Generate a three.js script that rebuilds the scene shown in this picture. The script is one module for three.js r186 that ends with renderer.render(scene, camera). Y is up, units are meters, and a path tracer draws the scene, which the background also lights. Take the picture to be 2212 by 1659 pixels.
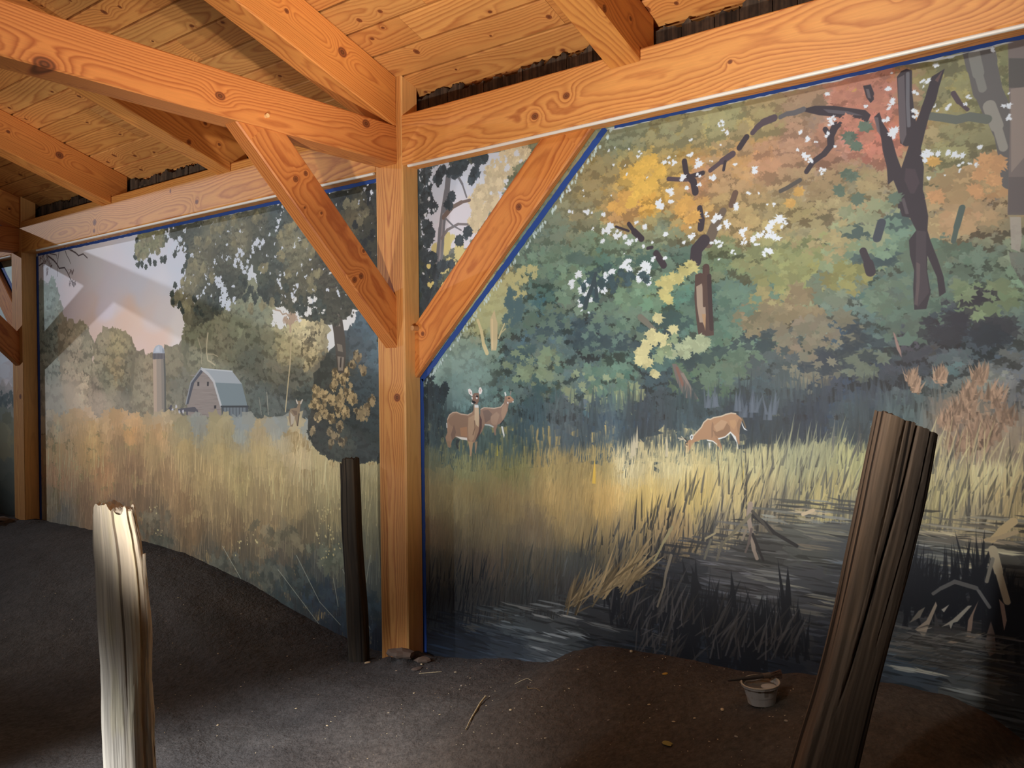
import * as THREE from 'three';
import { mergeGeometries, toCreasedNormals } from 'three/addons/utils/BufferGeometryUtils.js';
import { RectAreaLightUniformsLib } from 'three/addons/lights/RectAreaLightUniformsLib.js';

// ---------------------------------------------------------------- camera, light, exposure
const scene = new THREE.Scene();
scene.background = new THREE.Color(0, 0, 0);
const camera = new THREE.PerspectiveCamera(48.61, 2212 / 1659, 0.05, 60);
camera.position.set(0, 0, 3.06);                     // eye height is y = 0, the framed wall stands at z = 0
camera.rotation.set(THREE.MathUtils.degToRad(-0.162), THREE.MathUtils.degToRad(37.433), THREE.MathUtils.degToRad(-0.685), 'YXZ');
const renderer = new THREE.WebGLRenderer({ antialias: true });
renderer.toneMapping = THREE.LinearToneMapping;
renderer.toneMappingExposure = 1.0;
renderer.shadowMap.enabled = true;
RectAreaLightUniformsLib.init();
// lamps and one added fill panel, all out of view, placed for what they light
const LIGHTS = {
  work: { at: [-1.5, -0.66, 2.5], to: [-1.85, 0.95, 0.1], color: [1.0, 0.91, 0.80], power: 23, angle: 47, penumbra: 1, radius: 2.5 },  // unseen floor lamp, placed to light the timbers from below
  beam: { at: [1.2, -0.16, 2.0], to: [-3.2, 1.95, 1.2], color: [1.0, 0.89, 0.76], power: 48, angle: 17, penumbra: 0.45, radius: 2.5 },  // unseen lamp at the right, placed to light the tie and rafter
  unseenLeft: { at: [-5.0, -0.9, 4.6], to: [-4.9, 0.4, 0], color: [1.0, 0.94, 0.86], power: 42, angle: 30, penumbra: 1, radius: 4 },  // unseen lamp behind the viewer, placed to light the barn panel
  unseenForeground: { at: [-3.2, 0.3, 4.2], to: [-2.75, -1.3, 2.05], color: [0.93, 0.96, 1.0], power: 90, angle: 20, penumbra: 1, radius: 4 },  // unseen lamp, placed to light the near earth and pale fence post
  flood: { at: [-13.2, 3.1, 5.4], to: [-6.0, 0.3, 0], color: [0.84, 0.91, 1.0], power: 70, angle: 16, penumbra: 0.5, radius: 3 },  // unseen far lamp, lights the barn panel from the left
  unseenRight: { at: [-1.2, 1.75, 3.6], to: [-0.3, 0.9, 0], color: [1.0, 0.95, 0.88], power: 17, angle: 36, penumbra: 1, radius: 4 },  // unseen lamp above the viewer, placed to brighten the right bay
  panel: { at: [-2.2, 2.9, 5.6], to: [-2.2, 0.4, 0], color: [1.0, 0.96, 0.9], power: 1.0, w: 3.2, h: 1.2 },  // added fill panel out of view, for soft even light
};

// ---------------------------------------------------------------- helpers
let seed = 7;
const reseed = (s) => { seed = s >>> 0; };
const rnd = () => { seed = (seed + 0x6d2b79f5) | 0; let t = Math.imul(seed ^ (seed >>> 15), 1 | seed); t = (t + Math.imul(t ^ (t >>> 7), 61 | t)) ^ t; return ((t ^ (t >>> 14)) >>> 0) / 4294967296; };
const rr = (a, b) => a + (b - a) * rnd();
const gauss = () => (rnd() + rnd() + rnd() + rnd() - 2) * 1.1;
const clamp = THREE.MathUtils.clamp, lerp = THREE.MathUtils.lerp, smooth = THREE.MathUtils.smoothstep;
const hash2 = (i, j, k) => { let h = Math.imul(i, 374761393) ^ Math.imul(j, 668265263) ^ Math.imul(k, 1274126177); h = Math.imul(h ^ (h >>> 13), 1274126177); return ((h ^ (h >>> 16)) >>> 0) / 4294967296; };
function noise(x, y, k = 0) {
  const i = Math.floor(x), j = Math.floor(y); let u = x - i, v = y - j;
  u = u * u * (3 - 2 * u); v = v * v * (3 - 2 * v);
  const a = hash2(i, j, k), b = hash2(i + 1, j, k), c = hash2(i, j + 1, k), d = hash2(i + 1, j + 1, k);
  return (a + (b - a) * u + (c - a) * v + (a - b - c + d) * u * v) * 2 - 1;
}
const fbm = (x, y, k = 0, o = 4) => { let s = 0, a = 0.55; for (let i = 0; i < o; i++) { s += a * noise(x, y, k + i); x *= 2.03; y *= 2.03; a *= 0.5; } return s; };
const used = {};
const numbered = (n) => { const k = (used[n] = (used[n] ?? -1) + 1); return k ? n + '_' + String(k).padStart(3, '0') : n; };
function tag(o, label, category, group) { o.userData.label = label; o.userData.category = category; if (group) o.userData.group = group; return o; }
function thing(name, label, category, pos = [0, 0, 0], group) {
  const o = new THREE.Group(); o.name = numbered(name); o.position.set(...pos); scene.add(o); return tag(o, label, category, group);
}
function mesh(name, g, m, parent = scene) {
  const o = new THREE.Mesh(g, m); o.castShadow = o.receiveShadow = true;
  o.name = parent === scene ? numbered(name) : name; parent.add(o); return o;
}
const structure = (o) => { o.userData.kind = 'structure'; return o; };
function canvasTexture(w, h, paint) {
  const c = document.createElement('canvas'); c.width = w; c.height = h; paint(c.getContext('2d'), w, h);
  const t = new THREE.CanvasTexture(c); t.colorSpace = THREE.SRGBColorSpace; t.anisotropy = 8; return t;
}
function dataTexture(w, h, f, srgb = true) {
  const d = new Uint8Array(w * h * 4), o = [0, 0, 0];
  for (let y = 0, i = 0; y < h; y++) for (let x = 0; x < w; x++, i += 4) { f(x, y, o); d[i] = o[0]; d[i + 1] = o[1]; d[i + 2] = o[2]; d[i + 3] = 255; }
  const t = new THREE.DataTexture(d, w, h); t.magFilter = THREE.LinearFilter; t.minFilter = THREE.LinearFilter;
  if (srgb) t.colorSpace = THREE.SRGBColorSpace; t.wrapS = t.wrapT = THREE.RepeatWrapping; t.needsUpdate = true; return t;
}
function boxAt(x0, x1, y0, y1, z0, z1) {
  const g = new THREE.BoxGeometry(x1 - x0, y1 - y0, z1 - z0); g.translate((x0 + x1) / 2, (y0 + y1) / 2, (z0 + z1) / 2); return g;
}
// ---------------------------------------------------------------- sawn fir: growth rings of a log cut by the faces of a timber
// Cross-section outline (y, z) with small chamfers; the texture unrolls it, u along the length, v around the outline.
function outline(h, d, c = 0.006) {
  const y = h / 2, z = d / 2;
  return [[-y, z - c], [-y + c, z], [y - c, z], [y, z - c], [y, -z + c], [y - c, -z], [-y + c, -z], [-y, -z + c]];
}
const perimeter = (o) => { const s = [0]; for (let i = 0; i < o.length; i++) { const a = o[i], b = o[(i + 1) % o.length]; s.push(s[i] + Math.hypot(b[0] - a[0], b[1] - a[1])); } return s; };
const FIR = { early: [221, 161, 92], late: [172, 104, 55], knot: [112, 62, 34] };
function ringColour(p, x, y, z, out) {
  const wob = p.wob ?? 0.02;
  let cy = p.pith[0] + p.tilt[0] * x + wob * noise(x * 1.1, 3.1, p.seed) + wob * 0.4 * noise(x * 3.3, 7.7, p.seed), cz = p.pith[1] + p.tilt[1] * x + wob * noise(x * 1.3, 9.4, p.seed + 5) + wob * 0.4 * noise(x * 3.1, 1.7, p.seed);
  let dy = y - cy, dz = z - cz, r = Math.hypot(dy, dz), knot = 0, inner = 0;
  r += 0.006 * noise(x * 2.2, y * 9 + z * 7, p.seed + 11) + 0.0022 * noise(x * 9, y * 40 + z * 33, p.seed + 13) + 0.0008 * noise(x * 30, (y - z) * 110, p.seed + 15);
  for (const k of p.knots) {                                     // [x, y, z, radius]: a branch that runs out from the pith through that point
    const ky = k[1] - cy, kz = k[2] - cz, kl = Math.hypot(ky, kz) || 1, along = (dy * ky + dz * kz) / kl;
    const py = dy - ky / kl * along, pz = dz - kz / kl * along, q = Math.hypot((x - k[0]) * 0.8, py, pz) / k[3];
    if (along > 0 && q < 6) { r += k[3] * 1.7 * Math.exp(-q * q * 0.16); if (q < 1.15) { knot = Math.max(knot, smooth(1.15 - q, 0, 0.25)); inner = q; } }
  }
  const f = r / p.ring, t = f - Math.floor(f), strength = 0.55 + 0.45 * hash2(Math.floor(f), 5, p.seed);
  const late = (t < 0.78 ? Math.pow(t / 0.78, 2.6) : 1 - (t - 0.78) / 0.22) * strength;
  const fibre = noise(x * 5, (y + z * 1.7) * 420, p.seed + 21) * 0.5 + noise(x * 22, (y - z) * 300, p.seed + 22) * 0.5;
  const broad = fbm(x * 0.9, y * 5 + z * 4, p.seed + 31, 3);
  const warm = p.sap ? smooth(Math.max(Math.abs(y) * p.sap[0], Math.abs(z) * p.sap[1]), 0.8, 1.0) : 0;
  const w = clamp(late * (p.contrast ?? 0.88) + 0.08 + 0.12 * broad, 0, 1), l = 1 + fibre * 0.035 + broad * 0.07;
  for (let i = 0; i < 3; i++) {
    let c = lerp(FIR.early[i], FIR.late[i], w) * (p.tone?.[i] ?? 1);
    c = lerp(c, [236, 188, 122][i], warm * 0.7);
    if (knot) c = lerp(c, FIR.knot[i] * (0.8 + 0.5 * inner + 0.25 * Math.sin(inner * 14)), knot * 0.92);
    out[i] = clamp(c * l, 0, 255);
  }
}
let timberSeed = 40;
function firMaterial(L, h, d, p = {}, px = 560) {
  const o = outline(h, d), s = perimeter(o), P = s[s.length - 1];
  const q = { seed: timberSeed += 17, ring: 0.0075, pith: [rr(-0.02, 0.02), rr(-0.02, 0.02)], tilt: [rr(-0.01, 0.01), rr(-0.01, 0.01)], knots: [], ...p };
  const W = Math.min(2048, Math.round(L * px)), H = Math.min(640, Math.round(P * px));
  const map = dataTexture(W, H, (i, j, out) => {
    const x = (i + 0.5) / W * L, v = (j + 0.5) / H * P; let k = 0; while (k < 7 && s[k + 1] < v) k++;
    const a = o[k], b = o[(k + 1) % 8], t = (v - s[k]) / (s[k + 1] - s[k]);
    ringColour(q, x, a[0] + (b[0] - a[0]) * t, a[1] + (b[1] - a[1]) * t, out);
  });
  return new THREE.MeshStandardMaterial({ map, roughness: 0.52, name: 'fir' });
}
// A timber of length L along local x; lower and upper ends may be cut on the skew: cut0/cut1(y, z) give an x offset.
function timberGeometry(L, h, d, cut0 = () => 0, cut1 = () => 0, segs = 1) {
  const o = outline(h, d), s = perimeter(o), P = s[s.length - 1], pos = [], uv = [], idx = [];
  for (let k = 0; k < 8; k++) {
    const a = o[k], b = o[(k + 1) % 8], base = pos.length / 3;
    for (let i = 0; i <= segs; i++) for (const [q, v] of [[a, s[k]], [b, s[k + 1]]]) {
      const x0 = cut0(...q), x1 = L + cut1(...q), x = x0 + (x1 - x0) * i / segs;
      pos.push(x, q[0], q[1]); uv.push(x / L, v / P);
    }
    for (let i = 0; i < segs; i++) { const e = base + i * 2; idx.push(e, e + 2, e + 1, e + 1, e + 2, e + 3); }
  }
  for (const end of [0, 1]) {
    const base = pos.length / 3;
    for (const q of o) { pos.push(end ? L + cut1(...q) : cut0(...q), ...q); uv.push(q[0] * 0.4 + 0.3, q[1] * 1.2 + 0.3); }
    for (let k = 1; k < 7; k++) idx.push(...(end ? [base, base + k + 1, base + k] : [base, base + k, base + k + 1]));
  }
  const g = new THREE.BufferGeometry();
  g.setAttribute('position', new THREE.Float32BufferAttribute(pos, 3)); g.setAttribute('uv', new THREE.Float32BufferAttribute(uv, 2)); g.setIndex(idx);
  const n = g.toNonIndexed(); n.computeVertexNormals(); return n;
}
// ---------------------------------------------------------------- the room shell
const SLOPE = 1 / 3, DECK = 1.542;                          // underside of the roof boards: y = DECK + SLOPE * z
const WALL = -0.12;                                        // face of the wall that carries the mural
const plaster = new THREE.MeshStandardMaterial({ color: new THREE.Color(0.16, 0.15, 0.14), roughness: 0.9, name: 'plaster' });  // kept dark so the walls out of view bounce little light
const shade = new THREE.MeshStandardMaterial({ color: new THREE.Color(0.30, 0.25, 0.2), roughness: 0.9, name: 'dull board' });
const wallBack = structure(mesh('wall_back', mergeGeometries([boxAt(-15, 4, -2.2, 1.325, WALL - 0.2, WALL), boxAt(-15, 4, 1.325, 1.452, WALL - 0.2, WALL - 0.05)]), plaster));
structure(mesh('wall_left', boxAt(-15, -14.8, -2.2, 5, WALL, 9), plaster));
structure(mesh('wall_right', boxAt(3.6, 3.8, -2.2, 5, WALL, 9), plaster));
structure(mesh('wall_front', boxAt(-15, 3.8, -2.2, 5.2, 8.8, 9), plaster));
// roof: a slab over boards
{
  const s = new THREE.Shape([[-0.9, DECK + 0.05 - 0.3], [9.2, DECK + 0.05 + 9.2 / 3], [9.2, DECK + 0.3 + 9.2 / 3], [-0.9, DECK + 0.3 - 0.3]].map((p) => new THREE.Vector2(...p)));
  const g = new THREE.ExtrudeGeometry(s, { depth: 19, bevelEnabled: false }); g.rotateY(-Math.PI / 2); g.translate(4, 0, 0);
  structure(mesh('ceiling', g, shade));
}
// tongue-and-groove roof boards, every board its own piece with bevelled edges
const BOARD = 0.1655;
const boardAtlas = (() => {                                 // 8 sawn boards side by side
  const n = 8, L = 3.4, W = 1700, H = 8 * 84; reseed(91);
  const kinds = Array.from({ length: n }, (_, k) => ({
    seed: 300 + k * 19, contrast: 0.8, ring: rr(0.008, 0.014), pith: [rr(-0.05, 0.05), rr(0.03, 0.10)], tilt: [rr(-0.012, 0.012), rr(-0.02, 0.02)], wob: 0.03, tone: [[1, 1, 1], [0.94, 0.92, 0.9], [1.04, 1.02, 1.0], [0.98, 0.94, 0.9], [1.02, 1.03, 1.04], [0.95, 0.96, 0.97], [0.99, 0.97, 0.92], [1.05, 1.04, 1.04]][k],
    knots: Array.from({ length: 9 }, () => [rr(0, L), rr(-0.07, 0.07), -0.02, rr(0.005, 0.012)]),
  }));
  return dataTexture(W, H, (i, j, out) => { const k = Math.floor(j / 84); ringColour(kinds[k], (i + 0.5) / W * L, ((j % 84) / 84 - 0.5) * BOARD, 0, out); });
})();
const boardMat = new THREE.MeshStandardMaterial({ map: boardAtlas, roughness: 0.6, name: 'roof board' });
function boardGeometry(L, kind, u0) {                       // runs along x, shown face down (-y), width along z
  const c = 0.0045, t = 0.03, w = BOARD / 2 - 0.0002, o = [[-w, t], [-w, c], [-w + c, 0], [w - c, 0], [w, c], [w, t]], pos = [], uv = [];
  const V = (z) => (kind + clamp(z / BOARD + 0.5, 0.02, 0.98)) / 8;
  for (let i = 0; i < 6; i++) {
    const a = o[i], b = o[(i + 1) % 6], P = [[0, a], [L, a], [L, b], [0, a], [L, b], [0, b]];
    for (const [x, q] of P) { pos.push(x, q[1], q[0]); uv.push((u0 + x) / 3.4, V(q[0])); }
  }
  for (const x of [0, L]) for (let i = 1; i < 5; i++) for (const q of x ? [o[0], o[i], o[i + 1]] : [o[0], o[i + 1], o[i]]) { pos.push(x, q[1], q[0]); uv.push((u0 + x) / 3.4, V(q[0])); }
  const g = new THREE.BufferGeometry(); g.setAttribute('position', new THREE.Float32BufferAttribute(pos, 3)); g.setAttribute('uv', new THREE.Float32BufferAttribute(uv, 2)); g.computeVertexNormals(); return g;
}
const ceiling = scene.getObjectByName('ceiling');
reseed(17);
for (let row = -2; row < 16; row++) {
  const z = -0.0135 + BOARD * (row + 0.5);                  // board joints measured at z = -0.01, 0.15, 0.32 ...
  let x = -9.2 - rr(0, 1.5);
  const stops = row === 1 ? [-5.2, -2.72, 0.4] : [];
  while (x < 1.2) {
    let L = rr(1.9, 3.3); const stop = stops.find((s) => s > x + 0.4); if (stop !== undefined && stop - x < 3.4) L = stop - x; else if (stop !== undefined) L = (stop - x) / 2;
    const b = mesh('board', boardGeometry(L - 0.0015, Math.floor(rr(0, 8)), rr(0, 3)), boardMat, ceiling);
    const a = Math.atan(SLOPE); b.position.set(x, DECK + SLOPE * z, z); b.rotation.x = -a;
    x += L;
  }
}
// weathered barn boards above the plate, ragged at the top
const barnTex = (k) => { reseed(500 + k); const s = 900 + k * 31; return dataTexture(96, 256, (i, j, o) => {
  const x = i / 96, y = j / 256, g = fbm(x * 16, y * 1.4, s, 3) * 0.5 + noise(x * 60, y * 3, s + 9) * 0.35 + noise(x * 30, y * 40, s + 7) * 0.15, st = smooth(fbm(x * 5, y * 4, s + 3, 2), 0.05, 0.5), l = clamp(0.62 + 0.5 * g, 0.12, 1.2);
  o[0] = lerp(112, 66, st) * l; o[1] = lerp(92, 52, st) * l; o[2] = lerp(74, 40, st) * l;
}); };
const barnMats = [0, 1, 2].map((k) => new THREE.MeshStandardMaterial({ map: barnTex(k), roughness: 0.92, name: 'barn board' }));
reseed(23);
for (let x = -8.6; x < 0.7;) {
  const w = rr(0.085, 0.15), n = 10, y0 = 1.327, pts = [[0.001, y0], [w - 0.001, y0]]; let t = 1.462 + rr(-0.008, 0.016);
  for (let i = n; i >= 0; i--) { t = clamp(t + rr(-0.012, 0.012), 1.448, 1.487); pts.push([0.001 + (w - 0.002) * i / n, t]); if (rnd() < 0.3) { t = clamp(t + rr(-0.014, 0.014), 1.448, 1.487); pts.push([0.0005 + (w - 0.002) * i / n, t]); } }
  const g = new THREE.ExtrudeGeometry(new THREE.Shape(pts.map((p) => new THREE.Vector2(...p))), { depth: 0.02, bevelEnabled: false });
  const uv = g.attributes.uv, u0 = rnd(), v0 = rnd(); for (let i = 0; i < uv.count; i++) uv.setXY(i, u0 + uv.getX(i) / 0.3, v0 + uv.getY(i) / 0.6);
  const o = mesh('barn_board', g, barnMats[Math.floor(rr(0, 3))], wallBack); o.position.set(x, 0, WALL - 0.043 + rr(-0.003, 0.003)); x += w + rr(0.0005, 0.003);
}
// ---------------------------------------------------------------- the timber frame
const V3 = (a) => new THREE.Vector3(...a);
function lay(o, origin, along, up) {                        // local x along the grain, local y towards "up"
  const x = V3(along).normalize(), z = new THREE.Vector3().crossVectors(x, V3(up)).normalize(), y = new THREE.Vector3().crossVectors(z, x);
  o.quaternion.setFromRotationMatrix(new THREE.Matrix4().makeBasis(x, y, z)); o.position.set(...origin); return o;
}
function timber(name, label, category, origin, along, up, L, h, d, wood, cut0, cut1, group) {
  const o = lay(mesh(name, timberGeometry(L, h, d, cut0, cut1), wood), origin, along, up);
  return tag(o, label, category, group);
}
const XR = -3.0185, XL = -3.212, PW = XR - XL, PD = 0.115;   // main post
const XFR = -7.324, XFL = -7.512;                           // far post
reseed(5);
// posts: local y points to -x
const postWood = firMaterial(3.3, PW, PD, { pith: [0.02, -0.02], ring: 0.009, wob: 0.012, sap: [10.2, 0], knots: [[1.68, -0.04, 0.057, 0.0169], [2.6, 0.03, -0.02, 0.0104]], tone: [0.98, 0.97, 0.95] });
function post(xc, label) {
  const o = timber('timber_post', label, 'post', [xc, -1.75, -PD / 2], [0, 1, 0], [-1, 0, 0], 3.22 + DECK - 1.47, PW, PD, postWood, undefined, (y, z) => SLOPE * z - 0.0195, 'posts of the timber frame');
  return o;
}
const mainPost = post((XR + XL) / 2, 'tall square fir post in the middle, braced on two sides, standing in the dark dirt');
const farPost = post((XFR + XFL) / 2, 'slim looking fir post at the far left edge with blue tape down its right side');
// plates between the posts
const PT = 1.343, PB = 1.091;
const plateWoodR = firMaterial(3.7, PT - PB, PD, { pith: [-0.03, -0.06], ring: 0.0085, wob: 0.05, tilt: [0.03, -0.015], knots: [[1.0, 0.01, 0.057, 0.0143], [0.83, -0.045, 0.057, 0.0156], [2.35, 0.06, 0.057, 0.0078], [1.75, -0.02, 0.057, 0.0078]], tone: [1.03, 1.0, 0.97] });
const plateWoodL = firMaterial(4.12, PT - PB, PD, { pith: [-0.1, -0.02], ring: 0.011, wob: 0.045, tilt: [0.012, -0.01], knots: [[1.2, -0.03, 0.057, 0.0208], [1.19, -0.09, 0.057, 0.0143], [2.5, -0.06, 0.057, 0.0156], [2.2, 0.05, 0.057, 0.0078], [3.32, -0.08, 0.057, 0.0091]], tone: [0.97, 0.95, 0.88] });
timber('plate_beam', 'long fir plate beam over the deer and forest panel, right of the middle post', 'beam', [XR, (PT + PB) / 2, -PD / 2], [1, 0, 0], [0, 1, 0], 3.66, PT - PB, PD, plateWoodR);
timber('plate_beam', 'long fir plate beam over the barn and silo panel, left of the middle post', 'beam', [XFR, (PT + PB) / 2, -PD / 2], [1, 0, 0], [0, 1, 0], XL - XFR, PT - PB, PD, plateWoodL);
timber('plate_beam', 'short visible end of a fir plate beam left of the far post', 'beam', [-10.6, (PT + PB) / 2, -PD / 2], [1, 0, 0], [0, 1, 0], XFL + 10.6, PT - PB, PD, plateWoodL);
// ties run from the posts out over the room
const TX = [-3.187, -3.057];
const tieWood = firMaterial(3.6, 0.192, 0.13, { pith: [-0.03, 0.03], ring: 0.0085, wob: 0.035, tilt: [-0.02, 0.01], knots: [[1.72, -0.08, -0.066, 0.0273], [1.33, -0.085, -0.066, 0.0260], [0.79, -0.015, -0.066, 0.0156], [0.16, 0.06, -0.066, 0.0156], [1.0, -0.03, 0.066, 0.0156]], tone: [0.97, 0.88, 0.84] });
const mainTie = timber('tie_beam', 'fir tie beam running from the middle post towards the viewer, carrying a knee brace', 'beam', [-3.122, 1.2, 0], [0, 0, 1], [0, 1, 0], 4.6, 0.192, 0.13, tieWood);
const farTie = timber('tie_beam', 'shaded fir tie beam at the far left, ending on the far post', 'beam', [-7.433, 1.2, 0], [0, 0, 1], [0, 1, 0], 4.6, 0.192, 0.13, tieWood);
for (const tie of [mainTie, farTie]) {
  const peg = mesh('peg', toCreasedNormals(new THREE.CylinderGeometry(0.0085, 0.0095, 0.03, 8), 0.5), new THREE.MeshStandardMaterial({ color: 0xe6bd84, roughness: 0.6 }), tie);
  peg.rotation.x = Math.PI / 2; peg.position.set(0.788, -0.045, -0.066);   // local z is world -x ... the peg shows on the right-hand side
}
// rafters, notched over the plate
const RAFTER = (() => {
  const a = Math.atan(SLOPE);
  return (wood, x, label, onPost) => {
    const w = 0.145, s = new THREE.Shape([...(onPost ? [[0.0005, DECK]] : [[-0.12, DECK - 0.04]]), [4.6, DECK + 4.6 / 3], [4.6, 1.2905 + 4.6 / 3], ...(onPost ? [[0.018, 1.2965], [0.0005, 1.2965]] : [[0.0005, 1.2905], [0.0005, PT], [-0.12, PT]])].map((p) => new THREE.Vector2(...p)));
    const c = 0.006, g = new THREE.ExtrudeGeometry(s, { depth: w - 2 * c, bevelEnabled: true, bevelThickness: c, bevelSize: c, bevelOffset: -c, bevelSegments: 1 });
    g.rotateY(-Math.PI / 2); g.translate(w - c, 0, 0); g.computeVertexNormals();
    const p = g.attributes.position, n = g.attributes.normal, uv = g.attributes.uv, o = outline(0.24, w), sp = perimeter(o), P = sp[8], ca = Math.cos(a), sa = Math.sin(a);
    for (let i = 0; i < p.count; i++) {                     // unroll: along the rafter, and around it
      const z = p.getZ(i), y = p.getY(i), along = z * ca + (y - 1.29) * sa, up = clamp((y - 1.29) * ca - z * sa, 0, 0.24), across = clamp(p.getX(i), 0, w);
      const v = n.getX(i) > 0.7 ? sp[1] + up : n.getX(i) < -0.7 ? sp[5] + 0.24 - up : n.getY(i) < 0 ? sp[7] + across * 0.98 : sp[3] + w - across;
      uv.setXY(i, (along + 0.2) / 4.9, v / P);
    }
    const r = mesh('rafter', g, wood); r.position.x = x; return tag(r, label, 'rafter', 'rafters under the roof boards');
  };
})();
const rafterWoodA = firMaterial(4.9, 0.24, 0.145, { pith: [-0.02, 0.01], ring: 0.008, wob: 0.03, tilt: [0.012, 0.008], knots: [[0.62, 0.03, 0.073, 0.0221], [0.95, 0.01, 0.073, 0.0104], [1.6, -0.03, 0.073, 0.0156], [2.2, 0.05, -0.07, 0.0156]], tone: [1.0, 0.93, 0.84] }, 420);
const rafterWoodB = firMaterial(4.9, 0.24, 0.145, { pith: [0.05, -0.08], ring: 0.012, wob: 0.02, knots: [[0.32, 0.0, 0.073, 0.0091], [0.44, 0.07, 0.073, 0.0104], [1.1, -0.08, 0.073, 0.0104], [0.5, -0.09, 0.073, 0.0117]], tone: [1.0, 0.95, 0.86] }, 420);
RAFTER(rafterWoodB, -1.8125, 'fir rafter right of the middle post, its end let into the plate beam');
RAFTER(rafterWoodA, -3.1985, 'fir rafter meeting the top of the middle post above the tie beam', true);
RAFTER(rafterWoodB, -4.607, 'first fir rafter left of the middle post, behind the knee brace');
RAFTER(rafterWoodA, -6.027, 'second fir rafter left of the middle post, over the barn panel');
RAFTER(rafterWoodB, -7.49, 'fir rafter over the far left post', true);
// knee braces
const pegMat = new THREE.MeshStandardMaterial({ color: 0xb98a5c, roughness: 0.65 });
const braceWoodA = firMaterial(1.5, 0.187, 0.086, { pith: [0.02, 0.16], ring: 0.011, wob: 0.012, tilt: [0.02, 0], knots: [[0.42, -0.02, -0.043, 0.0156], [0.44, -0.065, -0.043, 0.0156], [0.52, 0.08, -0.043, 0.0104], [0.9, 0.0, -0.043, 0.0078], [1.16, -0.01, -0.043, 0.0156], [1.14, 0.055, -0.043, 0.0130], [1.0, -0.06, -0.043, 0.0065]], tone: [0.93, 0.83, 0.78] }, 700);
const braceWoodB = firMaterial(1.6, 0.19, 0.04, { pith: [-0.03, -0.12], ring: 0.010, wob: 0.015, tilt: [0.05, 0], knots: [[1.13, -0.02, 0.02, 0.0163], [0.12, 0.02, 0.02, 0.0117]], tone: [0.97, 0.88, 0.80] }, 700);
// out from the post to the tie (rises towards the viewer at 45 degrees); local y = up and back
const kneeCut = { low: (y) => -y - 0.0, high: (y) => y };   // ends cut to the upright post face and the level tie
function kneeBrace(xc, label) {
  const h = 0.187, L = 1.308 - h / 2 * 0;                      // centre line from the post face to the underside of the tie
  const cy = (0.18 + 0.447) / 2 - 0.003, o = timber('knee_brace', label, 'brace', [xc, cy, 0], [0, 1, 1], [0, 1, -1], (1.104 - cy) * Math.SQRT2, h, 0.086, braceWoodA, (y) => y, (y) => -y, 'knee braces of the timber frame');
  return o;
}
kneeBrace(-3.114, 'fir knee brace rising from the middle post towards the viewer to the tie beam');
kneeBrace(-7.425, 'fir knee brace on the far left post, rising towards the viewer');
// along the wall from the post up to the plate
function wallBrace(x0, dir, y0, y1, label) {
  const cy = (y0 + y1) / 2, h = (y1 - y0) / Math.SQRT2, d = 0.04;
  return timber('wall_brace', label, 'brace', [x0, cy, -0.095], [dir, 1, 0], [-dir, 1, 0], (PB - cy) * Math.SQRT2, h, d, braceWoodB, (y) => y, (y) => -y, 'braces set flat against the mural wall');
}
const wb = wallBrace(XR, 1, 0.026, 0.3, 'diagonal fir brace flat on the wall right of the middle post, edged with blue tape');
wallBrace(XFL, -1, 0.27, 0.54, 'diagonal fir brace on the wall left of the far post');
// turned pegs that pin the joints
function peg(parent, p, len, r, axis) { const o = mesh('peg', toCreasedNormals(new THREE.CylinderGeometry(r, r * 1.05, len, 14), 0.6), pegMat, parent); if (axis === 'z') o.rotation.x = Math.PI / 2; if (axis === 'x') o.rotation.z = Math.PI / 2; o.position.copy(parent.worldToLocal(V3(p))); o.quaternion.premultiply(parent.quaternion.clone().invert()); return o; }
scene.updateMatrixWorld(true);
peg(wb, [-3.0, 0.276, -0.062], 0.05, 0.013, 'z');
peg(farPost, [-7.515, 0.1, -0.05], 0.13, 0.012, 'x');
// pale channel under the plates
const channelMat = new THREE.MeshStandardMaterial({ color: 0xe4e1dc, roughness: 0.45, metalness: 0.1 });
for (const [x0, x1] of [[-2.985, 0.62], [-7.07, XL - 0.02], [-10.4, XFL - 0.02]]) {
  const s = new THREE.Shape(); s.absarc(0, 0, 0.0075, 0, Math.PI * 2); const g = new THREE.ExtrudeGeometry(s, { depth: x1 - x0, bevelEnabled: false, curveSegments: 10 }); g.rotateY(Math.PI / 2); g.translate(x0, PB - 0.0068, -0.008);
  structure(mesh('trim_' + (x0 > -3 ? 1 : x0 > -8 ? 2 : 3), g, channelMat));
}
// blue masking tape, torn a little along its edges
const tapeMat = new THREE.MeshStandardMaterial({ color: 0x1d4696, roughness: 0.6, name: 'blue tape' });
function tape(label, a, b, w, z = WALL + 0.0048, lift = 0) {     // strip from a to b in the wall plane
  const d = new THREE.Vector2(b[0] - a[0], b[1] - a[1]), L = d.length(), n = Math.ceil(L / 0.02), pts = [], up = [];
  for (let i = 0; i <= n; i++) { pts.push(new THREE.Vector2(L * i / n, -w / 2 + rr(-0.0016, 0.0016))); up.unshift(new THREE.Vector2(L * i / n, w / 2 + rr(-0.0016, 0.0016))); }
  const g = new THREE.ExtrudeGeometry(new THREE.Shape([...pts, ...up]), { depth: 0.0012, bevelEnabled: false });
  const o = mesh('masking_tape', g, tapeMat); o.rotation.z = Math.atan2(d.y, d.x); o.position.set(a[0], a[1], z); return tag(o, label, 'tape', 'blue masking tape round the mural panels');
}
reseed(61);
tape('thin strip of blue masking tape along the top of the forest panel', [-1.86, PB - 0.004], [0.6, PB - 0.004], 0.014);
tape('wide strip of blue masking tape under the diagonal wall brace by the middle post', [-3.012, 0.014], [-1.905, 1.09], 0.03, WALL + 0.0048);
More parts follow.
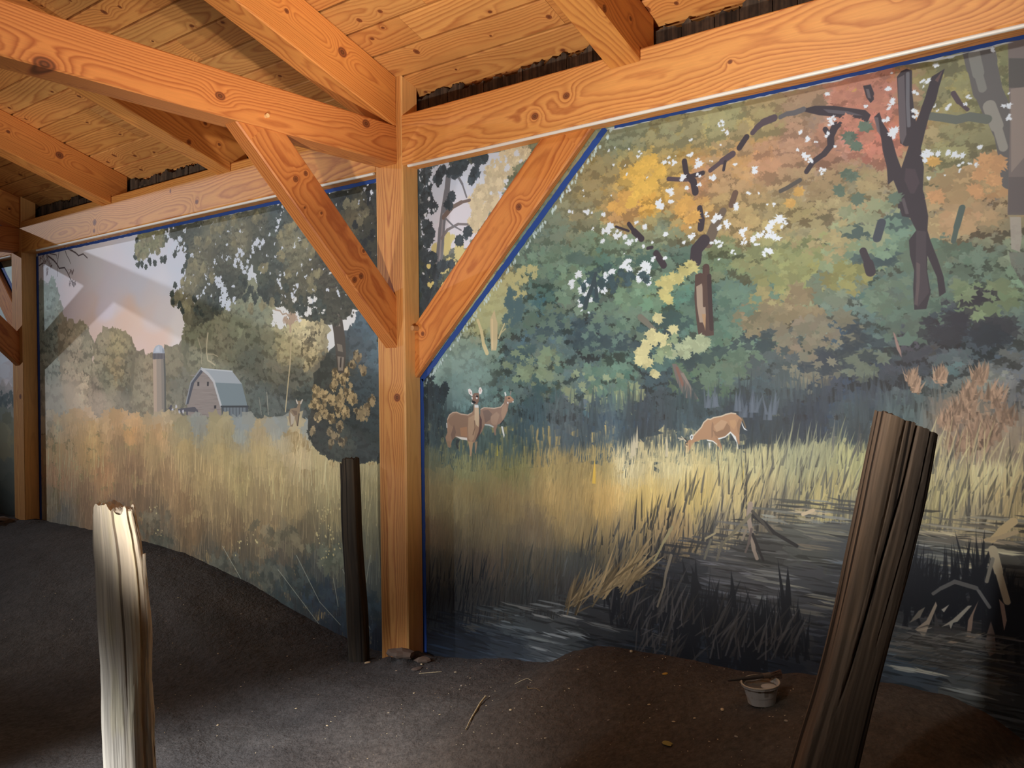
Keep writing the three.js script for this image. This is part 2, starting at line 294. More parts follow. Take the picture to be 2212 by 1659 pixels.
tape('upright strip of blue masking tape beside the middle post, right of it', [XR + 0.008, -1.5], [XR + 0.008, 0.02], 0.022);
tape('strip of blue masking tape along the top of the barn panel', [-7.3, PB - 0.009], [XL, PB - 0.009], 0.02);
tape('upright strip of blue masking tape on the right of the far left post', [XFR + 0.018, -1.3], [XFR + 0.018, PB - 0.02], 0.036);
tape('short slanting strip of blue masking tape above the brace left of the far post', [-8.2, 1.25], [XFL - 0.005, 0.58], 0.05);
// ---------------------------------------------------------------- the painted mural: brush strokes on canvas, laid out in metres on the wall
// mix of the colours noted at points of the picture, [x, y, r, g, b] with x, y in metres on the wall
function palette(list) {
  return (x, y) => {
    let r = 0, g = 0, b = 0, s = 0;
    for (const p of list) { const d = (p[0] - x) ** 2 + (p[1] - y) ** 2, w = 1 / (d * d + 2e-6); r += p[2] * w; g += p[3] * w; b += p[4] * w; s += w; }
    return [r / s, g / s, b / s];
  };
}
const css = (c, l = 1, dr = 0, dg = 0, db = 0) => `rgb(${clamp(c[0] * l + dr, 0, 255) | 0},${clamp(c[1] * l + dg, 0, 255) | 0},${clamp(c[2] * l + db, 0, 255) | 0})`;
function painter(c, x0, x1, y0, y1, w, h) {
  c.setTransform(w / (x1 - x0), 0, 0, -h / (y1 - y0), -x0 * w / (x1 - x0), y1 * h / (y1 - y0));
  c.lineCap = 'round'; c.lineJoin = 'round';
  const P = { c };
  P.poly = (pts, fill, a = 1) => { c.globalAlpha = a; c.fillStyle = fill; c.beginPath(); pts.forEach((p, i) => (i ? c.lineTo(p[0], p[1]) : c.moveTo(p[0], p[1]))); c.closePath(); c.fill(); c.globalAlpha = 1; };
  P.line = (pts, col, w0, w1 = w0, a = 1) => { c.globalAlpha = a; c.strokeStyle = col; for (let i = 1; i < pts.length; i++) { c.lineWidth = lerp(w0, w1, (i - 0.5) / (pts.length - 1)); c.beginPath(); c.moveTo(...pts[i - 1]); c.lineTo(...pts[i]); c.stroke(); } c.globalAlpha = 1; };
  // a leafy dab: lobed, uneven outline
  P.leaf = (x, y, r, col, a = 1, stretch = 1, rot = rr(0, 6.3), ragged = 0.5) => {
    const n = 5 + Math.floor(rnd() * 4), cr = Math.cos(rot), sr = Math.sin(rot), pts = [];
    for (let i = 0; i < n * 2; i++) { const t = i / (n * 2) * 6.2832 + rr(-0.14, 0.14), q = r * (i % 2 ? rr(1 - ragged, 1 - ragged * 0.45) : rr(0.85, 1.15)), u = Math.cos(t) * q * stretch, v = Math.sin(t) * q; pts.push([x + u * cr - v * sr, y + u * sr + v * cr]); }
    P.poly(pts, col, a);
  };
  P.soft = (x, y, r, col, a = 0.5, stretch = 1, rot = 0) => {
    c.save(); c.translate(x, y); c.rotate(rot); c.scale(stretch, 1);
    const g = c.createRadialGradient(0, 0, 0, 0, 0, r); g.addColorStop(0, col); g.addColorStop(0.55, col); g.addColorStop(1, col.replace('rgb(', 'rgba(').replace(')', ',0)'));
    c.globalAlpha = a; c.fillStyle = g; c.fillRect(-r, -r, 2 * r, 2 * r); c.restore(); c.globalAlpha = 1;
  };
  P.blade = (x, y, len, wd, lean, col, a = 1) => P.poly([[x - wd / 2, y], [x + lean * 0.45 - wd * 0.3, y + len * 0.55], [x + lean, y + len], [x + lean * 0.5 + wd * 0.35, y + len * 0.5], [x + wd / 2, y]], col, a);
  P.streak = (x, y, len, th, col, a = 1, tilt = 0) => { const k = rr(-0.25, 0.25) * th * 2; P.poly([[x - len / 2, y - tilt * len / 2], [x - len * 0.2, y + th * 0.5 + k], [x + len * 0.25, y + th * 0.35 + k], [x + len / 2, y + tilt * len / 2], [x + len * 0.2, y - th * 0.45 + k], [x - len * 0.22, y - th * 0.3 + k]], col, a); };
  // a gap of sky between leaves
  P.gap = (x, y, r, col) => { r *= 1.18; const n = 3 + Math.floor(r / 0.010); for (let i = 0; i < n; i++) P.leaf(x + gauss() * r * 0.55, y + gauss() * r * 0.5, r * rr(0.28, 0.62), col, 1, rr(1, 1.8), rr(-1.2, 1.2), 0.62); };
  return P;
}
const within = (poly, x, y) => { let c = false; for (let i = 0, j = poly.length - 1; i < poly.length; j = i++) { const a = poly[i], b = poly[j]; if ((a[1] > y) !== (b[1] > y) && x < (b[0] - a[0]) * (y - a[1]) / (b[1] - a[1]) + a[0]) c = !c; } return c; };
const heightAt = (line, x) => { for (let i = 1; i < line.length; i++) if (x <= line[i][0]) { const a = line[i - 1], b = line[i]; return a[1] + (b[1] - a[1]) * clamp((x - a[0]) / (b[0] - a[0]), 0, 1); } return line[line.length - 1][1]; };
// foliage: dabs from broad to fine, coloured from the palette, with leafy lights and darks
function foliage(P, pal, region, area, scales, variation = 1, k = 0) {
  for (const [r0, r1, count, alpha, ragged] of scales) for (let i = 0; i < count; i++) {
    const x = rr(area[0], area[1]), y = rr(area[2], area[3]); if (!region(x, y)) continue;
    const c = pal(x, y), clump = fbm(x * 6.5, y * 7.5, 40 + k, 3), l = 1 + variation * (0.26 * clump + 0.075 * gauss()), t = variation * (noise(x * 3.1, y * 3.4, 60 + k) * 9 + gauss() * 4);
    P.leaf(x, y, rr(r0, r1), css(c, l, t * 0.9, t * 0.2, -t), alpha, rr(1, 1.5), rr(-0.9, 0.9), ragged);
  }
}
// clumps of leaves: dark hollow below, lit leaves above, the higher clumps first so that the lower ones lap over them
function clumps(P, pal, region, area, count, r0, r1, contrast, k = 0) {
  const spots = []; for (let i = 0; i < count; i++) { const x = rr(area[0], area[1]), y = rr(area[2], area[3]); if (region(x, y)) spots.push([x, y]); }
  spots.sort((a, b) => b[1] - a[1]);
  for (const [x, y] of spots) {
    const r = rr(r0, r1), q = typeof contrast === 'function' ? contrast(x, y) : contrast, c = pal(x, y), l = 1 + q * (0.20 * fbm(x * 5, y * 6, 21 + k, 2) + 0.06 * gauss()), tilt = rr(-0.7, 0.3), t = gauss() * 5 * q;
    for (let i = 0; i < 7; i++) P.leaf(x + gauss() * r * 0.75, y - r * 0.4 + gauss() * r * 0.3, r * rr(0.22, 0.45), css(c, l * (1 - 0.34 * q), -t * 0.5), 0.85, rr(1, 1.6), tilt, 0.55);
    for (let i = 0; i < 12; i++) { const u = gauss() * 0.7, v = gauss() * 0.32; P.leaf(x + u * r * Math.cos(tilt) - v * r * Math.sin(tilt), y + r * 0.12 + u * r * Math.sin(tilt) * 0.5 + v * r, r * rr(0.16, 0.34), css(c, l * (1 + q * (0.10 + 0.14 * v + 0.05 * gauss())), t), 0.92, rr(1, 1.7), tilt + gauss() * 0.5, 0.62); }
  }
}
function grass(P, pal, top, bottom, x0, x1, count, size, k = 0) {
  const rows = 90;
  for (let j = 0; j < rows; j++) for (let i = 0; i < count / rows; i++) {
    const x = rr(x0, x1), a = heightAt(top, x), b = heightAt(bottom, x), t = (j + rnd()) / rows, y = lerp(a, b, t) - 0.01; if (b >= a) continue;
    const c = pal(x, y + 0.01), l = 1 + 0.11 * gauss() + 0.16 * noise(x * 9, y * 3.0, 80 + k) + 0.10 * noise(x * 34, y * 2.2, 84 + k), u = gauss() * 5;
    P.blade(x, y - 0.02, size * rr(0.5, 1.3) * lerp(0.6, 1.2, t), rr(0.0022, 0.005) * lerp(0.8, 1.35, t), gauss() * 0.011 + 0.006, css(c, l, u, u * 0.4, -u * 0.6), rr(0.4, 0.8));
  }
}
// forest, meadow and marsh panel, right of the middle post
const forestPal = palette([[-1.832, 1.031, 122, 132, 111], [-1.593, 1.025, 139, 141, 111], [-1.372, 1.029, 138, 140, 106], [-1.204, 0.96, 149, 142, 104], [-1.028, 0.986, 150, 129, 108], [-0.895, 1.009, 168, 118, 103], [-0.785, 1.018, 161, 113, 102], [-0.606, 1.026, 119, 124, 97], [-0.522, 0.969, 126, 129, 98], [-0.428, 0.925, 123, 127, 95], [-1.927, 0.847, 140, 131, 97], [-1.767, 0.833, 175, 151, 87], [-1.724, 0.755, 205, 164, 81], [-1.638, 0.795, 184, 156, 89], [-1.814, 0.712, 174, 140, 95], [-1.616, 0.839, 167, 148, 95], [-1.493, 0.782, 156, 125, 101], [-1.298, 0.843, 152, 130, 101], [-1.205, 0.863, 164, 130, 105], [-1.115, 0.9, 167, 135, 115], [-0.946, 0.818, 157, 120, 103], [-0.864, 0.887, 176, 117, 106], [-0.787, 0.84, 170, 113, 101], [-0.98, 0.706, 145, 130, 101], [-0.867, 0.689, 134, 127, 97], [-0.567, 0.722, 143, 145, 108], [-0.497, 0.741, 131, 132, 102], [-0.457, 0.658, 168, 142, 109], [-0.499, 0.557, 147, 130, 103], [-0.568, 0.535, 144, 132, 104], [-2.048, 0.702, 129, 128, 103], [-2.173, 0.634, 109, 130, 118], [-1.977, 0.612, 105, 131, 114], [-1.816, 0.555, 106, 131, 116], [-1.64, 0.613, 125, 138, 115], [-1.515, 0.655, 176, 143, 87], [-1.376, 0.619, 152, 135, 97], [-1.263, 0.569, 147, 133, 96], [-1.119, 0.587, 144, 133, 95], [-0.982, 0.587, 144, 137, 105], [-0.868, 0.589, 151, 141, 112], [-2.303, 0.563, 102, 128, 120], [-2.1, 0.522, 102, 133, 122], [-1.932, 0.486, 80, 113, 107], [-1.706, 0.466, 94, 118, 103], [-1.558, 0.49, 79, 106, 100], [-1.378, 0.473, 99, 119, 90], [-1.228, 0.458, 121, 130, 94], [-1.085, 0.445, 129, 136, 98], [-0.95, 0.465, 123, 138, 109], [-0.869, 0.457, 111, 134, 114], [-0.79, 0.481, 104, 132, 121], [-2.495, 0.45, 170, 171, 133], [-2.582, 0.367, 167, 178, 135], [-2.641, 0.281, 148, 157, 123], [-2.387, 0.355, 96, 123, 120], [-2.228, 0.387, 73, 103, 101], [-2.053, 0.354, 94, 115, 108], [-1.887, 0.343, 78, 101, 98], [-1.708, 0.331, 85, 113, 96], [-1.56, 0.321, 70, 105, 98], [-1.342, 0.324, 73, 102, 100], [-1.211, 0.315, 95, 116, 97], [-1.087, 0.306, 115, 126, 102], [-1.018, 0.37, 133, 136, 85], [-0.952, 0.297, 100, 114, 108], [-0.823, 0.321, 86, 113, 110], [-2.732, 0.149, 123, 141, 128], [-2.886, 0.061, 134, 163, 161], [-2.703, 0.058, 114, 148, 150], [-2.557, 0.144, 106, 133, 124], [-2.39, 0.139, 77, 101, 108], [-2.23, 0.218, 78, 98, 104], [-2.055, 0.21, 56, 79, 90], [-1.935, 0.205, 58, 77, 91], [-1.865, 0.262, 81, 106, 102], [-1.71, 0.195, 56, 79, 84], [-1.382, 0.144, 77, 103, 91], [-1.268, 0.14, 85, 111, 101], [-1.158, 0.206, 118, 112, 92], [-1.088, 0.168, 104, 109, 101], [-1.02, 0.131, 83, 101, 96], [-0.904, 0.143, 53, 70, 83], [-0.793, 0.155, 79, 101, 101], [-0.643, 0.243, 88, 112, 102], [-0.501, 0.327, 98, 123, 113], [-0.434, 0.291, 113, 136, 116], [-0.558, 0.176, 53, 56, 70], [-0.673, 0.102, 62, 67, 81], [-0.503, 0.096, 54, 70, 83], [-2.735, -0.056, 94, 127, 135], [-2.447, -0.012, 89, 114, 115], [-2.233, 0.049, 94, 115, 106], [-2.057, 0.067, 72, 95, 101], [-1.868, 0.043, 82, 111, 103], [-1.647, 0.039, 53, 73, 84], [-1.503, -0.019, 47, 69, 77], [-1.383, 0.035, 69, 95, 86], [-1.214, 0.032, 60, 77, 87], [-1.055, 0.029, 66, 82, 92], [-0.955, 0.027, 53, 65, 84], [-0.826, -0.008, 56, 68, 82], [-0.719, 0.007, 58, 67, 81], [-0.574, -0.027, 85, 106, 113], [-0.477, -0.027, 126, 133, 127], [-0.397, -0.058, 112, 119, 126], [-2.89, -0.149, 58, 79, 90], [-2.314, -0.142, 62, 86, 98], [-2.134, -0.171, 80, 95, 105], [-1.941, -0.167, 68, 87, 101], [-1.714, -0.124, 60, 73, 85], [-1.504, -0.113, 53, 71, 81], [-1.309, -0.111, 47, 62, 78], [-1.04, -0.117, 45, 57, 73], [-0.875, -0.132, 67, 83, 94], [-0.72, -0.114, 85, 105, 111], [-0.56, -0.112, 141, 130, 119], [-0.478, -0.142, 193, 164, 142], [-0.398, -0.163, 167, 156, 139], [-2.967, 0.956, 72, 86, 94], [-2.971, 0.721, 64, 79, 85], [-2.975, 0.439, 58, 76, 78], [-2.848, 0.523, 97, 111, 104]]);
const meadowPal = palette([[-2.956, -0.314, 101, 113, 99], [-2.74, -0.398, 143, 151, 117], [-2.452, -0.384, 142, 146, 106], [-2.188, -0.371, 163, 151, 109], [-1.943, -0.359, 172, 159, 112], [-1.828, -0.353, 189, 184, 151], [-1.61, -0.343, 193, 188, 149], [-1.311, -0.328, 184, 184, 145], [-1.042, -0.298, 163, 169, 139], [-0.877, -0.307, 183, 188, 142], [-0.576, -0.308, 221, 214, 170], [-0.439, -0.316, 239, 231, 182], [-2.961, -0.596, 141, 133, 101], [-2.743, -0.58, 166, 156, 117], [-2.455, -0.559, 167, 153, 116], [-2.19, -0.539, 178, 159, 113], [-1.945, -0.52, 210, 183, 122], [-1.719, -0.503, 207, 187, 124], [-1.509, -0.487, 202, 186, 125], [-1.313, -0.473, 194, 183, 136], [-0.96, -0.446, 200, 193, 140], [-0.577, -0.417, 227, 221, 168], [-0.4, -0.404, 220, 203, 155], [-2.963, -0.762, 119, 106, 86], [-2.599, -0.726, 149, 139, 110], [-2.322, -0.698, 136, 126, 106], [-2.067, -0.673, 170, 155, 117], [-1.832, -0.65, 163, 148, 112], [-1.614, -0.629, 180, 160, 121], [-1.411, -0.609, 151, 144, 122], [-1.222, -0.59, 135, 131, 119], [-0.879, -0.507, 151, 150, 127], [-0.508, -0.489, 197, 188, 155], [-2.967, -0.95, 81, 80, 73], [-2.601, -0.882, 115, 107, 96], [-2.324, -0.849, 106, 104, 94], [-2.069, -0.818, 90, 96, 96], [-1.834, -0.789, 121, 116, 99], [-1.615, -0.744, 91, 89, 86], [-2.97, -1.139, 46, 55, 64], [-2.604, -1.062, 86, 88, 88], [-2.327, -1.021, 83, 88, 92], [-2.072, -0.983, 80, 82, 87]]);
const marshPal = palette([[-1.131, -0.546, 105, 110, 108], [-0.96, -0.531, 107, 113, 115], [-1.045, -0.625, 98, 103, 102], [-1.223, -0.679, 80, 83, 85], [-0.88, -0.64, 89, 97, 105], [-1.279, -0.794, 95, 99, 108], [-1.099, -0.769, 92, 98, 107], [-0.93, -0.797, 85, 91, 100], [-1.318, -0.926, 72, 78, 90], [-1.135, -0.897, 87, 91, 97], [-1.516, -1.088, 52, 62, 76], [-1.227, -1.072, 48, 57, 72], [-0.965, -0.989, 57, 63, 76], [-1.617, -0.916, 47, 53, 65], [-1.727, -1.127, 52, 61, 73], [-1.953, -1.066, 76, 82, 90], [-2.198, -1.065, 115, 124, 129], [-2.463, -1.107, 105, 116, 120], [-2.199, -1.191, 92, 99, 103], [-2.466, -1.26, 57, 65, 75], [-2.725, -1.307, 30, 39, 52], [-2.973, -1.352, 27, 37, 52], [-1.955, -1.208, 51, 60, 71], [-0.579, -0.543, 139, 138, 128], [-0.441, -0.544, 138, 136, 124], [-0.579, -0.605, 111, 120, 123], [-0.402, -0.6, 92, 94, 92], [-0.652, -0.693, 74, 82, 95], [-0.51, -0.69, 69, 74, 84], [-0.403, -0.721, 50, 54, 61], [-0.682, -0.825, 69, 75, 83], [-0.567, -0.823, 79, 80, 83], [-0.444, -0.818, 47, 52, 60], [-0.683, -0.938, 92, 101, 104], [-0.54, -0.912, 94, 103, 106], [-0.405, -0.917, 55, 61, 71], [-0.714, -1.024, 91, 111, 131], [-0.541, -0.989, 84, 94, 108], [-0.407, -1.099, 79, 91, 101], [-0.513, -1.03, 128, 138, 139]]);
const WHITE = 'rgb(208,222,239)';
const forestTop = [[-3.037, -0.317], [-2.862, -0.345], [-2.71, -0.373], [-2.452, -0.351], [-2.062, -0.299], [-1.827, -0.278], [-1.609, -0.282], [-1.311, -0.283], [-1.041, -0.255], [-0.86, -0.256], [-0.619, -0.297], [-0.358, -0.3], [-0.128, -0.285]];
const meadowEdge = [[-3.052, -1.247], [-2.723, -1.182], [-2.519, -1.126], [-2.197, -1.054], [-1.975, -0.948], [-1.812, -0.866], [-1.658, -0.777], [-1.552, -0.698], [-1.392, -0.662], [-1.24, -0.574], [-1.149, -0.527], [-0.96, -0.5], [-0.8, -0.503], [-0.578, -0.511], [-0.36, -0.506], [-0.13, -0.483]];
const rightMural = (() => {
  const x0 = -3.03, x1 = 0.62, y0 = -1.5, y1 = 1.12;
  return canvasTexture(2048, 1470, (c, w, h) => {
    reseed(1234);
    const P = painter(c, x0, x1, y0, y1, w, h);
    // broad under-painting
    for (let j = 0; j < 60; j++) for (let i = 0; i < 80; i++) { const x = lerp(x0, x1, (i + 0.5) / 80), y = lerp(y0, y1, (j + 0.5) / 60), p = y > heightAt(forestTop, x) ? forestPal : y < heightAt(meadowEdge, x) ? marshPal : meadowPal; c.fillStyle = css(p(x, y)); c.fillRect(x - 0.03, y - 0.03, 0.07, 0.06); }
    const inForest = (x, y) => y > heightAt(forestTop, x) - 0.03, inMarsh = (x, y) => y < heightAt(meadowEdge, x) + 0.06;
    for (let i = 0; i < 1500; i++) { const x = rr(x0, x1), y = rr(-0.35, y1); if (inForest(x, y)) P.leaf(x, y, rr(0.05, 0.12), css(forestPal(x, y), 1 + 0.05 * gauss()), 0.9, 1.3); }
    for (let i = 0; i < 1300; i++) { const x = rr(x0, x1), y = rr(y0, -0.15); P.leaf(x, y, rr(0.03, 0.07), css(y < heightAt(meadowEdge, x) ? marshPal(x, y) : meadowPal(x, y)), 0.85, 1.4, 0); }
    // pale sky behind the tree at the left edge of the panel
    P.poly([[-3.014, 1.102], [-2.673, 1.103], [-2.321, 1.077], [-2.291, 1.072], [-2.694, 0.636], [-2.891, 0.592], [-3.007, 0.657]], 'rgb(201,217,241)');
    P.soft(...[[-2.761, 0.758]][0], 0.22, 'rgb(217,223,241)', 0.9);
    // leaves, from broad masses to small touches
    const leafy = (x, y) => inForest(x, y) && !(within([[-3.014, 1.102], [-2.29, 1.101], [-2.694, 0.636], [-2.891, 0.592], [-3.007, 0.657]], x, y));
    foliage(P, forestPal, leafy, [x0, x1, -0.2, y1], [[0.035, 0.07, 1300, 0.8, 0.45], [0.016, 0.036, 3800, 0.85, 0.55], [0.009, 0.021, 7000, 0.85, 0.6], [0.005, 0.012, 5200, 0.9, 0.65]], 1.15);
    clumps(P, forestPal, leafy, [x0, x1, -0.15, y1], 1500, 0.028, 0.06, (x, y) => 0.45 + 0.6 * smooth(0.75 - y + 0.12 * x + 0.25, 0, 0.5));
    // sprays of lighter maple leaves in the shaded wood, and their dark hollows
    const sprays = [[-2.077, 0.376, 0.123, 106, 133, 120], [-2.23, 0.26, 0.105, 89, 114, 108], [-2.311, 0.072, 0.128, 117, 138, 117], [-1.843, 0.241, 0.119, 94, 121, 110], [-1.959, 0.176, 0.081, 85, 112, 109], [-1.73, 0.352, 0.097, 100, 130, 112], [-1.962, -0.036, 0.142, 131, 148, 124], [-1.824, -0.076, 0.071, 129, 145, 118], [-1.892, 0.004, 0.12, 89, 121, 112], [-1.647, 0.097, 0.077, 70, 100, 101], [-1.42, 0.238, 0.11, 78, 108, 99], [-1.304, 0.322, 0.126, 81, 109, 102], [-1.192, 0.437, 0.106, 119, 130, 95], [-1.121, 0.378, 0.087, 132, 139, 96], [-1.051, 0.441, 0.103, 128, 136, 96], [-1.267, 0.292, 0.107, 88, 118, 107], [-1.157, 0.294, 0.077, 135, 133, 97], [-1.23, 0.228, 0.089, 117, 112, 92], [-1.087, 0.272, 0.086, 126, 118, 95], [-1.071, 0.133, 0.104, 116, 112, 99], [-0.97, 0.163, 0.102, 118, 118, 104], [-0.935, 0.329, 0.084, 104, 120, 107], [-0.869, 0.424, 0.099, 125, 143, 115], [-0.791, 0.449, 0.082, 110, 138, 121], [-0.821, 0.55, 0.115, 133, 145, 120], [-0.699, 0.503, 0.08, 103, 133, 122], [-0.983, 0.503, 0.102, 148, 142, 108], [-0.702, 0.199, 0.096, 87, 111, 104], [-0.761, 0.283, 0.075, 95, 117, 105], [-0.671, 0.309, 0.064, 85, 109, 104], [-1.039, 0.011, 0.086, 113, 114, 103], [-0.857, 0.042, 0.066, 94, 107, 98], [-0.641, 0.402, 0.111, 91, 114, 102], [-0.461, 0.262, 0.091, 118, 139, 110], [-0.596, 0.554, 0.094, 161, 145, 112], [-0.513, 0.528, 0.062, 170, 146, 114], [-0.444, 0.656, 0.091, 182, 149, 110], [-0.525, 0.638, 0.077, 153, 134, 102], [-1.503, -0.019, 0.112, 77, 102, 87], [-1.306, 0.105, 0.108, 87, 114, 101], [-1.383, 0.035, 0.091, 83, 106, 94], [-1.178, 0.049, 0.078, 68, 82, 89], [-0.902, 0.36, 0.06, 130, 133, 88], [-2.052, 0.456, 0.082, 106, 133, 116], [-2.225, 0.555, 0.105, 102, 129, 116]];
    for (const s of sprays) for (let i = 0; i < 26; i++) { const a = rr(0, 6.3), q = Math.sqrt(rnd()) * s[2], x = s[0] + Math.cos(a) * q * 1.25, y = s[1] + Math.sin(a) * q * 0.75; P.leaf(x, y, rr(0.012, 0.034), css([s[3], s[4], s[5]], 1 + 0.09 * gauss(), gauss() * 4), 0.9, rr(1, 1.6), rr(-0.8, 0.5), 0.55); }
    const hollows = [[-2.204, 0.259, 0.084, 60, 83, 93], [-2.031, 0.189, 0.123, 51, 72, 85], [-1.867, 0.152, 0.099, 52, 72, 82], [-1.667, 0.155, 0.096, 45, 66, 75], [-1.602, 0.248, 0.076, 50, 76, 79], [-1.502, 0.093, 0.093, 44, 66, 72], [-1.728, 0.507, 0.078, 68, 98, 96], [-1.932, 0.446, 0.088, 56, 81, 91], [-1.458, 0.333, 0.056, 60, 87, 85], [-1.231, 0.139, 0.089, 45, 63, 73], [-0.888, 0.126, 0.117, 42, 57, 70], [-0.954, 0.044, 0.101, 46, 59, 74], [-0.791, 0.416, 0.049, 57, 78, 86], [-0.729, 0.539, 0.048, 67, 89, 92], [-0.557, 0.191, 0.093, 46, 49, 63], [-0.6, 0.146, 0.078, 48, 52, 64], [-0.435, 0.169, 0.061, 56, 61, 72], [-0.488, 0.264, 0.046, 48, 49, 60], [-2.05, 0.538, 0.061, 82, 108, 105], [-1.825, -0.116, 0.119, 56, 74, 89], [-1.504, -0.094, 0.15, 44, 63, 74], [-1.126, -0.11, 0.157, 41, 54, 70], [-0.448, 0.14, 0.061, 45, 54, 67], [-0.868, 0.523, 0.04, 67, 88, 89], [-2.443, 0.271, 0.044, 85, 111, 114], [-2.39, 0.117, 0.086, 67, 93, 101], [-2.234, -0.056, 0.127, 60, 88, 95]];
    for (const s of hollows) for (let i = 0; i < 14; i++) { const x = s[0] + gauss() * s[2] * 0.8, y = s[1] + gauss() * s[2] * 0.4; P.leaf(x, y, rr(0.01, 0.03), css([s[3], s[4], s[5]], 1 + 0.05 * gauss()), 0.75, rr(1.2, 1.9), rr(-0.5, 0.3), 0.5); }
    for (const s of sprays) for (let i = 0; i < 9; i++) { const x = s[0] + gauss() * s[2] * 0.9, y = s[1] + gauss() * s[2] * 0.5; P.leaf(x, y, rr(0.008, 0.022), css([s[3], s[4], s[5]], 1.05 + 0.08 * gauss()), 0.9, rr(1, 1.7), rr(-0.8, 0.5), 0.6); }
    // the smooth pale bush and mist behind the does
    P.soft(...[[-2.539, 0.364]][0], 0.16, 'rgb(175,181,141)', 0.75, 1.1); P.soft(...[[-2.733, 0.058]][0], 0.2, 'rgb(127,157,156)', 0.7, 1.1); P.soft(...[[-2.858, -0.079]][0], 0.16, 'rgb(103,137,142)', 0.5);
    for (const [x, y] of [[-2.403, 0.494], [-2.368, 0.507], [-2.329, 0.507], [-2.383, 0.473], [-2.428, 0.445], [-2.394, 0.399]]) for (let i = 0; i < 8; i++) P.leaf(x + gauss() * 0.03, y + gauss() * 0.025, rr(0.01, 0.022), 'rgb(177,179,136)', 0.9);
    for (const [x, y] of [[-2.438, 0.418], [-2.449, 0.364], [-2.42, 0.354], [-2.405, 0.322], [-2.385, 0.368], [-2.435, 0.308], [-2.396, 0.298], [-2.38, 0.336]]) for (let i = 0; i < 8; i++) P.leaf(x + gauss() * 0.025, y + gauss() * 0.025, rr(0.01, 0.026), 'rgb(77,106,117)', 0.85);
    // tree at the left edge: dark leaves over bright sky, pale yellow leaves behind
    const dim = 'rgb(206,200,173)';
    for (const [x, y, r] of [[-2.414, 1.054, 0.059], [-2.478, 1.005, 0.075], [-2.364, 1.055, 0.059], [-2.542, 0.99, 0.061], [-2.583, 0.91, 0.061], [-2.637, 0.866, 0.061], [-2.611, 0.811, 0.066], [-2.551, 0.854, 0.061], [-2.652, 0.775, 0.046], [-2.609, 0.913, 0.046], [-2.504, 0.944, 0.055]]) for (let i = 0; i < 34; i++) P.leaf(x + gauss() * r * 0.6, y + gauss() * r * 0.6, rr(0.010, 0.024), css(dim.match(/\d+/g).map(Number), 1 + 0.07 * gauss()), 0.9, 1.2);
    for (const [x, y, r] of [[-2.818, 0.712, 0.037], [-2.832, 0.671, 0.032], [-2.749, 0.673, 0.036], [-2.799, 0.594, 0.037], [-2.95, 0.501, 0.027], [-2.911, 0.669, 0.027], [-2.736, 0.624, 0.031], [-2.855, 0.567, 0.032]]) for (let i = 0; i < 16; i++) P.leaf(x + gauss() * r * 0.6, y + gauss() * r * 0.6, rr(0.010, 0.022), 'rgb(208,204,150)', 0.95);
    for (const [x, y, r] of [[-2.44, 1.009, 0.022], [-2.389, 1.07, 0.02], [-2.458, 1.047, 0.014], [-2.544, 0.904, 0.012], [-2.595, 0.973, 0.025], [-2.453, 0.941, 0.018], [-2.516, 1.026, 0.01], [-2.675, 0.97, 0.031], [-2.634, 1.01, 0.02], [-2.365, 1.026, 0.012], [-2.707, 0.715, 0.021]]) P.gap(x, y, r, WHITE);
    const bark = 'rgb(118,125,138)';
    P.line([[-2.884, 0.602], [-2.871, 0.696], [-2.863, 0.77], [-2.843, 0.873], [-2.824, 0.955], [-2.813, 1.027], [-2.784, 1.065]], bark, 0.05, 0.03); P.line([[-2.88, 0.612], [-2.863, 0.748], [-2.851, 0.842]], 'rgb(149,151,163)', 0.012, 0.01);
    P.line([[-2.848, 0.826], [-2.794, 0.867], [-2.731, 0.884], [-2.677, 0.887]], 'rgb(119,110,109)', 0.03, 0.012); P.line([[-2.864, 0.722], [-2.824, 0.76], [-2.754, 0.78], [-2.692, 0.771]], 'rgb(126,127,136)', 0.018, 0.01); P.line([[-2.837, 0.82], [-2.789, 0.777], [-2.734, 0.747]], bark, 0.01, 0.006); P.line([[-2.757, 1.024], [-2.723, 0.972], [-2.697, 0.905]], bark, 0.014, 0.008);
    for (const [x, y, r] of [[-2.963, 1.051, 0.048], [-2.972, 0.977, 0.048], [-2.951, 0.931, 0.043], [-2.988, 0.871, 0.032], [-2.968, 0.793, 0.038], [-2.939, 0.757, 0.032], [-2.961, 0.717, 0.038], [-2.915, 0.883, 0.027], [-2.884, 1.017, 0.032], [-2.855, 1.05, 0.032], [-2.784, 1.044, 0.042], [-2.743, 1.042, 0.031], [-2.708, 1.073, 0.036], [-2.633, 1.076, 0.041], [-2.58, 1.077, 0.02], [-2.641, 1.016, 0.026], [-2.662, 0.988, 0.021], [-2.793, 0.924, 0.021], [-2.815, 0.885, 0.021], [-2.97, 0.642, 0.038], [-2.926, 0.627, 0.037], [-2.956, 0.587, 0.048], [-2.987, 0.52, 0.049], [-2.906, 0.551, 0.048], [-2.855, 0.578, 0.032], [-2.806, 0.584, 0.021], [-2.973, 0.449, 0.054], [-2.996, 0.396, 0.043], [-2.693, 0.729, 0.026], [-2.748, 0.699, 0.021], [-2.929, 0.488, 0.043]]) for (let i = 0; i < 26; i++) P.leaf(x + gauss() * r * 0.55, y + gauss() * r * 0.55, rr(0.009, 0.022), css([[-2.937, 0.811, 63, 78, 90]][0].slice(2), 1 + 0.16 * gauss()), 0.95, 1.25);
    for (const [x, y, r] of [[-2.942, 1.01, 0.013], [-2.951, 0.931, 0.012], [-2.974, 0.853, 0.014], [-2.915, 0.872, 0.011], [-2.941, 0.618, 0.009], [-2.994, 0.558, 0.009], [-2.993, 1.05, 0.005], [-2.902, 0.812, 0.013], [-2.924, 0.798, 0.007]]) P.gap(x, y, r, WHITE);
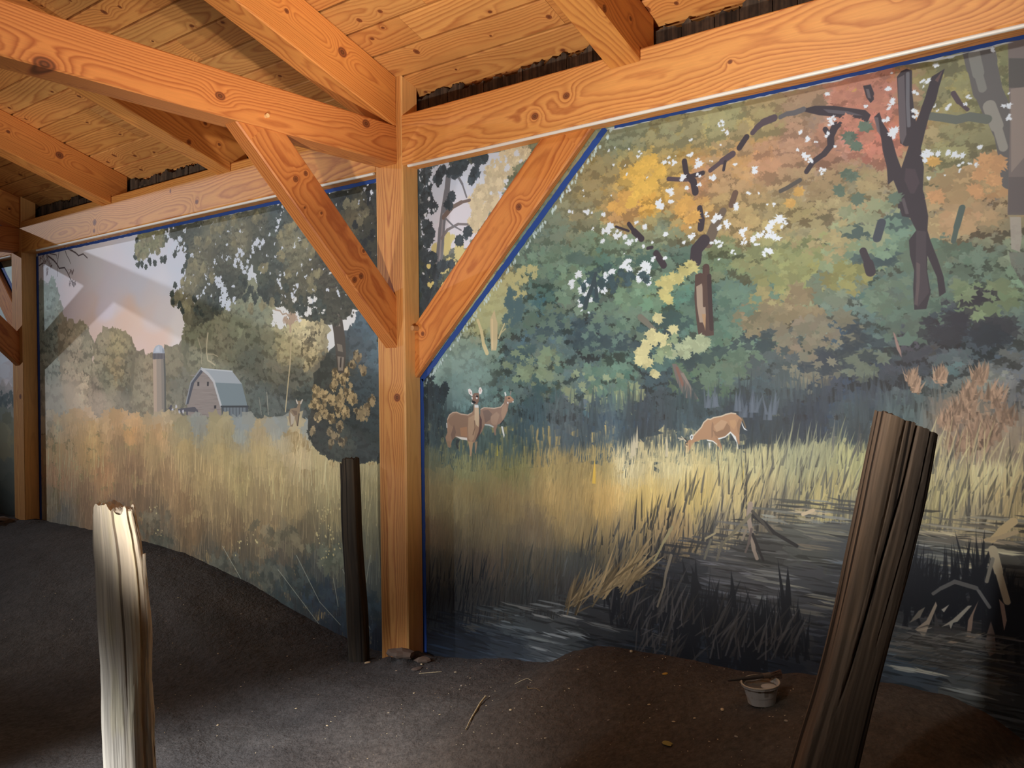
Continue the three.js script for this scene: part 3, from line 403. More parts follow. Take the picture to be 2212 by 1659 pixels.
    for (const [x, y, r] of [[-2.943, 0.495, 0.021], [-2.956, 0.593, 0.01], [-2.857, 0.488, 0.016]]) for (let i = 0; i < 5; i++) P.leaf(x + gauss() * r * 0.5, y + gauss() * r * 0.5, rr(0.008, 0.016), 'rgb(222,216,149)', 1);
    // dark shrub at the left, beside the post
    for (const [x, y, r] of [[-2.966, 0.062, 0.071], [-2.951, -0.032, 0.08], [-2.969, -0.126, 0.085], [-2.921, -0.102, 0.07], [-2.907, -0.219, 0.093], [-2.955, -0.267, 0.094], [-2.888, -0.055, 0.042], [-2.857, -0.032, 0.028]]) for (let i = 0; i < 30; i++) P.leaf(x + gauss() * r * 0.5, y + gauss() * r * 0.6, rr(0.008, 0.022), css([[-2.952, -0.102, 40, 58, 70]][0].slice(2), 1 + 0.15 * gauss()), 0.9, 1.2);
    // bare limbs and trunks
    const limb = 'rgb(52,48,60)', limbHi = 'rgb(101,98,107)', limbMid = 'rgb(76,67,79)';
    // big tree at the right edge
    const far1 = 'rgb(94,95,99)', far2 = 'rgb(113,107,109)';
    P.line([[-0.481, 1.108], [-0.466, 1.029], [-0.451, 0.943], [-0.424, 0.866], [-0.402, 0.802], [-0.391, 0.732], [-0.385, 0.633]], far1, 0.095, 0.055); P.line([[-0.488, 1.066], [-0.476, 0.999], [-0.464, 0.946]], 'rgb(120,124,124)', 0.04, 0.02); P.line([[-0.445, 0.885], [-0.424, 0.816], [-0.406, 0.742]], 'rgb(137,139,137)', 0.045, 0.02);
    P.poly([[-0.39, 1.113], [-0.3, 1.089], [-0.305, 0.517], [-0.396, 0.529], [-0.387, 0.809], [-0.389, 0.95]], far2); P.poly([[-0.388, 1.028], [-0.301, 1.007], [-0.302, 0.914], [-0.389, 0.933]], 'rgb(83,83,85)'); P.poly([[-0.384, 0.928], [-0.343, 0.926], [-0.345, 0.704], [-0.385, 0.657]], 'rgb(140,132,129)', 0.8); P.poly([[-0.392, 0.644], [-0.304, 0.631], [-0.305, 0.51], [-0.396, 0.522]], 'rgb(93,90,95)', 0.9);
    P.poly([[-0.39, 0.515], [-0.359, 0.511], [-0.357, 0.443], [-0.363, 0.398], [-0.387, 0.411]], 'rgb(163,160,156)', 0.9); P.poly([[-0.394, 0.401], [-0.306, 0.392], [-0.308, 0.264], [-0.349, 0.281], [-0.388, 0.361]], 'rgb(104,105,109)', 0.6);
    P.line([[-0.625, 0.888], [-0.585, 0.875], [-0.542, 0.859], [-0.503, 0.862], [-0.452, 0.843]], 'rgb(94,103,100)', 0.026, 0.03); P.line([[-0.551, 0.95], [-0.535, 0.918], [-0.509, 0.887]], limbMid, 0.018, 0.01);
    // forked snag
    P.poly([[-0.727, 1.045], [-0.713, 1.061], [-0.696, 1.066], [-0.678, 1.056], [-0.679, 0.993], [-0.673, 0.916], [-0.666, 0.87], [-0.688, 0.799], [-0.702, 0.798], [-0.719, 0.813], [-0.722, 0.911]], limb); P.poly([[-0.724, 1.04], [-0.703, 1.047], [-0.7, 0.922], [-0.698, 0.839], [-0.712, 0.804], [-0.721, 0.836]], limbHi, 0.75); P.line([[-0.692, 1.048], [-0.693, 0.943], [-0.69, 0.868]], 'rgb(97,100,112)', 0.012);
    P.poly([[-0.617, 1.02], [-0.576, 1.038], [-0.594, 0.981], [-0.604, 0.939], [-0.625, 0.892], [-0.639, 0.839], [-0.65, 0.793], [-0.653, 0.782], [-0.644, 0.717], [-0.648, 0.643], [-0.638, 0.575], [-0.728, 0.587], [-0.728, 0.648], [-0.742, 0.688], [-0.76, 0.675], [-0.763, 0.736], [-0.776, 0.796], [-0.781, 0.843], [-0.804, 0.92], [-0.786, 0.934], [-0.775, 0.895], [-0.747, 0.84], [-0.73, 0.769], [-0.716, 0.725], [-0.706, 0.754], [-0.688, 0.807], [-0.673, 0.864], [-0.655, 0.906], [-0.638, 0.954]], limb); P.poly([[-0.804, 0.92], [-0.79, 0.917], [-0.783, 0.851], [-0.794, 0.868]], limbHi, 0.8); P.poly([[-0.702, 0.723], [-0.671, 0.714], [-0.658, 0.667], [-0.682, 0.618], [-0.706, 0.682]], limbMid, 0.6); P.poly([[-0.607, 1.006], [-0.583, 1.034], [-0.597, 0.997]], 'rgb(105,82,83)', 0.8);
    P.poly([[-0.728, 0.639], [-0.644, 0.627], [-0.632, 0.548], [-0.635, 0.5], [-0.626, 0.465], [-0.603, 0.396], [-0.586, 0.336], [-0.58, 0.284], [-0.6, 0.271], [-0.607, 0.338], [-0.636, 0.414], [-0.637, 0.362], [-0.627, 0.287], [-0.641, 0.232], [-0.679, 0.231], [-0.682, 0.306], [-0.678, 0.366], [-0.691, 0.42], [-0.694, 0.473], [-0.67, 0.504], [-0.69, 0.551], [-0.715, 0.558], [-0.725, 0.597]], limb); P.poly([[-0.67, 0.504], [-0.639, 0.496], [-0.64, 0.363], [-0.631, 0.288], [-0.669, 0.238], [-0.675, 0.317]], 'rgb(77,72,81)', 0.6); P.poly([[-0.671, 0.395], [-0.659, 0.387], [-0.661, 0.32], [-0.669, 0.245], [-0.679, 0.25], [-0.671, 0.328]], 'rgb(115,103,105)', 0.5); P.poly([[-0.717, 0.619], [-0.707, 0.621], [-0.693, 0.563], [-0.704, 0.564]], limbHi, 0.6);
    // broken branch sweeping left, and stubs
    P.poly([[-1.053, 1], [-1.009, 1.003], [-0.943, 0.989], [-0.893, 0.971], [-0.833, 0.951], [-0.815, 0.93], [-0.826, 0.905], [-0.856, 0.926], [-0.924, 0.944], [-0.997, 0.966], [-1.061, 0.995]], limb); P.poly([[-0.981, 0.985], [-0.893, 0.959], [-0.841, 0.933], [-0.893, 0.946], [-0.962, 0.967]], 'rgb(91,90,103)', 0.8); P.line([[-1.053, 0.998], [-1.085, 0.992], [-1.114, 0.994], [-1.139, 0.987]], 'rgb(89,90,98)', 0.022, 0.016); P.poly([[-0.84, 1.039], [-0.814, 1.038], [-0.803, 1.005], [-0.804, 0.982], [-0.815, 0.972], [-0.829, 0.995]], limb); P.poly([[-0.831, 1.026], [-0.82, 1.023], [-0.813, 0.987], [-0.824, 0.993]], limbHi, 0.8);
    P.line([[-1.164, 0.988], [-1.206, 0.98], [-1.231, 0.965], [-1.248, 0.948]], limbMid, 0.03, 0.018); P.line([[-1.273, 0.936], [-1.302, 0.9]], limb, 0.026, 0.02); P.line([[-1.33, 0.88], [-1.374, 0.859], [-1.424, 0.831]], limbMid, 0.03, 0.014); P.line([[-1.361, 0.856], [-1.368, 0.824]], limb, 0.012);
    P.line([[-0.912, 0.934], [-0.939, 0.911], [-0.955, 0.879], [-0.954, 0.847], [-0.979, 0.82], [-1.019, 0.798], [-1.043, 0.766]], limb, 0.03, 0.018); P.line([[-0.974, 0.91], [-0.955, 0.875]], limb, 0.018); P.line([[-1.068, 0.738], [-1.117, 0.716], [-1.142, 0.708]], 'rgb(78,77,77)', 0.016); P.line([[-1.321, 0.726], [-1.337, 0.682]], 'rgb(95,78,70)', 0.03, 0.02);
    P.line([[-1.536, 0.886], [-1.527, 0.828], [-1.497, 0.798], [-1.489, 0.754]], limb, 0.022, 0.03); P.line([[-1.608, 0.826], [-1.553, 0.815], [-1.525, 0.811]], limbMid, 0.018); P.line([[-1.52, 0.819], [-1.456, 0.826]], limb, 0.024, 0.014); P.line([[-1.796, 0.664], [-1.771, 0.629], [-1.736, 0.594]], limb, 0.014, 0.032); P.line([[-1.859, 0.66], [-1.797, 0.634]], limb, 0.01); P.line([[-1.668, 0.525], [-1.634, 0.473]], limb, 0.034, 0.024); P.line([[-1.707, 0.551], [-1.687, 0.553]], limb, 0.014);
    // shattered trunk in the middle
    P.line([[-1.372, 0.662], [-1.409, 0.604], [-1.436, 0.544]], 'rgb(96,88,81)', 0.022, 0.05); P.line([[-1.492, 0.477], [-1.487, 0.523], [-1.454, 0.554]], limb, 0.05, 0.05); P.line([[-1.471, 0.688], [-1.463, 0.64], [-1.468, 0.606]], limb, 0.02, 0.03); P.line([[-1.447, 0.447], [-1.447, 0.409]], 'rgb(70,54,54)', 0.03);
    P.poly([[-1.494, 0.422], [-1.47, 0.428], [-1.452, 0.418], [-1.454, 0.444], [-1.436, 0.442], [-1.437, 0.391], [-1.426, 0.327], [-1.418, 0.226], [-1.417, 0.175], [-1.46, 0.172], [-1.483, 0.178], [-1.491, 0.238], [-1.499, 0.332], [-1.496, 0.383]], 'rgb(73,57,56)'); P.poly([[-1.49, 0.374], [-1.466, 0.385], [-1.453, 0.329], [-1.45, 0.261], [-1.453, 0.202], [-1.464, 0.228], [-1.477, 0.229], [-1.488, 0.297]], 'rgb(149,136,126)'); P.line([[-1.457, 0.38], [-1.456, 0.295]], 'rgb(75,59,56)', 0.012); P.poly([[-1.468, 0.262], [-1.45, 0.261], [-1.453, 0.193], [-1.459, 0.219]], 'rgb(160,132,102)', 0.9); P.line([[-1.434, 0.412], [-1.431, 0.306], [-1.426, 0.201]], 'rgb(54,42,47)', 0.018);
    // fallen leaning trunk below, and a lit scrap of bark
    P.poly([[-1.602, 0.065], [-1.582, 0.065], [-1.536, 0.003], [-1.486, -0.078], [-1.5, -0.083], [-1.546, -0.074], [-1.579, -0.013]], 'rgb(104,99,100)'); P.line([[-1.58, 0.047], [-1.564, 0.004], [-1.553, -0.022]], 'rgb(118,90,84)', 0.012); P.poly([[-1.564, 0.025], [-1.55, 0.029], [-1.509, -0.044], [-1.518, -0.044]], 'rgb(130,123,120)', 0.8); P.line([[-1.746, 0.265], [-1.717, 0.241], [-1.682, 0.208]], 'rgb(105,107,101)', 0.03, 0.02); P.poly([[-0.749, 0.159], [-0.742, 0.151], [-0.723, 0.09], [-0.721, 0.067], [-0.737, 0.098]], 'rgb(148,126,124)'); P.line([[-0.846, 0.451], [-0.828, 0.403], [-0.821, 0.375]], limb, 0.02, 0.04); P.line([[-0.783, 0.544], [-0.798, 0.492]], 'rgb(59,69,84)', 0.03); P.line([[-0.528, 0.563], [-0.545, 0.5], [-0.555, 0.454]], 'rgb(76,94,93)', 0.022, 0.014);
    P.line([[-2.635, 0.299], [-2.614, 0.249], [-2.6, 0.18], [-2.58, 0.139]], 'rgb(202,196,158)', 0.014, 0.024); P.poly([[-2.559, 0.299], [-2.53, 0.345], [-2.523, 0.305], [-2.513, 0.28], [-2.515, 0.185], [-2.523, 0.149], [-2.554, 0.15], [-2.558, 0.226]], 'rgb(191,183,151)'); P.line([[-2.546, 0.298], [-2.546, 0.162]], 'rgb(210,198,163)', 0.01); P.line([[-2.507, 0.208], [-2.491, 0.24], [-2.471, 0.274]], 'rgb(191,189,154)', 0.01, 0.006); P.line([[-2.491, 0.232], [-2.466, 0.25]], 'rgb(181,180,149)', 0.006);
    // gaps of bright sky
    for (const [x, y, r] of [[-1.979, 1.011, 0.016], [-1.886, 0.99, 0.009], [-1.859, 0.999, 0.006], [-1.792, 0.98, 0.009], [-1.744, 0.949, 0.015], [-1.863, 0.924, 0.009], [-1.811, 0.916, 0.006], [-1.804, 0.878, 0.009], [-1.703, 0.847, 0.011], [-1.631, 0.901, 0.017], [-1.59, 0.886, 0.017], [-1.604, 0.914, 0.01], [-1.573, 0.913, 0.006], [-1.51, 0.907, 0.015], [-1.474, 0.862, 0.023], [-1.507, 0.968, 0.01], [-1.377, 1.005, 0.017], [-1.369, 0.983, 0.008], [-1.351, 0.969, 0.012], [-1.376, 0.926, 0.008], [-1.419, 0.866, 0.007], [-1.32, 0.839, 0.011], [-1.548, 0.819, 0.019], [-1.479, 0.821, 0.013], [-1.42, 0.799, 0.017], [-1.402, 0.796, 0.008], [-1.241, 0.808, 0.018], [-1.47, 0.785, 0.013], [-1.597, 0.77, 0.022], [-1.53, 0.777, 0.015], [-1.653, 0.734, 0.028], [-1.597, 0.731, 0.015], [-1.641, 0.715, 0.019], [-2.098, 0.852, 0.01], [-2.023, 0.836, 0.007], [-2.021, 0.812, 0.006], [-2.086, 0.753, 0.016], [-2.008, 0.741, 0.02], [-1.98, 0.737, 0.009], [-1.919, 0.72, 0.014], [-1.88, 0.797, 0.006], [-1.263, 0.715, 0.012], [-1.225, 0.714, 0.008], [-1.32, 0.676, 0.023], [-1.193, 0.663, 0.008], [-1.168, 0.661, 0.01], [-1.408, 0.641, 0.024], [-1.435, 0.653, 0.013], [-1.369, 0.607, 0.021], [-1.344, 0.608, 0.008], [-1.291, 0.577, 0.022], [-1.389, 0.597, 0.013], [-1.971, 0.662, 0.01], [-1.922, 0.651, 0.018], [-1.885, 0.652, 0.027], [-1.854, 0.634, 0.027], [-1.823, 0.608, 0.018], [-1.797, 0.587, 0.02], [-1.928, 0.602, 0.014], [-1.757, 0.592, 0.012], [-1.727, 0.562, 0.013], [-1.687, 0.573, 0.011], [-1.62, 0.605, 0.016], [-1.721, 0.645, 0.018], [-1.761, 0.664, 0.013], [-1.542, 0.555, 0.017], [-1.509, 0.573, 0.017], [-1.5, 0.589, 0.009], [-1.514, 0.612, 0.009], [-1.16, 0.602, 0.028], [-1.185, 0.577, 0.024], [-1.198, 0.55, 0.024], [-1.161, 0.542, 0.02], [-1.244, 0.535, 0.02], [-1.287, 0.531, 0.016], [-1.236, 0.522, 0.016], [-1.195, 0.489, 0.02], [-1.211, 0.479, 0.012], [-1.132, 0.582, 0.016], [-1.418, 0.542, 0.013], [-1.383, 0.534, 0.014], [-1.4, 0.544, 0.013], [-1.33, 0.499, 0.012], [-1.392, 0.472, 0.008], [-1.819, 0.54, 0.005], [-1.804, 0.502, 0.02], [-1.825, 0.482, 0.018], [-1.888, 0.46, 0.027], [-1.909, 0.453, 0.018], [-1.728, 0.468, 0.031], [-1.748, 0.443, 0.027], [-1.714, 0.418, 0.027], [-1.703, 0.475, 0.018], [-1.794, 0.474, 0.018], [-1.678, 0.508, 0.015], [-1.629, 0.503, 0.013], [-2.062, 0.47, 0.023], [-2.012, 0.433, 0.028], [-2.09, 0.435, 0.024], [-2.04, 0.403, 0.023], [-1.974, 0.407, 0.023], [-1.926, 0.394, 0.018]]) P.gap(x, y, r * 0.9, WHITE);
    for (const [x, y, r] of [[-2.019, 0.434, 0.023], [-1.986, 0.418, 0.023], [-2.019, 0.378, 0.021], [-2.042, 0.342, 0.021], [-1.992, 0.353, 0.019], [-1.954, 0.397, 0.018], [-1.932, 0.386, 0.014], [-2.037, 0.309, 0.011], [-2.004, 0.302, 0.009], [-1.739, 0.443, 0.013], [-1.714, 0.458, 0.018], [-1.754, 0.426, 0.02], [-1.724, 0.428, 0.018], [-1.705, 0.404, 0.012], [-1.889, 0.456, 0.018], [-1.905, 0.43, 0.011], [-1.825, 0.486, 0.018], [-1.81, 0.503, 0.014], [-1.784, 0.474, 0.018]]) P.gap(x, y, r * 0.85, WHITE);
    for (const [x, y, r] of [[-1.06, 1.088, 0.012], [-0.963, 1.035, 0.012], [-0.833, 0.961, 0.012], [-0.745, 1.06, 0.006], [-0.756, 1.01, 0.014], [-0.741, 0.961, 0.019], [-0.75, 0.94, 0.011], [-0.764, 0.905, 0.015], [-0.736, 0.857, 0.02], [-0.744, 0.847, 0.015], [-0.603, 1.052, 0.013], [-0.637, 1.013, 0.015], [-0.644, 0.993, 0.007], [-0.665, 0.978, 0.016], [-0.568, 0.906, 0.013], [-0.609, 0.918, 0.008], [-0.599, 0.902, 0.005], [-0.509, 0.927, 0.011], [-0.515, 0.906, 0.01], [-0.431, 1.066, 0.012], [-0.45, 1.089, 0.018], [-0.391, 1.088, 0.008], [-0.393, 0.874, 0.014], [-0.39, 0.838, 0.011], [-0.389, 0.915, 0.006], [-0.666, 0.915, 0.015], [-0.669, 0.893, 0.01], [-1.064, 0.915, 0.012], [-0.971, 0.89, 0.013], [-0.955, 0.93, 0.016], [-0.947, 0.944, 0.012], [-1.034, 0.885, 0.012], [-1.006, 0.872, 0.01], [-0.94, 0.84, 0.01], [-1.079, 0.849, 0.012], [-1.043, 0.822, 0.02], [-1.027, 0.808, 0.014], [-0.984, 0.753, 0.018], [-0.992, 0.77, 0.01], [-0.64, 0.765, 0.019], [-0.623, 0.754, 0.018], [-0.596, 0.754, 0.016], [-0.563, 0.751, 0.018], [-0.536, 0.74, 0.018], [-0.633, 0.745, 0.015], [-0.472, 0.757, 0.013], [-0.533, 0.71, 0.011], [-0.537, 0.689, 0.011], [-0.485, 0.699, 0.011], [-0.504, 0.705, 0.009], [-0.58, 0.681, 0.005], [-0.63, 0.678, 0.01]]) P.gap(x, y, r * 0.85, WHITE);
    // dark leaves that hang across the gaps
    for (const [x, y, r] of [[-2.019, 0.406, 0.014], [-1.981, 0.385, 0.014], [-1.996, 0.437, 0.012], [-1.942, 0.419, 0.014], [-2.031, 0.36, 0.009], [-1.965, 0.356, 0.011], [-1.889, 0.433, 0.014], [-1.868, 0.404, 0.027], [-1.821, 0.418, 0.027], [-1.795, 0.443, 0.018], [-1.734, 0.442, 0.008], [-1.714, 0.423, 0.008], [-1.836, 0.46, 0.014]]) for (let i = 0; i < 6; i++) P.leaf(x + gauss() * r * 0.7, y + gauss() * r * 0.7, rr(0.007, 0.018), css([[-1.932, 0.446, 56, 80, 91]][0].slice(2), 1 + 0.1 * gauss()), 1, 1.3);
    P.line([[-1.963, 0.467], [-1.98, 0.417], [-2.009, 0.359], [-2.02, 0.322]], 'rgb(54,72,83)', 0.016, 0.024); P.line([[-1.969, 0.449], [-1.962, 0.397], [-1.959, 0.365]], 'rgb(54,72,83)', 0.014, 0.02);
    // sunlit sprigs
    const sun = (list, n, col, s = 1) => { for (const [x, y, r] of list) for (let i = 0; i < n; i++) P.leaf(x + gauss() * r * 0.6, y + gauss() * r * 0.55, rr(0.009, 0.021) * s, css(col, 1 + 0.07 * gauss()), 0.95, rr(1, 1.7), rr(-1, 0.6), 0.6); };
    sun([[-1.512, 0.458, 0.021], [-1.54, 0.434, 0.026], [-1.597, 0.413, 0.026], [-1.617, 0.384, 0.026], [-1.646, 0.404, 0.022], [-1.636, 0.355, 0.018], [-1.613, 0.327, 0.013], [-1.564, 0.41, 0.017]], 11, [[-1.6, 0.409, 179, 177, 123]][0].slice(2));
    sun([[-1.667, 0.256, 0.016], [-1.697, 0.196, 0.022], [-1.718, 0.148, 0.027], [-1.738, 0.113, 0.022], [-1.754, 0.082, 0.022], [-1.719, 0.077, 0.022], [-1.688, 0.16, 0.027], [-1.648, 0.18, 0.022], [-1.595, 0.204, 0.01], [-1.68, 0.027, 0.018], [-1.639, 0.141, 0.022]], 12, [[-1.71, 0.147, 190, 190, 148]][0].slice(2));
    sun([[-1.567, 0.129, 0.026], [-1.52, 0.149, 0.026], [-1.483, 0.127, 0.026], [-1.539, 0.103, 0.022], [-1.451, 0.147, 0.021], [-1.601, 0.104, 0.022], [-1.474, 0.16, 0.017]], 10, [[-1.521, 0.131, 152, 168, 142]][0].slice(2)); sun([[-1.63, 0.123, 0.031], [-1.591, 0.165, 0.022], [-1.659, 0.097, 0.022]], 8, [[-1.625, 0.115, 122, 143, 117]][0].slice(2));
    sun([[-1.639, 0.863, 0.031], [-1.697, 0.908, 0.031], [-1.737, 0.897, 0.027], [-1.759, 0.793, 0.031], [-1.79, 0.762, 0.031], [-1.714, 0.8, 0.027], [-1.679, 0.817, 0.022]], 16, [[-1.724, 0.778, 206, 173, 89]][0].slice(2), 1.2); sun([[-1.531, 0.713, 0.03], [-1.55, 0.685, 0.026], [-1.509, 0.646, 0.019], [-1.49, 0.66, 0.017], [-1.842, 0.733, 0.027], [-1.821, 0.784, 0.027], [-1.878, 0.751, 0.018]], 12, [[-1.535, 0.676, 195, 157, 90]][0].slice(2), 1.1); sun([[-1.101, 0.653, 0.016], [-1.076, 0.698, 0.02], [-0.877, 1.02, 0.012], [-0.613, 0.731, 0.007]], 8, [[-1.097, 0.654, 186, 153, 91]][0].slice(2));
    sun([[-0.81, 1.071, 0.023], [-0.839, 1.07, 0.027], [-0.892, 1.024, 0.031], [-0.866, 1.003, 0.023], [-0.789, 0.956, 0.023], [-0.767, 0.978, 0.023], [-0.864, 0.901, 0.019], [-0.827, 0.855, 0.023], [-0.901, 0.924, 0.023], [-0.877, 1.071, 0.023]], 8, [[-0.847, 1.016, 172, 122, 108]][0].slice(2), 0.9); sun([[-0.453, 0.708, 0.021], [-0.422, 0.692, 0.021], [-0.473, 0.671, 0.018], [-0.435, 0.64, 0.014], [-0.483, 0.612, 0.014], [-0.607, 0.611, 0.018]], 10, [[-0.457, 0.673, 187, 148, 109]][0].slice(2));
    sun([[-0.903, 0.736, 0.012], [-0.88, 0.721, 0.008], [-0.923, 0.676, 0.02], [-0.866, 0.637, 0.016], [-0.735, 0.626, 0.015], [-0.887, 0.862, 0.023], [-0.864, 0.831, 0.016], [-0.834, 0.887, 0.019]], 8, [[-0.882, 0.691, 87, 108, 99]][0].slice(2));
    // shaded scrub below the trees: upright loose strokes
    for (let i = 0; i < 2600; i++) { const x = rr(x0, x1), t = heightAt(forestTop, x), y = t + rr(-0.02, 0.24); const cc = forestPal(x, y); P.blade(x, y - 0.05, rr(0.05, 0.13), rr(0.008, 0.02), gauss() * 0.02, css(cc, 1 + 0.13 * gauss() + 0.15 * noise(x * 9, y * 5, 3)), 0.55); }
    for (const [x, y] of [[-1.262, -0.091], [-1.322, -0.087], [-1.292, -0.111], [-1.195, -0.119], [-1.203, -0.098], [-1.446, -0.075], [-1.41, -0.07]]) for (let i = 0; i < 5; i++) P.blade(x + gauss() * 0.02, y - 0.04, rr(0.05, 0.1), rr(0.01, 0.02), gauss() * 0.02, 'rgb(92,107,126)', 0.6);
    for (const [x, y, r] of [[-0.541, -0.124, 0.044], [-0.525, -0.088, 0.036], [-0.506, -0.203, 0.043], [-0.552, -0.227, 0.037], [-0.578, -0.147, 0.022], [-0.449, -0.18, 0.029], [-0.481, -0.199, 0.032], [-0.596, 0.008, 0.022], [-0.678, -0.028, 0.015], [-0.689, -0.002, 0.015], [-0.479, 0.006, 0.022], [-0.441, -0.059, 0.032], [-0.411, -0.123, 0.032], [-0.505, -0.041, 0.029]]) for (let i = 0; i < 60; i++) { const u = rnd(); P.blade(x + gauss() * r * 0.7, y + gauss() * r * 0.7 - 0.02, rr(0.02, 0.06), rr(0.006, 0.013), gauss() * 0.02, css([[-0.546, -0.12, 184, 157, 136]][0].slice(2), u < 0.35 ? rr(0.6, 0.8) : rr(0.85, 1.1)), 0.8); }
    // buck grazing, two does
    buck(P); does(P);
    // meadow grass, row upon row
    grass(P, meadowPal, forestTop.map((p) => [p[0], p[1] + 0.012]), meadowEdge, x0, x1, 30000, 0.085);
    for (let i = 0; i < 900; i++) { const x = rr(x0, x1), t = heightAt(forestTop, x), c0 = meadowPal(x, t - 0.06); P.blade(x, t - 0.06, rr(0.05, 0.105), rr(0.002, 0.004), gauss() * 0.014, css(c0, 1.0 + 0.12 * gauss()), 0.6); }
    legs(P);
    for (const [x, y] of [[-1.788, -0.273], [-1.781, -0.268], [-1.77, -0.237], [-1.631, -0.268], [-1.796, -0.283]]) P.blade(x, y - 0.05, 0.1, 0.012, 0.004, 'rgb(199,196,174)', 0.9);
    P.blade(...[[-1.985, -0.452]][0], 0.11, 0.018, 0.006, 'rgb(228,196,90)', 0.9); P.blade(...[[-2.525, -0.354]][0], 0.07, 0.008, 0.002, 'rgb(189,185,91)', 0.9); P.blade(...[[-1.305, -0.418]][0], 0.1, 0.012, 0.006, 'rgb(212,195,110)', 0.8);
    // dark stems and lean stalks along the lower meadow
    for (let i = 0; i < 900; i++) { const x = rr(x0, x1), e = heightAt(meadowEdge, x), y = e + Math.pow(rnd(), 1.6) * 0.26 - 0.02, cc = marshPal(x, e - 0.05); P.blade(x, y, rr(0.06, 0.17), rr(0.004, 0.011), rr(-0.01, 0.05), css(cc, rr(0.6, 1.1)), 0.7); }
    for (let i = 0; i < 1500; i++) { const x = rr(x0, x1), e = heightAt(meadowEdge, x), y = e + Math.pow(rnd(), 1.3) * 0.25, cc = meadowPal(x, y + 0.03); P.blade(x, y, rr(0.06, 0.16), rr(0.0022, 0.0048), rr(-0.01, 0.05), css(cc, rr(0.85, 1.2)), 0.6); }
    // marsh water: long flat strokes
    for (let i = 0; i < 5200; i++) { const x = rr(x0, x1), y = rr(y0, -0.2); if (!inMarsh(x, y)) continue; const cc = marshPal(x, y), u = rnd(); P.streak(x, y, rr(0.05, 0.2), rr(0.004, 0.014), css(cc, u < 0.2 ? rr(1.25, 1.7) : u < 0.55 ? rr(0.55, 0.85) : rr(0.9, 1.12)), 0.8, rr(-0.1, 0.06)); }
    const glints = [[-1.044, -0.501, 0.069, 209, 198, 175], [-1.07, -0.527, 0.042, 197, 194, 172], [-1.205, -0.748, 0.107, 144, 150, 153], [-1.152, -0.78, 0.105, 176, 181, 172], [-1.214, -0.771, 0.071, 150, 157, 161], [-0.994, -0.551, 0.102, 140, 145, 137], [-0.977, -0.57, 0.119, 157, 161, 148], [-1.063, -0.626, 0.076, 147, 141, 129], [-1.028, -0.592, 0.086, 135, 137, 131], [-0.997, -0.807, 0.068, 150, 154, 151], [-0.972, -0.82, 0.068, 166, 168, 156], [-0.98, -0.838, 0.068, 151, 155, 148], [-1.243, -0.842, 0.036, 162, 173, 183], [-1.065, -0.869, 0.087, 148, 152, 148], [-0.607, -0.533, 0.063, 238, 229, 197], [-0.665, -0.536, 0.08, 210, 205, 181], [-0.496, -0.58, 0.062, 241, 235, 200], [-0.415, -0.571, 0.061, 241, 236, 205], [-0.544, -0.636, 0.068, 235, 230, 201], [-0.496, -0.633, 0.046, 215, 212, 190], [-0.428, -0.546, 0.091, 222, 206, 178], [-0.509, -0.543, 0.062, 204, 194, 169], [-0.601, -0.616, 0.079, 164, 171, 167], [-0.608, -0.672, 0.095, 143, 149, 150], [-0.658, -1.013, 0.096, 232, 241, 230], [-0.714, -1.016, 0.048, 226, 241, 241], [-2.122, -1.057, 0.062, 225, 234, 233], [-2.301, -1.081, 0.064, 219, 227, 228], [-2.381, -1.055, 0.087, 175, 183, 183], [-2.224, -1.158, 0.064, 201, 211, 216], [-2.098, -1.128, 0.083, 210, 225, 231], [-1.976, -1.07, 0.102, 150, 158, 162], [-2.29, -1.229, 0.086, 170, 178, 181], [-2.277, -1.194, 0.107, 163, 174, 173], [-1.816, -1.162, 0.079, 132, 139, 142], [-2.52, -1.16, 0.111, 134, 146, 151], [-1.662, -1.076, 0.116, 123, 125, 125], [-1.316, -0.717, 0.109, 111, 113, 115], [-1.393, -0.745, 0.092, 99, 103, 109], [-0.897, -0.667, 0.067, 115, 130, 145]];
    for (const s of glints) for (let i = 0; i < 4; i++) P.streak(s[0] + gauss() * s[2] * 0.5, s[1] + gauss() * 0.008, s[2] * rr(0.9, 2.2), rr(0.004, 0.010), css([s[3], s[4], s[5]], rr(0.85, 1.12)), 0.85, rr(-0.12, 0.06));
    // collapsed reeds: dark clumps and bent straw
    const darkReed = 'rgb(35,41,52)', dim2 = [[-1.514, -0.957, 81, 81, 84]][0].slice(2);
    for (const [bx, by, n, sp, hh] of [[-1.791, -1, 0.002, 1], [-1.682, -0.964, 0.002, 1], [-1.597, -0.97, 0.002, 1], [-1.515, -0.976, 0.002, 1], [-1.425, -0.961, 0.002, 1], [-1.338, -1.002, 0.002, 1], [-1.244, -0.986, 0.002, 1], [-1.172, -0.973, 0.002, 1], [-1.119, -0.981, 0.002, 1], [-1.859, -0.951, 0.002, 1], [-1.397, -1.067, 0.002, 1], [-1.557, -1.096, 0.002, 1], [-1.283, -1.082, 0.002, 1], [-0.712, -0.766, 0.002, 1], [-0.638, -0.739, 0.002, 1], [-0.566, -0.745, 0.002, 1], [-0.497, -0.704, 0.002, 1], [-0.443, -0.788, 0.002, 1], [-0.391, -0.824, 0.002, 1]].map((p) => [p[0], p[1], 46])) for (let i = 0; i < n; i++) P.blade(bx + gauss() * 0.05, by + gauss() * 0.05 - 0.04, rr(0.06, 0.2), rr(0.008, 0.02), gauss() * 0.05, darkReed, 0.8);
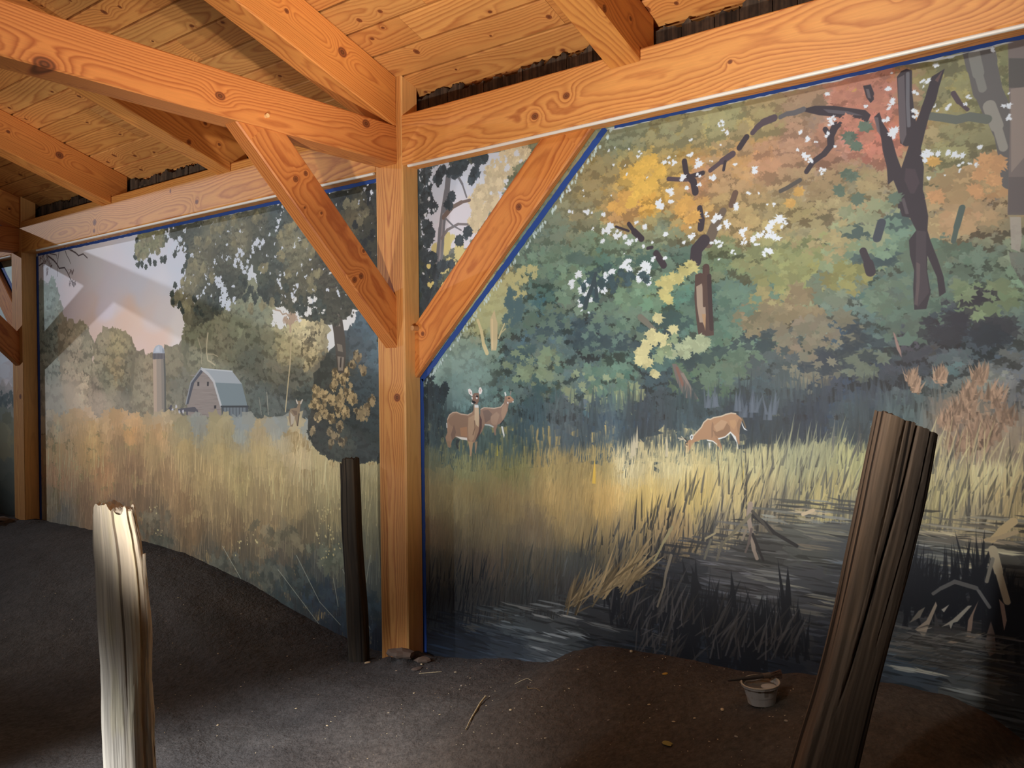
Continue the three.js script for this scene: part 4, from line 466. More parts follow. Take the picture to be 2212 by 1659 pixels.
    for (const [x, y, dx, dy] of [...[[-1.506, -0.91], [-1.346, -0.899], [-1.139, -0.943], [-1.107, -0.961], [-1.13, -0.858], [-1.546, -0.831], [-1.519, -0.896], [-1.491, -0.849]]].map((p, i) => [p[0], p[1], [0, -0.01, -0.03, 0.02, 0, -0.02, 0, -0.04][i], [0.19, 0.15, 0.26, 0.1, 0.15, 0.1, 0.14, 0.1][i]])) P.blade(x, y, dy, 0.026, dx, darkReed, 1);
    for (let i = 0; i < 170; i++) { const q = [[-1.814, -1.004], [-1.66, -0.98], [-1.535, -0.998], [-1.435, -1.018], [-1.339, -1.038], [-1.245, -1.039], [-1.154, -1.005], [-1.397, -1.104], [-1.62, -1.126], [-1.727, -1.107]][Math.floor(rnd() * 10)]; P.blade(q[0] + gauss() * 0.07, q[1] + gauss() * 0.05, rr(0.05, 0.17), rr(0.004, 0.009), rr(-0.02, 0.09), css(dim2, rr(0.7, 1.5)), 0.7); }
    // fan of bent straw in the middle and the broken tripod of stalks
    for (let i = 0; i < 120; i++) { const [x, y] = [[-2.072, -0.983], [-1.999, -0.952], [-1.927, -0.911], [-1.858, -0.892], [-2.121, -1.011], [-1.812, -0.846]][Math.floor(rnd() * 6)]; P.blade(x + gauss() * 0.03, y + gauss() * 0.03, rr(0.06, 0.17), rr(0.004, 0.01), rr(0.03, 0.14), css([[-1.974, -0.887, 168, 151, 117]][0].slice(2), rr(0.6, 1.3)), 0.8); }
    for (const [pts, col, wd] of [[[[-1.273, -0.486], [-1.282, -0.539], [-1.272, -0.591], [-1.262, -0.663], [-1.25, -0.694]], 'rgb(167,156,148)', 0.022], [[[-1.273, -0.527], [-1.321, -0.58], [-1.369, -0.63], [-1.395, -0.661]], 'rgb(130,128,112)', 0.014], [[[-1.261, -0.53], [-1.215, -0.558], [-1.183, -0.587], [-1.095, -0.629]], 'rgb(48,49,54)', 0.02], [[[-1.265, -0.514], [-1.224, -0.554], [-1.191, -0.595]], 'rgb(81,81,79)', 0.014], [[[-1.266, -0.603], [-1.241, -0.661], [-1.225, -0.699]], 'rgb(52,51,56)', 0.014], [[[-1.27, -0.583], [-1.283, -0.641], [-1.296, -0.675]], 'rgb(113,105,104)', 0.012], [[[-1.291, -0.585], [-1.308, -0.628]], 'rgb(151,145,135)', 0.012], [[[-1.609, -0.607], [-1.648, -0.671], [-1.693, -0.755]], 'rgb(168,163,129)', 0.014], [[[-1.615, -0.724], [-1.64, -0.801], [-1.65, -0.858], [-1.681, -0.945]], 'rgb(139,135,125)', 0.014], [[[-1.421, -0.614], [-1.462, -0.639]], 'rgb(178,172,143)', 0.01], [[[-1.439, -0.641], [-1.467, -0.72]], 'rgb(120,122,114)', 0.012], [[[-1.391, -0.644], [-1.414, -0.718]], 'rgb(116,116,110)', 0.014], [[[-1.071, -0.509], [-1.032, -0.49]], 'rgb(225,211,182)', 0.016], [[[-0.448, -0.571], [-0.432, -0.643], [-0.409, -0.737]], 'rgb(219,211,183)', 0.03], [[[-0.449, -0.602], [-0.467, -0.679]], 'rgb(159,159,150)', 0.014], [[[-0.388, -0.473], [-0.423, -0.507], [-0.45, -0.54]], 'rgb(231,211,165)', 0.028], [[[-0.381, -0.507], [-0.423, -0.528], [-0.469, -0.542]], 'rgb(216,198,161)', 0.016], [[[-0.498, -0.705], [-0.562, -0.692], [-0.604, -0.72], [-0.629, -0.742]], 'rgb(121,125,128)', 0.016], [[[-0.491, -0.713], [-0.46, -0.762]], 'rgb(135,140,144)', 0.014]]) P.line(pts, col, wd, wd * 0.6);
    for (const [pts, col] of [[[[-0.689, -0.875], [-0.651, -0.837], [-0.621, -0.768], [-0.617, -0.781], [-0.647, -0.864], [-0.66, -0.903], [-0.672, -0.882]], 'rgb(211,201,183)'], [[[-0.605, -0.852], [-0.568, -0.819], [-0.523, -0.767], [-0.511, -0.765], [-0.555, -0.826], [-0.568, -0.832], [-0.576, -0.856], [-0.58, -0.839]], 'rgb(213,214,203)'], [[[-0.491, -0.744], [-0.507, -0.796], [-0.512, -0.841], [-0.52, -0.887], [-0.528, -0.866], [-0.523, -0.816]], 'rgb(184,163,149)'], [[[-0.605, -0.911], [-0.54, -0.873], [-0.472, -0.848], [-0.524, -0.888], [-0.556, -0.898]], 'rgb(202,185,167)'], [[[-0.456, -0.808], [-0.445, -0.848], [-0.442, -0.909], [-0.461, -0.925], [-0.473, -0.897], [-0.468, -0.852]], 'rgb(140,126,121)'], [[[-0.625, -0.801], [-0.609, -0.857], [-0.605, -0.921], [-0.622, -0.951], [-0.635, -0.917], [-0.626, -0.86]], 'rgb(90,91,97)'], [[[-0.432, -0.731], [-0.417, -0.747], [-0.41, -0.798], [-0.418, -0.834]], 'rgb(204,182,168)'], [[[-0.706, -0.855], [-0.676, -0.808], [-0.654, -0.791], [-0.672, -0.831]], 'rgb(155,153,144)'], [[[-0.604, -0.793], [-0.579, -0.771], [-0.596, -0.801]], 'rgb(225,226,217)'], [[[-0.638, -0.862], [-0.63, -0.856], [-0.689, -0.88]], 'rgb(241,238,222)']]) P.poly(pts, col, 0.92);
    for (let i = 0; i < 160; i++) { const q = [[-0.713, -0.911], [-0.625, -0.911], [-0.54, -0.88], [-0.471, -0.899], [-0.568, -0.948], [-0.684, -0.97], [-0.513, -0.968]][Math.floor(rnd() * 7)]; P.streak(q[0] + gauss() * 0.08, q[1] + gauss() * 0.03, rr(0.06, 0.2), rr(0.004, 0.01), css([[-0.582, -0.919, 108, 110, 109]][0].slice(2), rr(0.6, 1.5)), 0.7, rr(0, 0.5)); }
    // bare primer where the paint stops at the timber
    for (let i = 0; i < 90; i++) { const x = rr(-1.9, x1); P.streak(x, PB - 0.006 + rr(-0.01, 0.004), rr(0.03, 0.12), rr(0.004, 0.009), WHITE, 0.8); }
    for (let i = 0; i < 130; i++) { const t = rnd(); P.streak(lerp(-2.99, -1.86, t) + 0.004, lerp(0.0, 1.1, t) + rr(-0.012, 0.004), 0.012, 0.02, 'rgb(195,222,232)', 0.7); }
  });
})();
function buck(P) {
  const D = (s) => s, tan = 'rgb(166,134,108)';
  P.poly([[-1.51, -0.257], [-1.525, -0.284], [-1.538, -0.304], [-1.546, -0.302], [-1.544, -0.282], [-1.547, -0.267], [-1.539, -0.253], [-1.526, -0.244], [-1.51, -0.23], [-1.497, -0.216], [-1.478, -0.198], [-1.467, -0.18], [-1.456, -0.166], [-1.445, -0.159], [-1.435, -0.16], [-1.424, -0.153], [-1.389, -0.148], [-1.371, -0.14], [-1.354, -0.135], [-1.331, -0.135], [-1.311, -0.149], [-1.302, -0.158], [-1.309, -0.178], [-1.313, -0.194], [-1.315, -0.217], [-1.314, -0.253], [-1.319, -0.258], [-1.322, -0.25], [-1.33, -0.228], [-1.351, -0.207], [-1.374, -0.227], [-1.402, -0.238], [-1.395, -0.253], [-1.385, -0.277], [-1.389, -0.291], [-1.399, -0.273], [-1.425, -0.249], [-1.452, -0.241], [-1.479, -0.244], [-1.497, -0.251]], tan);
  P.poly([[-1.426, -0.201], [-1.41, -0.21], [-1.38, -0.199], [-1.366, -0.173], [-1.354, -0.186], [-1.351, -0.205], [-1.374, -0.224], [-1.402, -0.231], [-1.416, -0.224]], 'rgb(127,103,84)', 0.7); P.poly([[-1.421, -0.187], [-1.389, -0.16], [-1.364, -0.169], [-1.38, -0.194], [-1.41, -0.21]], 'rgb(182,156,130)', 0.7); P.poly([[-1.356, -0.163], [-1.331, -0.159], [-1.326, -0.178], [-1.337, -0.198], [-1.351, -0.185]], 'rgb(185,152,116)', 0.6); P.poly([[-1.428, -0.167], [-1.422, -0.18], [-1.425, -0.227], [-1.432, -0.237], [-1.432, -0.194]], 'rgb(125,100,87)', 0.6); P.poly([[-1.326, -0.178], [-1.316, -0.155], [-1.304, -0.162], [-1.313, -0.191], [-1.32, -0.218]], 'rgb(130,103,83)', 0.6); P.poly([[-1.421, -0.22], [-1.398, -0.24], [-1.385, -0.277], [-1.394, -0.273], [-1.407, -0.25]], 'rgb(153,121,98)', 0.8);
  const w = 'rgb(215,224,233)';
  P.line([[-1.508, -0.226], [-1.493, -0.211], [-1.475, -0.193], [-1.464, -0.173], [-1.447, -0.159], [-1.435, -0.16], [-1.422, -0.153], [-1.389, -0.147], [-1.369, -0.139], [-1.348, -0.134], [-1.329, -0.136]], 'rgb(198,188,173)', 0.005);
  P.poly([[-1.405, -0.235], [-1.374, -0.226], [-1.352, -0.206], [-1.33, -0.226], [-1.322, -0.257], [-1.32, -0.275], [-1.325, -0.275], [-1.327, -0.249], [-1.351, -0.213], [-1.374, -0.231], [-1.402, -0.24]], w); P.poly([[-1.453, -0.241], [-1.425, -0.245], [-1.407, -0.258], [-1.41, -0.261], [-1.427, -0.249], [-1.45, -0.246]], w); P.poly([[-1.445, -0.253], [-1.436, -0.254], [-1.437, -0.276], [-1.442, -0.28]], w, 0.9); P.poly([[-1.307, -0.165], [-1.296, -0.189], [-1.281, -0.202], [-1.296, -0.197], [-1.304, -0.181]], w); P.line([[-1.304, -0.153], [-1.296, -0.171], [-1.29, -0.189]], 'rgb(107,95,78)', 0.006);
  P.poly([[-1.526, -0.23], [-1.517, -0.221], [-1.509, -0.228], [-1.512, -0.24], [-1.519, -0.247], [-1.525, -0.239]], w); P.poly([[-1.521, -0.23], [-1.513, -0.228], [-1.516, -0.24], [-1.521, -0.238]], 'rgb(102,113,116)'); P.line([[-1.539, -0.254], [-1.545, -0.244], [-1.562, -0.235]], 'rgb(37,37,42)', 0.008, 0.005); P.line([[-1.543, -0.251], [-1.552, -0.243], [-1.571, -0.247]], 'rgb(183,183,169)', 0.006, 0.004); P.line([[-1.552, -0.243], [-1.577, -0.239]], 'rgb(177,173,158)', 0.006, 0.004); P.line([[-1.554, -0.24], [-1.562, -0.233]], 'rgb(176,173,158)', 0.005); P.poly([[-1.546, -0.265], [-1.54, -0.263], [-1.536, -0.275], [-1.542, -0.275]], 'rgb(216,205,192)'); P.line([[-1.542, -0.266], [-1.538, -0.267]], 'rgb(46,40,39)', 0.005); P.line([[-1.544, -0.302], [-1.525, -0.298], [-1.516, -0.286]], 'rgb(38,44,49)', 0.006); P.poly([[-1.545, -0.297], [-1.537, -0.299], [-1.542, -0.306], [-1.545, -0.303]], 'rgb(66,57,55)');
}
function does(P) {
  const body = 'rgb(159,136,121)', body2 = 'rgb(150,129,119)', w = 'rgb(221,232,241)';
  P.poly([[-2.626, -0.134], [-2.609, -0.125], [-2.577, -0.124], [-2.546, -0.129], [-2.503, -0.121], [-2.485, -0.107], [-2.476, -0.085], [-2.475, -0.069], [-2.463, -0.069], [-2.442, -0.066], [-2.422, -0.085], [-2.423, -0.097], [-2.449, -0.101], [-2.454, -0.114], [-2.458, -0.137], [-2.471, -0.161], [-2.483, -0.181], [-2.505, -0.2], [-2.52, -0.205], [-2.53, -0.229], [-2.533, -0.256], [-2.538, -0.256], [-2.545, -0.23], [-2.548, -0.211], [-2.572, -0.204], [-2.597, -0.204], [-2.607, -0.222], [-2.62, -0.244], [-2.628, -0.256], [-2.629, -0.207]], body2);
  P.poly([[-2.612, -0.139], [-2.577, -0.134], [-2.553, -0.153], [-2.566, -0.182], [-2.597, -0.199], [-2.603, -0.168]], 'rgb(115,101,100)', 0.7); P.poly([[-2.562, -0.167], [-2.525, -0.143], [-2.507, -0.157], [-2.526, -0.205], [-2.545, -0.206], [-2.56, -0.196]], 'rgb(173,152,137)', 0.7); P.poly([[-2.491, -0.119], [-2.467, -0.102], [-2.461, -0.133], [-2.477, -0.166], [-2.492, -0.181], [-2.498, -0.147]], 'rgb(175,152,135)', 0.7);
  P.line([[-2.623, -0.132], [-2.602, -0.124], [-2.571, -0.125], [-2.54, -0.127], [-2.5, -0.12], [-2.482, -0.104]], 'rgb(199,185,175)', 0.005); P.line([[-2.597, -0.206], [-2.572, -0.207], [-2.548, -0.215]], 'rgb(190,205,215)', 0.007); P.poly([[-2.499, -0.212], [-2.488, -0.212], [-2.478, -0.254], [-2.483, -0.267], [-2.493, -0.236]], w); P.poly([[-2.461, -0.095], [-2.453, -0.097], [-2.455, -0.106], [-2.459, -0.104]], w); P.poly([[-2.477, -0.05], [-2.471, -0.047], [-2.464, -0.064], [-2.471, -0.07], [-2.475, -0.061]], w); P.line([[-2.438, -0.046], [-2.441, -0.061]], 'rgb(143,141,141)', 0.006); P.poly([[-2.463, -0.069], [-2.442, -0.067], [-2.42, -0.085], [-2.431, -0.092], [-2.458, -0.092]], 'rgb(179,145,122)', 0.9); P.line([[-2.453, -0.078], [-2.446, -0.078]], 'rgb(61,49,48)', 0.006); P.poly([[-2.429, -0.091], [-2.421, -0.093], [-2.424, -0.1], [-2.429, -0.098]], w); P.poly([[-2.505, -0.2], [-2.482, -0.178], [-2.483, -0.185], [-2.502, -0.207]], 'rgb(43,51,63)', 0.8);
  P.poly([[-2.843, -0.187], [-2.833, -0.167], [-2.809, -0.153], [-2.783, -0.149], [-2.756, -0.156], [-2.73, -0.16], [-2.701, -0.161], [-2.679, -0.15], [-2.669, -0.135], [-2.667, -0.11], [-2.638, -0.111], [-2.635, -0.125], [-2.634, -0.144], [-2.631, -0.173], [-2.629, -0.198], [-2.619, -0.222], [-2.626, -0.246], [-2.642, -0.261], [-2.649, -0.276], [-2.665, -0.294], [-2.675, -0.297], [-2.681, -0.331], [-2.687, -0.363], [-2.695, -0.362], [-2.696, -0.332], [-2.703, -0.298], [-2.713, -0.283], [-2.749, -0.282], [-2.771, -0.273], [-2.791, -0.273], [-2.811, -0.291], [-2.822, -0.324], [-2.83, -0.327], [-2.839, -0.32], [-2.848, -0.3], [-2.855, -0.275], [-2.841, -0.25], [-2.845, -0.225]], body);
  P.poly([[-2.634, -0.149], [-2.617, -0.183], [-2.618, -0.222], [-2.629, -0.249], [-2.649, -0.276], [-2.662, -0.289], [-2.639, -0.242], [-2.632, -0.207]], 'rgb(89,73,78)', 0.9); P.poly([[-2.84, -0.187], [-2.789, -0.156], [-2.705, -0.165], [-2.705, -0.209], [-2.713, -0.271], [-2.781, -0.263], [-2.794, -0.226], [-2.823, -0.212]], 'rgb(140,120,109)', 0.6); P.poly([[-2.797, -0.211], [-2.784, -0.248], [-2.791, -0.273], [-2.811, -0.289], [-2.818, -0.261]], 'rgb(108,94,91)', 0.6); P.poly([[-2.758, -0.225], [-2.712, -0.219], [-2.711, -0.268], [-2.752, -0.265]], 'rgb(189,147,115)', 0.6); P.poly([[-2.702, -0.175], [-2.663, -0.159], [-2.654, -0.208], [-2.668, -0.277], [-2.687, -0.292], [-2.703, -0.278], [-2.706, -0.224]], 'rgb(188,166,144)', 0.7); P.poly([[-2.662, -0.125], [-2.637, -0.125], [-2.633, -0.173], [-2.638, -0.22], [-2.654, -0.208], [-2.663, -0.184]], 'rgb(211,195,173)', 0.9); P.line([[-2.663, -0.189], [-2.661, -0.223], [-2.674, -0.257]], 'rgb(130,110,99)', 0.006);
  P.line([[-2.84, -0.187], [-2.826, -0.162], [-2.803, -0.15], [-2.779, -0.148], [-2.75, -0.157], [-2.705, -0.161], [-2.679, -0.15]], 'rgb(201,184,172)', 0.005); P.line([[-2.845, -0.205], [-2.844, -0.225]], w, 0.006); P.poly([[-2.662, -0.11], [-2.638, -0.111], [-2.636, -0.125], [-2.662, -0.125]], w); P.poly([[-2.788, -0.268], [-2.713, -0.273], [-2.711, -0.286], [-2.749, -0.283], [-2.771, -0.275]], 'rgb(234,237,241)'); P.poly([[-2.781, -0.28], [-2.759, -0.285], [-2.765, -0.295], [-2.775, -0.305], [-2.766, -0.327], [-2.776, -0.332], [-2.787, -0.308]], 'rgb(61,71,80)');
  P.poly([[-2.677, -0.069], [-2.664, -0.054], [-2.636, -0.053], [-2.632, -0.069], [-2.635, -0.093], [-2.646, -0.109], [-2.662, -0.108], [-2.675, -0.096]], 'rgb(131,107,98)'); P.poly([[-2.655, -0.064], [-2.642, -0.065], [-2.642, -0.082], [-2.651, -0.084]], 'rgb(225,232,241)'); P.line([[-2.649, -0.069], [-2.642, -0.07]], 'rgb(32,29,33)', 0.009); P.poly([[-2.681, -0.072], [-2.673, -0.074], [-2.674, -0.085], [-2.679, -0.083]], 'rgb(225,232,241)'); P.poly([[-2.678, -0.09], [-2.662, -0.093], [-2.652, -0.1], [-2.662, -0.105], [-2.674, -0.103]], 'rgb(24,26,33)'); P.poly([[-2.684, -0.096], [-2.678, -0.101], [-2.669, -0.103], [-2.673, -0.109], [-2.68, -0.108]], w); P.poly([[-2.703, -0.036], [-2.69, -0.032], [-2.677, -0.044], [-2.673, -0.069], [-2.684, -0.066], [-2.698, -0.055]], 'rgb(233,234,241)'); P.poly([[-2.693, -0.044], [-2.68, -0.054], [-2.686, -0.059], [-2.692, -0.053]], 'rgb(187,170,171)'); P.poly([[-2.637, -0.043], [-2.631, -0.027], [-2.62, -0.025], [-2.611, -0.042], [-2.619, -0.058], [-2.633, -0.059]], 'rgb(233,234,241)'); P.poly([[-2.628, -0.032], [-2.621, -0.035], [-2.624, -0.047], [-2.629, -0.047]], 'rgb(205,186,186)');
}
function legs(P) {
  P.poly([[-2.707, -0.29], [-2.674, -0.292], [-2.681, -0.331], [-2.687, -0.363], [-2.695, -0.362], [-2.696, -0.332]], 'rgb(189,166,139)', 0.9); P.poly([[-2.663, -0.291], [-2.646, -0.288], [-2.65, -0.315], [-2.659, -0.35], [-2.663, -0.348]], 'rgb(171,151,130)', 0.85); P.poly([[-2.852, -0.293], [-2.82, -0.294], [-2.824, -0.322], [-2.837, -0.32]], 'rgb(146,127,109)', 0.7);
}
// field and barn panel, between the far post and the middle post
const skyPal = palette([[-6.909, 1.009, 229, 231, 241], [-6.392, 0.994, 233, 232, 241], [-5.732, 0.96, 216, 224, 241], [-5.266, 0.725, 211, 220, 241], [-5.737, 0.765, 218, 223, 241], [-6.058, 0.724, 227, 225, 241], [-6.692, 0.63, 241, 226, 233], [-6.263, 0.602, 235, 226, 241], [-6.406, 0.472, 241, 210, 196], [-5.998, 0.485, 241, 210, 194], [-5.744, 0.471, 241, 214, 201], [-5.564, 0.365, 241, 213, 202], [-5.75, 0.242, 241, 216, 211], [-5.273, 0.414, 241, 238, 240], [-5.166, 0.224, 241, 232, 237], [-6.14, 0.118, 241, 204, 182], [-4.174, 0.634, 219, 229, 241], [-4.735, 0.74, 211, 222, 241], [-4.008, 0.35, 230, 235, 241], [-5.44, 0.613, 226, 228, 241]]);
const woodPal = palette([[-7.155, 0.734, 167, 184, 177], [-7.164, 0.435, 152, 166, 157], [-7.092, 0.135, 173, 177, 163], [-7.019, -0.088, 189, 189, 176], [-6.773, 0.418, 194, 180, 155], [-6.665, 0.27, 200, 184, 157], [-6.783, 0.057, 212, 195, 168], [-6.638, -0.087, 226, 205, 175], [-6.517, 0.336, 173, 164, 139], [-6.27, 0.327, 170, 158, 131], [-6.069, 0.286, 174, 161, 124], [-5.879, 0.113, 137, 129, 108], [-6.074, 0.117, 171, 154, 119], [-6.21, 0.016, 150, 146, 123], [-5.948, -0.086, 123, 121, 108], [-6.351, -0.087, 181, 164, 145], [-5.57, 0.108, 166, 153, 129], [-5.695, -0.02, 164, 155, 135], [-5.279, 0.134, 148, 143, 123], [-5.226, 0.009, 132, 131, 120], [-5.055, 0.342, 131, 133, 111], [-4.844, 0.393, 137, 139, 115], [-4.951, 0.218, 138, 138, 118], [-4.745, 0.27, 131, 130, 111], [-4.547, 0.378, 135, 142, 120], [-4.358, 0.424, 140, 148, 129], [-4.455, 0.259, 128, 133, 115], [-4.271, 0.28, 136, 139, 118], [-4.18, 0.359, 172, 169, 135], [-4.009, 0.296, 193, 184, 146], [-4.096, 0.191, 181, 173, 137], [-3.927, 0.239, 206, 196, 159], [-3.846, 0.184, 190, 179, 143], [-4.365, 0.087, 114, 118, 107], [-4.186, 0.084, 126, 127, 112], [-4.369, -0.082, 96, 106, 103], [-4.146, -0.109, 97, 105, 103], [-4.014, 0.027, 106, 109, 100], [-3.933, -0.081, 84, 95, 94], [-4.06, -0.136, 93, 101, 101], [-3.767, 0.129, 107, 107, 99], [-4.456, 0.174, 110, 116, 107]]);
const oakPal = palette([[-5.729, 1.058, 137, 139, 110], [-5.488, 1.062, 138, 138, 106], [-5.315, 1.042, 80, 86, 77], [-5.038, 1.071, 84, 90, 82], [-4.831, 0.986, 120, 121, 103], [-4.629, 1.049, 101, 104, 90], [-4.535, 0.922, 130, 128, 106], [-4.346, 1.013, 97, 100, 87], [-4.168, 0.963, 77, 87, 86], [-4.35, 0.817, 87, 93, 86], [-4.083, 0.844, 141, 139, 114], [-4.172, 0.744, 84, 93, 88], [-4.001, 0.727, 127, 127, 105], [-4.354, 0.649, 83, 91, 81], [-4.734, 0.798, 96, 99, 87], [-4.938, 0.818, 115, 114, 95], [-5.046, 0.707, 128, 126, 103], [-5.158, 0.593, 124, 121, 99], [-4.943, 0.578, 88, 93, 83], [-4.737, 0.622, 75, 82, 76], [-4.356, 0.537, 68, 75, 72], [-4.089, 0.572, 91, 93, 79], [-3.919, 0.613, 106, 105, 87], [-3.84, 0.5, 71, 75, 67], [-3.758, 0.599, 83, 82, 72], [-3.677, 0.748, 68, 70, 61], [-3.521, 0.909, 113, 105, 78], [-3.446, 0.975, 89, 87, 68], [-3.594, 1.046, 49, 55, 53], [-3.373, 1.014, 47, 51, 52], [-3.414, 0.77, 69, 72, 61], [-3.526, 0.681, 51, 57, 54], [-3.995, 0.996, 84, 92, 88], [-4.53, 1.151, 88, 94, 89], [-4.166, 1.073, 69, 82, 89]]);
const fieldPal = palette([[-7.184, -0.257, 241, 225, 198], [-6.425, -0.227, 237, 208, 177], [-5.888, -0.235, 220, 186, 147], [-5.519, -0.213, 192, 179, 155], [-5.068, -0.236, 155, 160, 156], [-4.56, -0.227, 153, 163, 167], [-4.192, -0.206, 163, 172, 174], [-3.936, -0.215, 160, 171, 173], [-7.026, -0.347, 241, 212, 172], [-6.427, -0.314, 235, 195, 140], [-5.889, -0.302, 225, 176, 120], [-5.521, -0.309, 198, 162, 118], [-5.178, -0.3, 165, 156, 126], [-4.757, -0.289, 176, 164, 128], [-4.373, -0.28, 189, 173, 137], [-4.02, -0.271, 204, 187, 147], [-7.031, -0.495, 241, 199, 144], [-6.431, -0.472, 235, 193, 134], [-6.022, -0.439, 174, 144, 109], [-5.584, -0.439, 184, 157, 115], [-5.181, -0.424, 183, 161, 116], [-4.761, -0.437, 188, 169, 122], [-4.376, -0.421, 199, 179, 131], [-4.023, -0.379, 213, 194, 151], [-3.778, -0.448, 210, 195, 148], [-3.399, -0.43, 194, 186, 144], [-7.037, -0.718, 241, 187, 140], [-6.297, -0.674, 219, 169, 123], [-5.835, -0.647, 158, 128, 98], [-5.412, -0.654, 161, 133, 99], [-4.97, -0.597, 174, 152, 109], [-4.568, -0.602, 178, 161, 114], [-4.199, -0.579, 193, 174, 127], [-3.78, -0.579, 197, 183, 137], [-3.401, -0.555, 176, 167, 125], [-7.122, -0.909, 197, 176, 143], [-6.442, -0.876, 179, 145, 113], [-5.777, -0.841, 137, 113, 88], [-5.19, -0.795, 149, 123, 90], [-4.768, -0.762, 146, 127, 93], [-4.382, -0.732, 158, 139, 102], [-4.029, -0.704, 174, 156, 113], [-3.705, -0.73, 158, 146, 108], [-3.404, -0.705, 156, 151, 117], [-6.968, -1.045, 165, 156, 140], [-6.103, -1.002, 140, 120, 103], [-5.537, -0.95, 118, 104, 85], [-5.085, -0.97, 129, 107, 79], [-4.672, -0.93, 137, 115, 85], [-4.295, -0.892, 140, 122, 92], [-3.948, -0.858, 124, 113, 88], [-3.708, -0.913, 119, 118, 98], [-3.407, -0.88, 132, 132, 109], [-5.481, -1.105, 98, 92, 79], [-4.982, -1.111, 99, 92, 78], [-4.578, -1.065, 106, 97, 80], [-4.208, -1.022, 99, 92, 79], [-3.87, -1.036, 83, 88, 85], [-3.557, -1.05, 108, 112, 100], [-3.374, -1.026, 102, 110, 104], [-4.581, -1.21, 75, 79, 77], [-4.124, -1.204, 63, 70, 72], [-3.793, -1.238, 51, 62, 78], [-3.487, -1.243, 62, 74, 85], [-3.64, -1.421, 41, 49, 65], [-3.363, -1.423, 41, 50, 67], [-4.041, -1.329, 56, 63, 67], [-4.931, -1.196, 80, 80, 75]]);  // warm lamplight falling on the left grass is painted into these colours
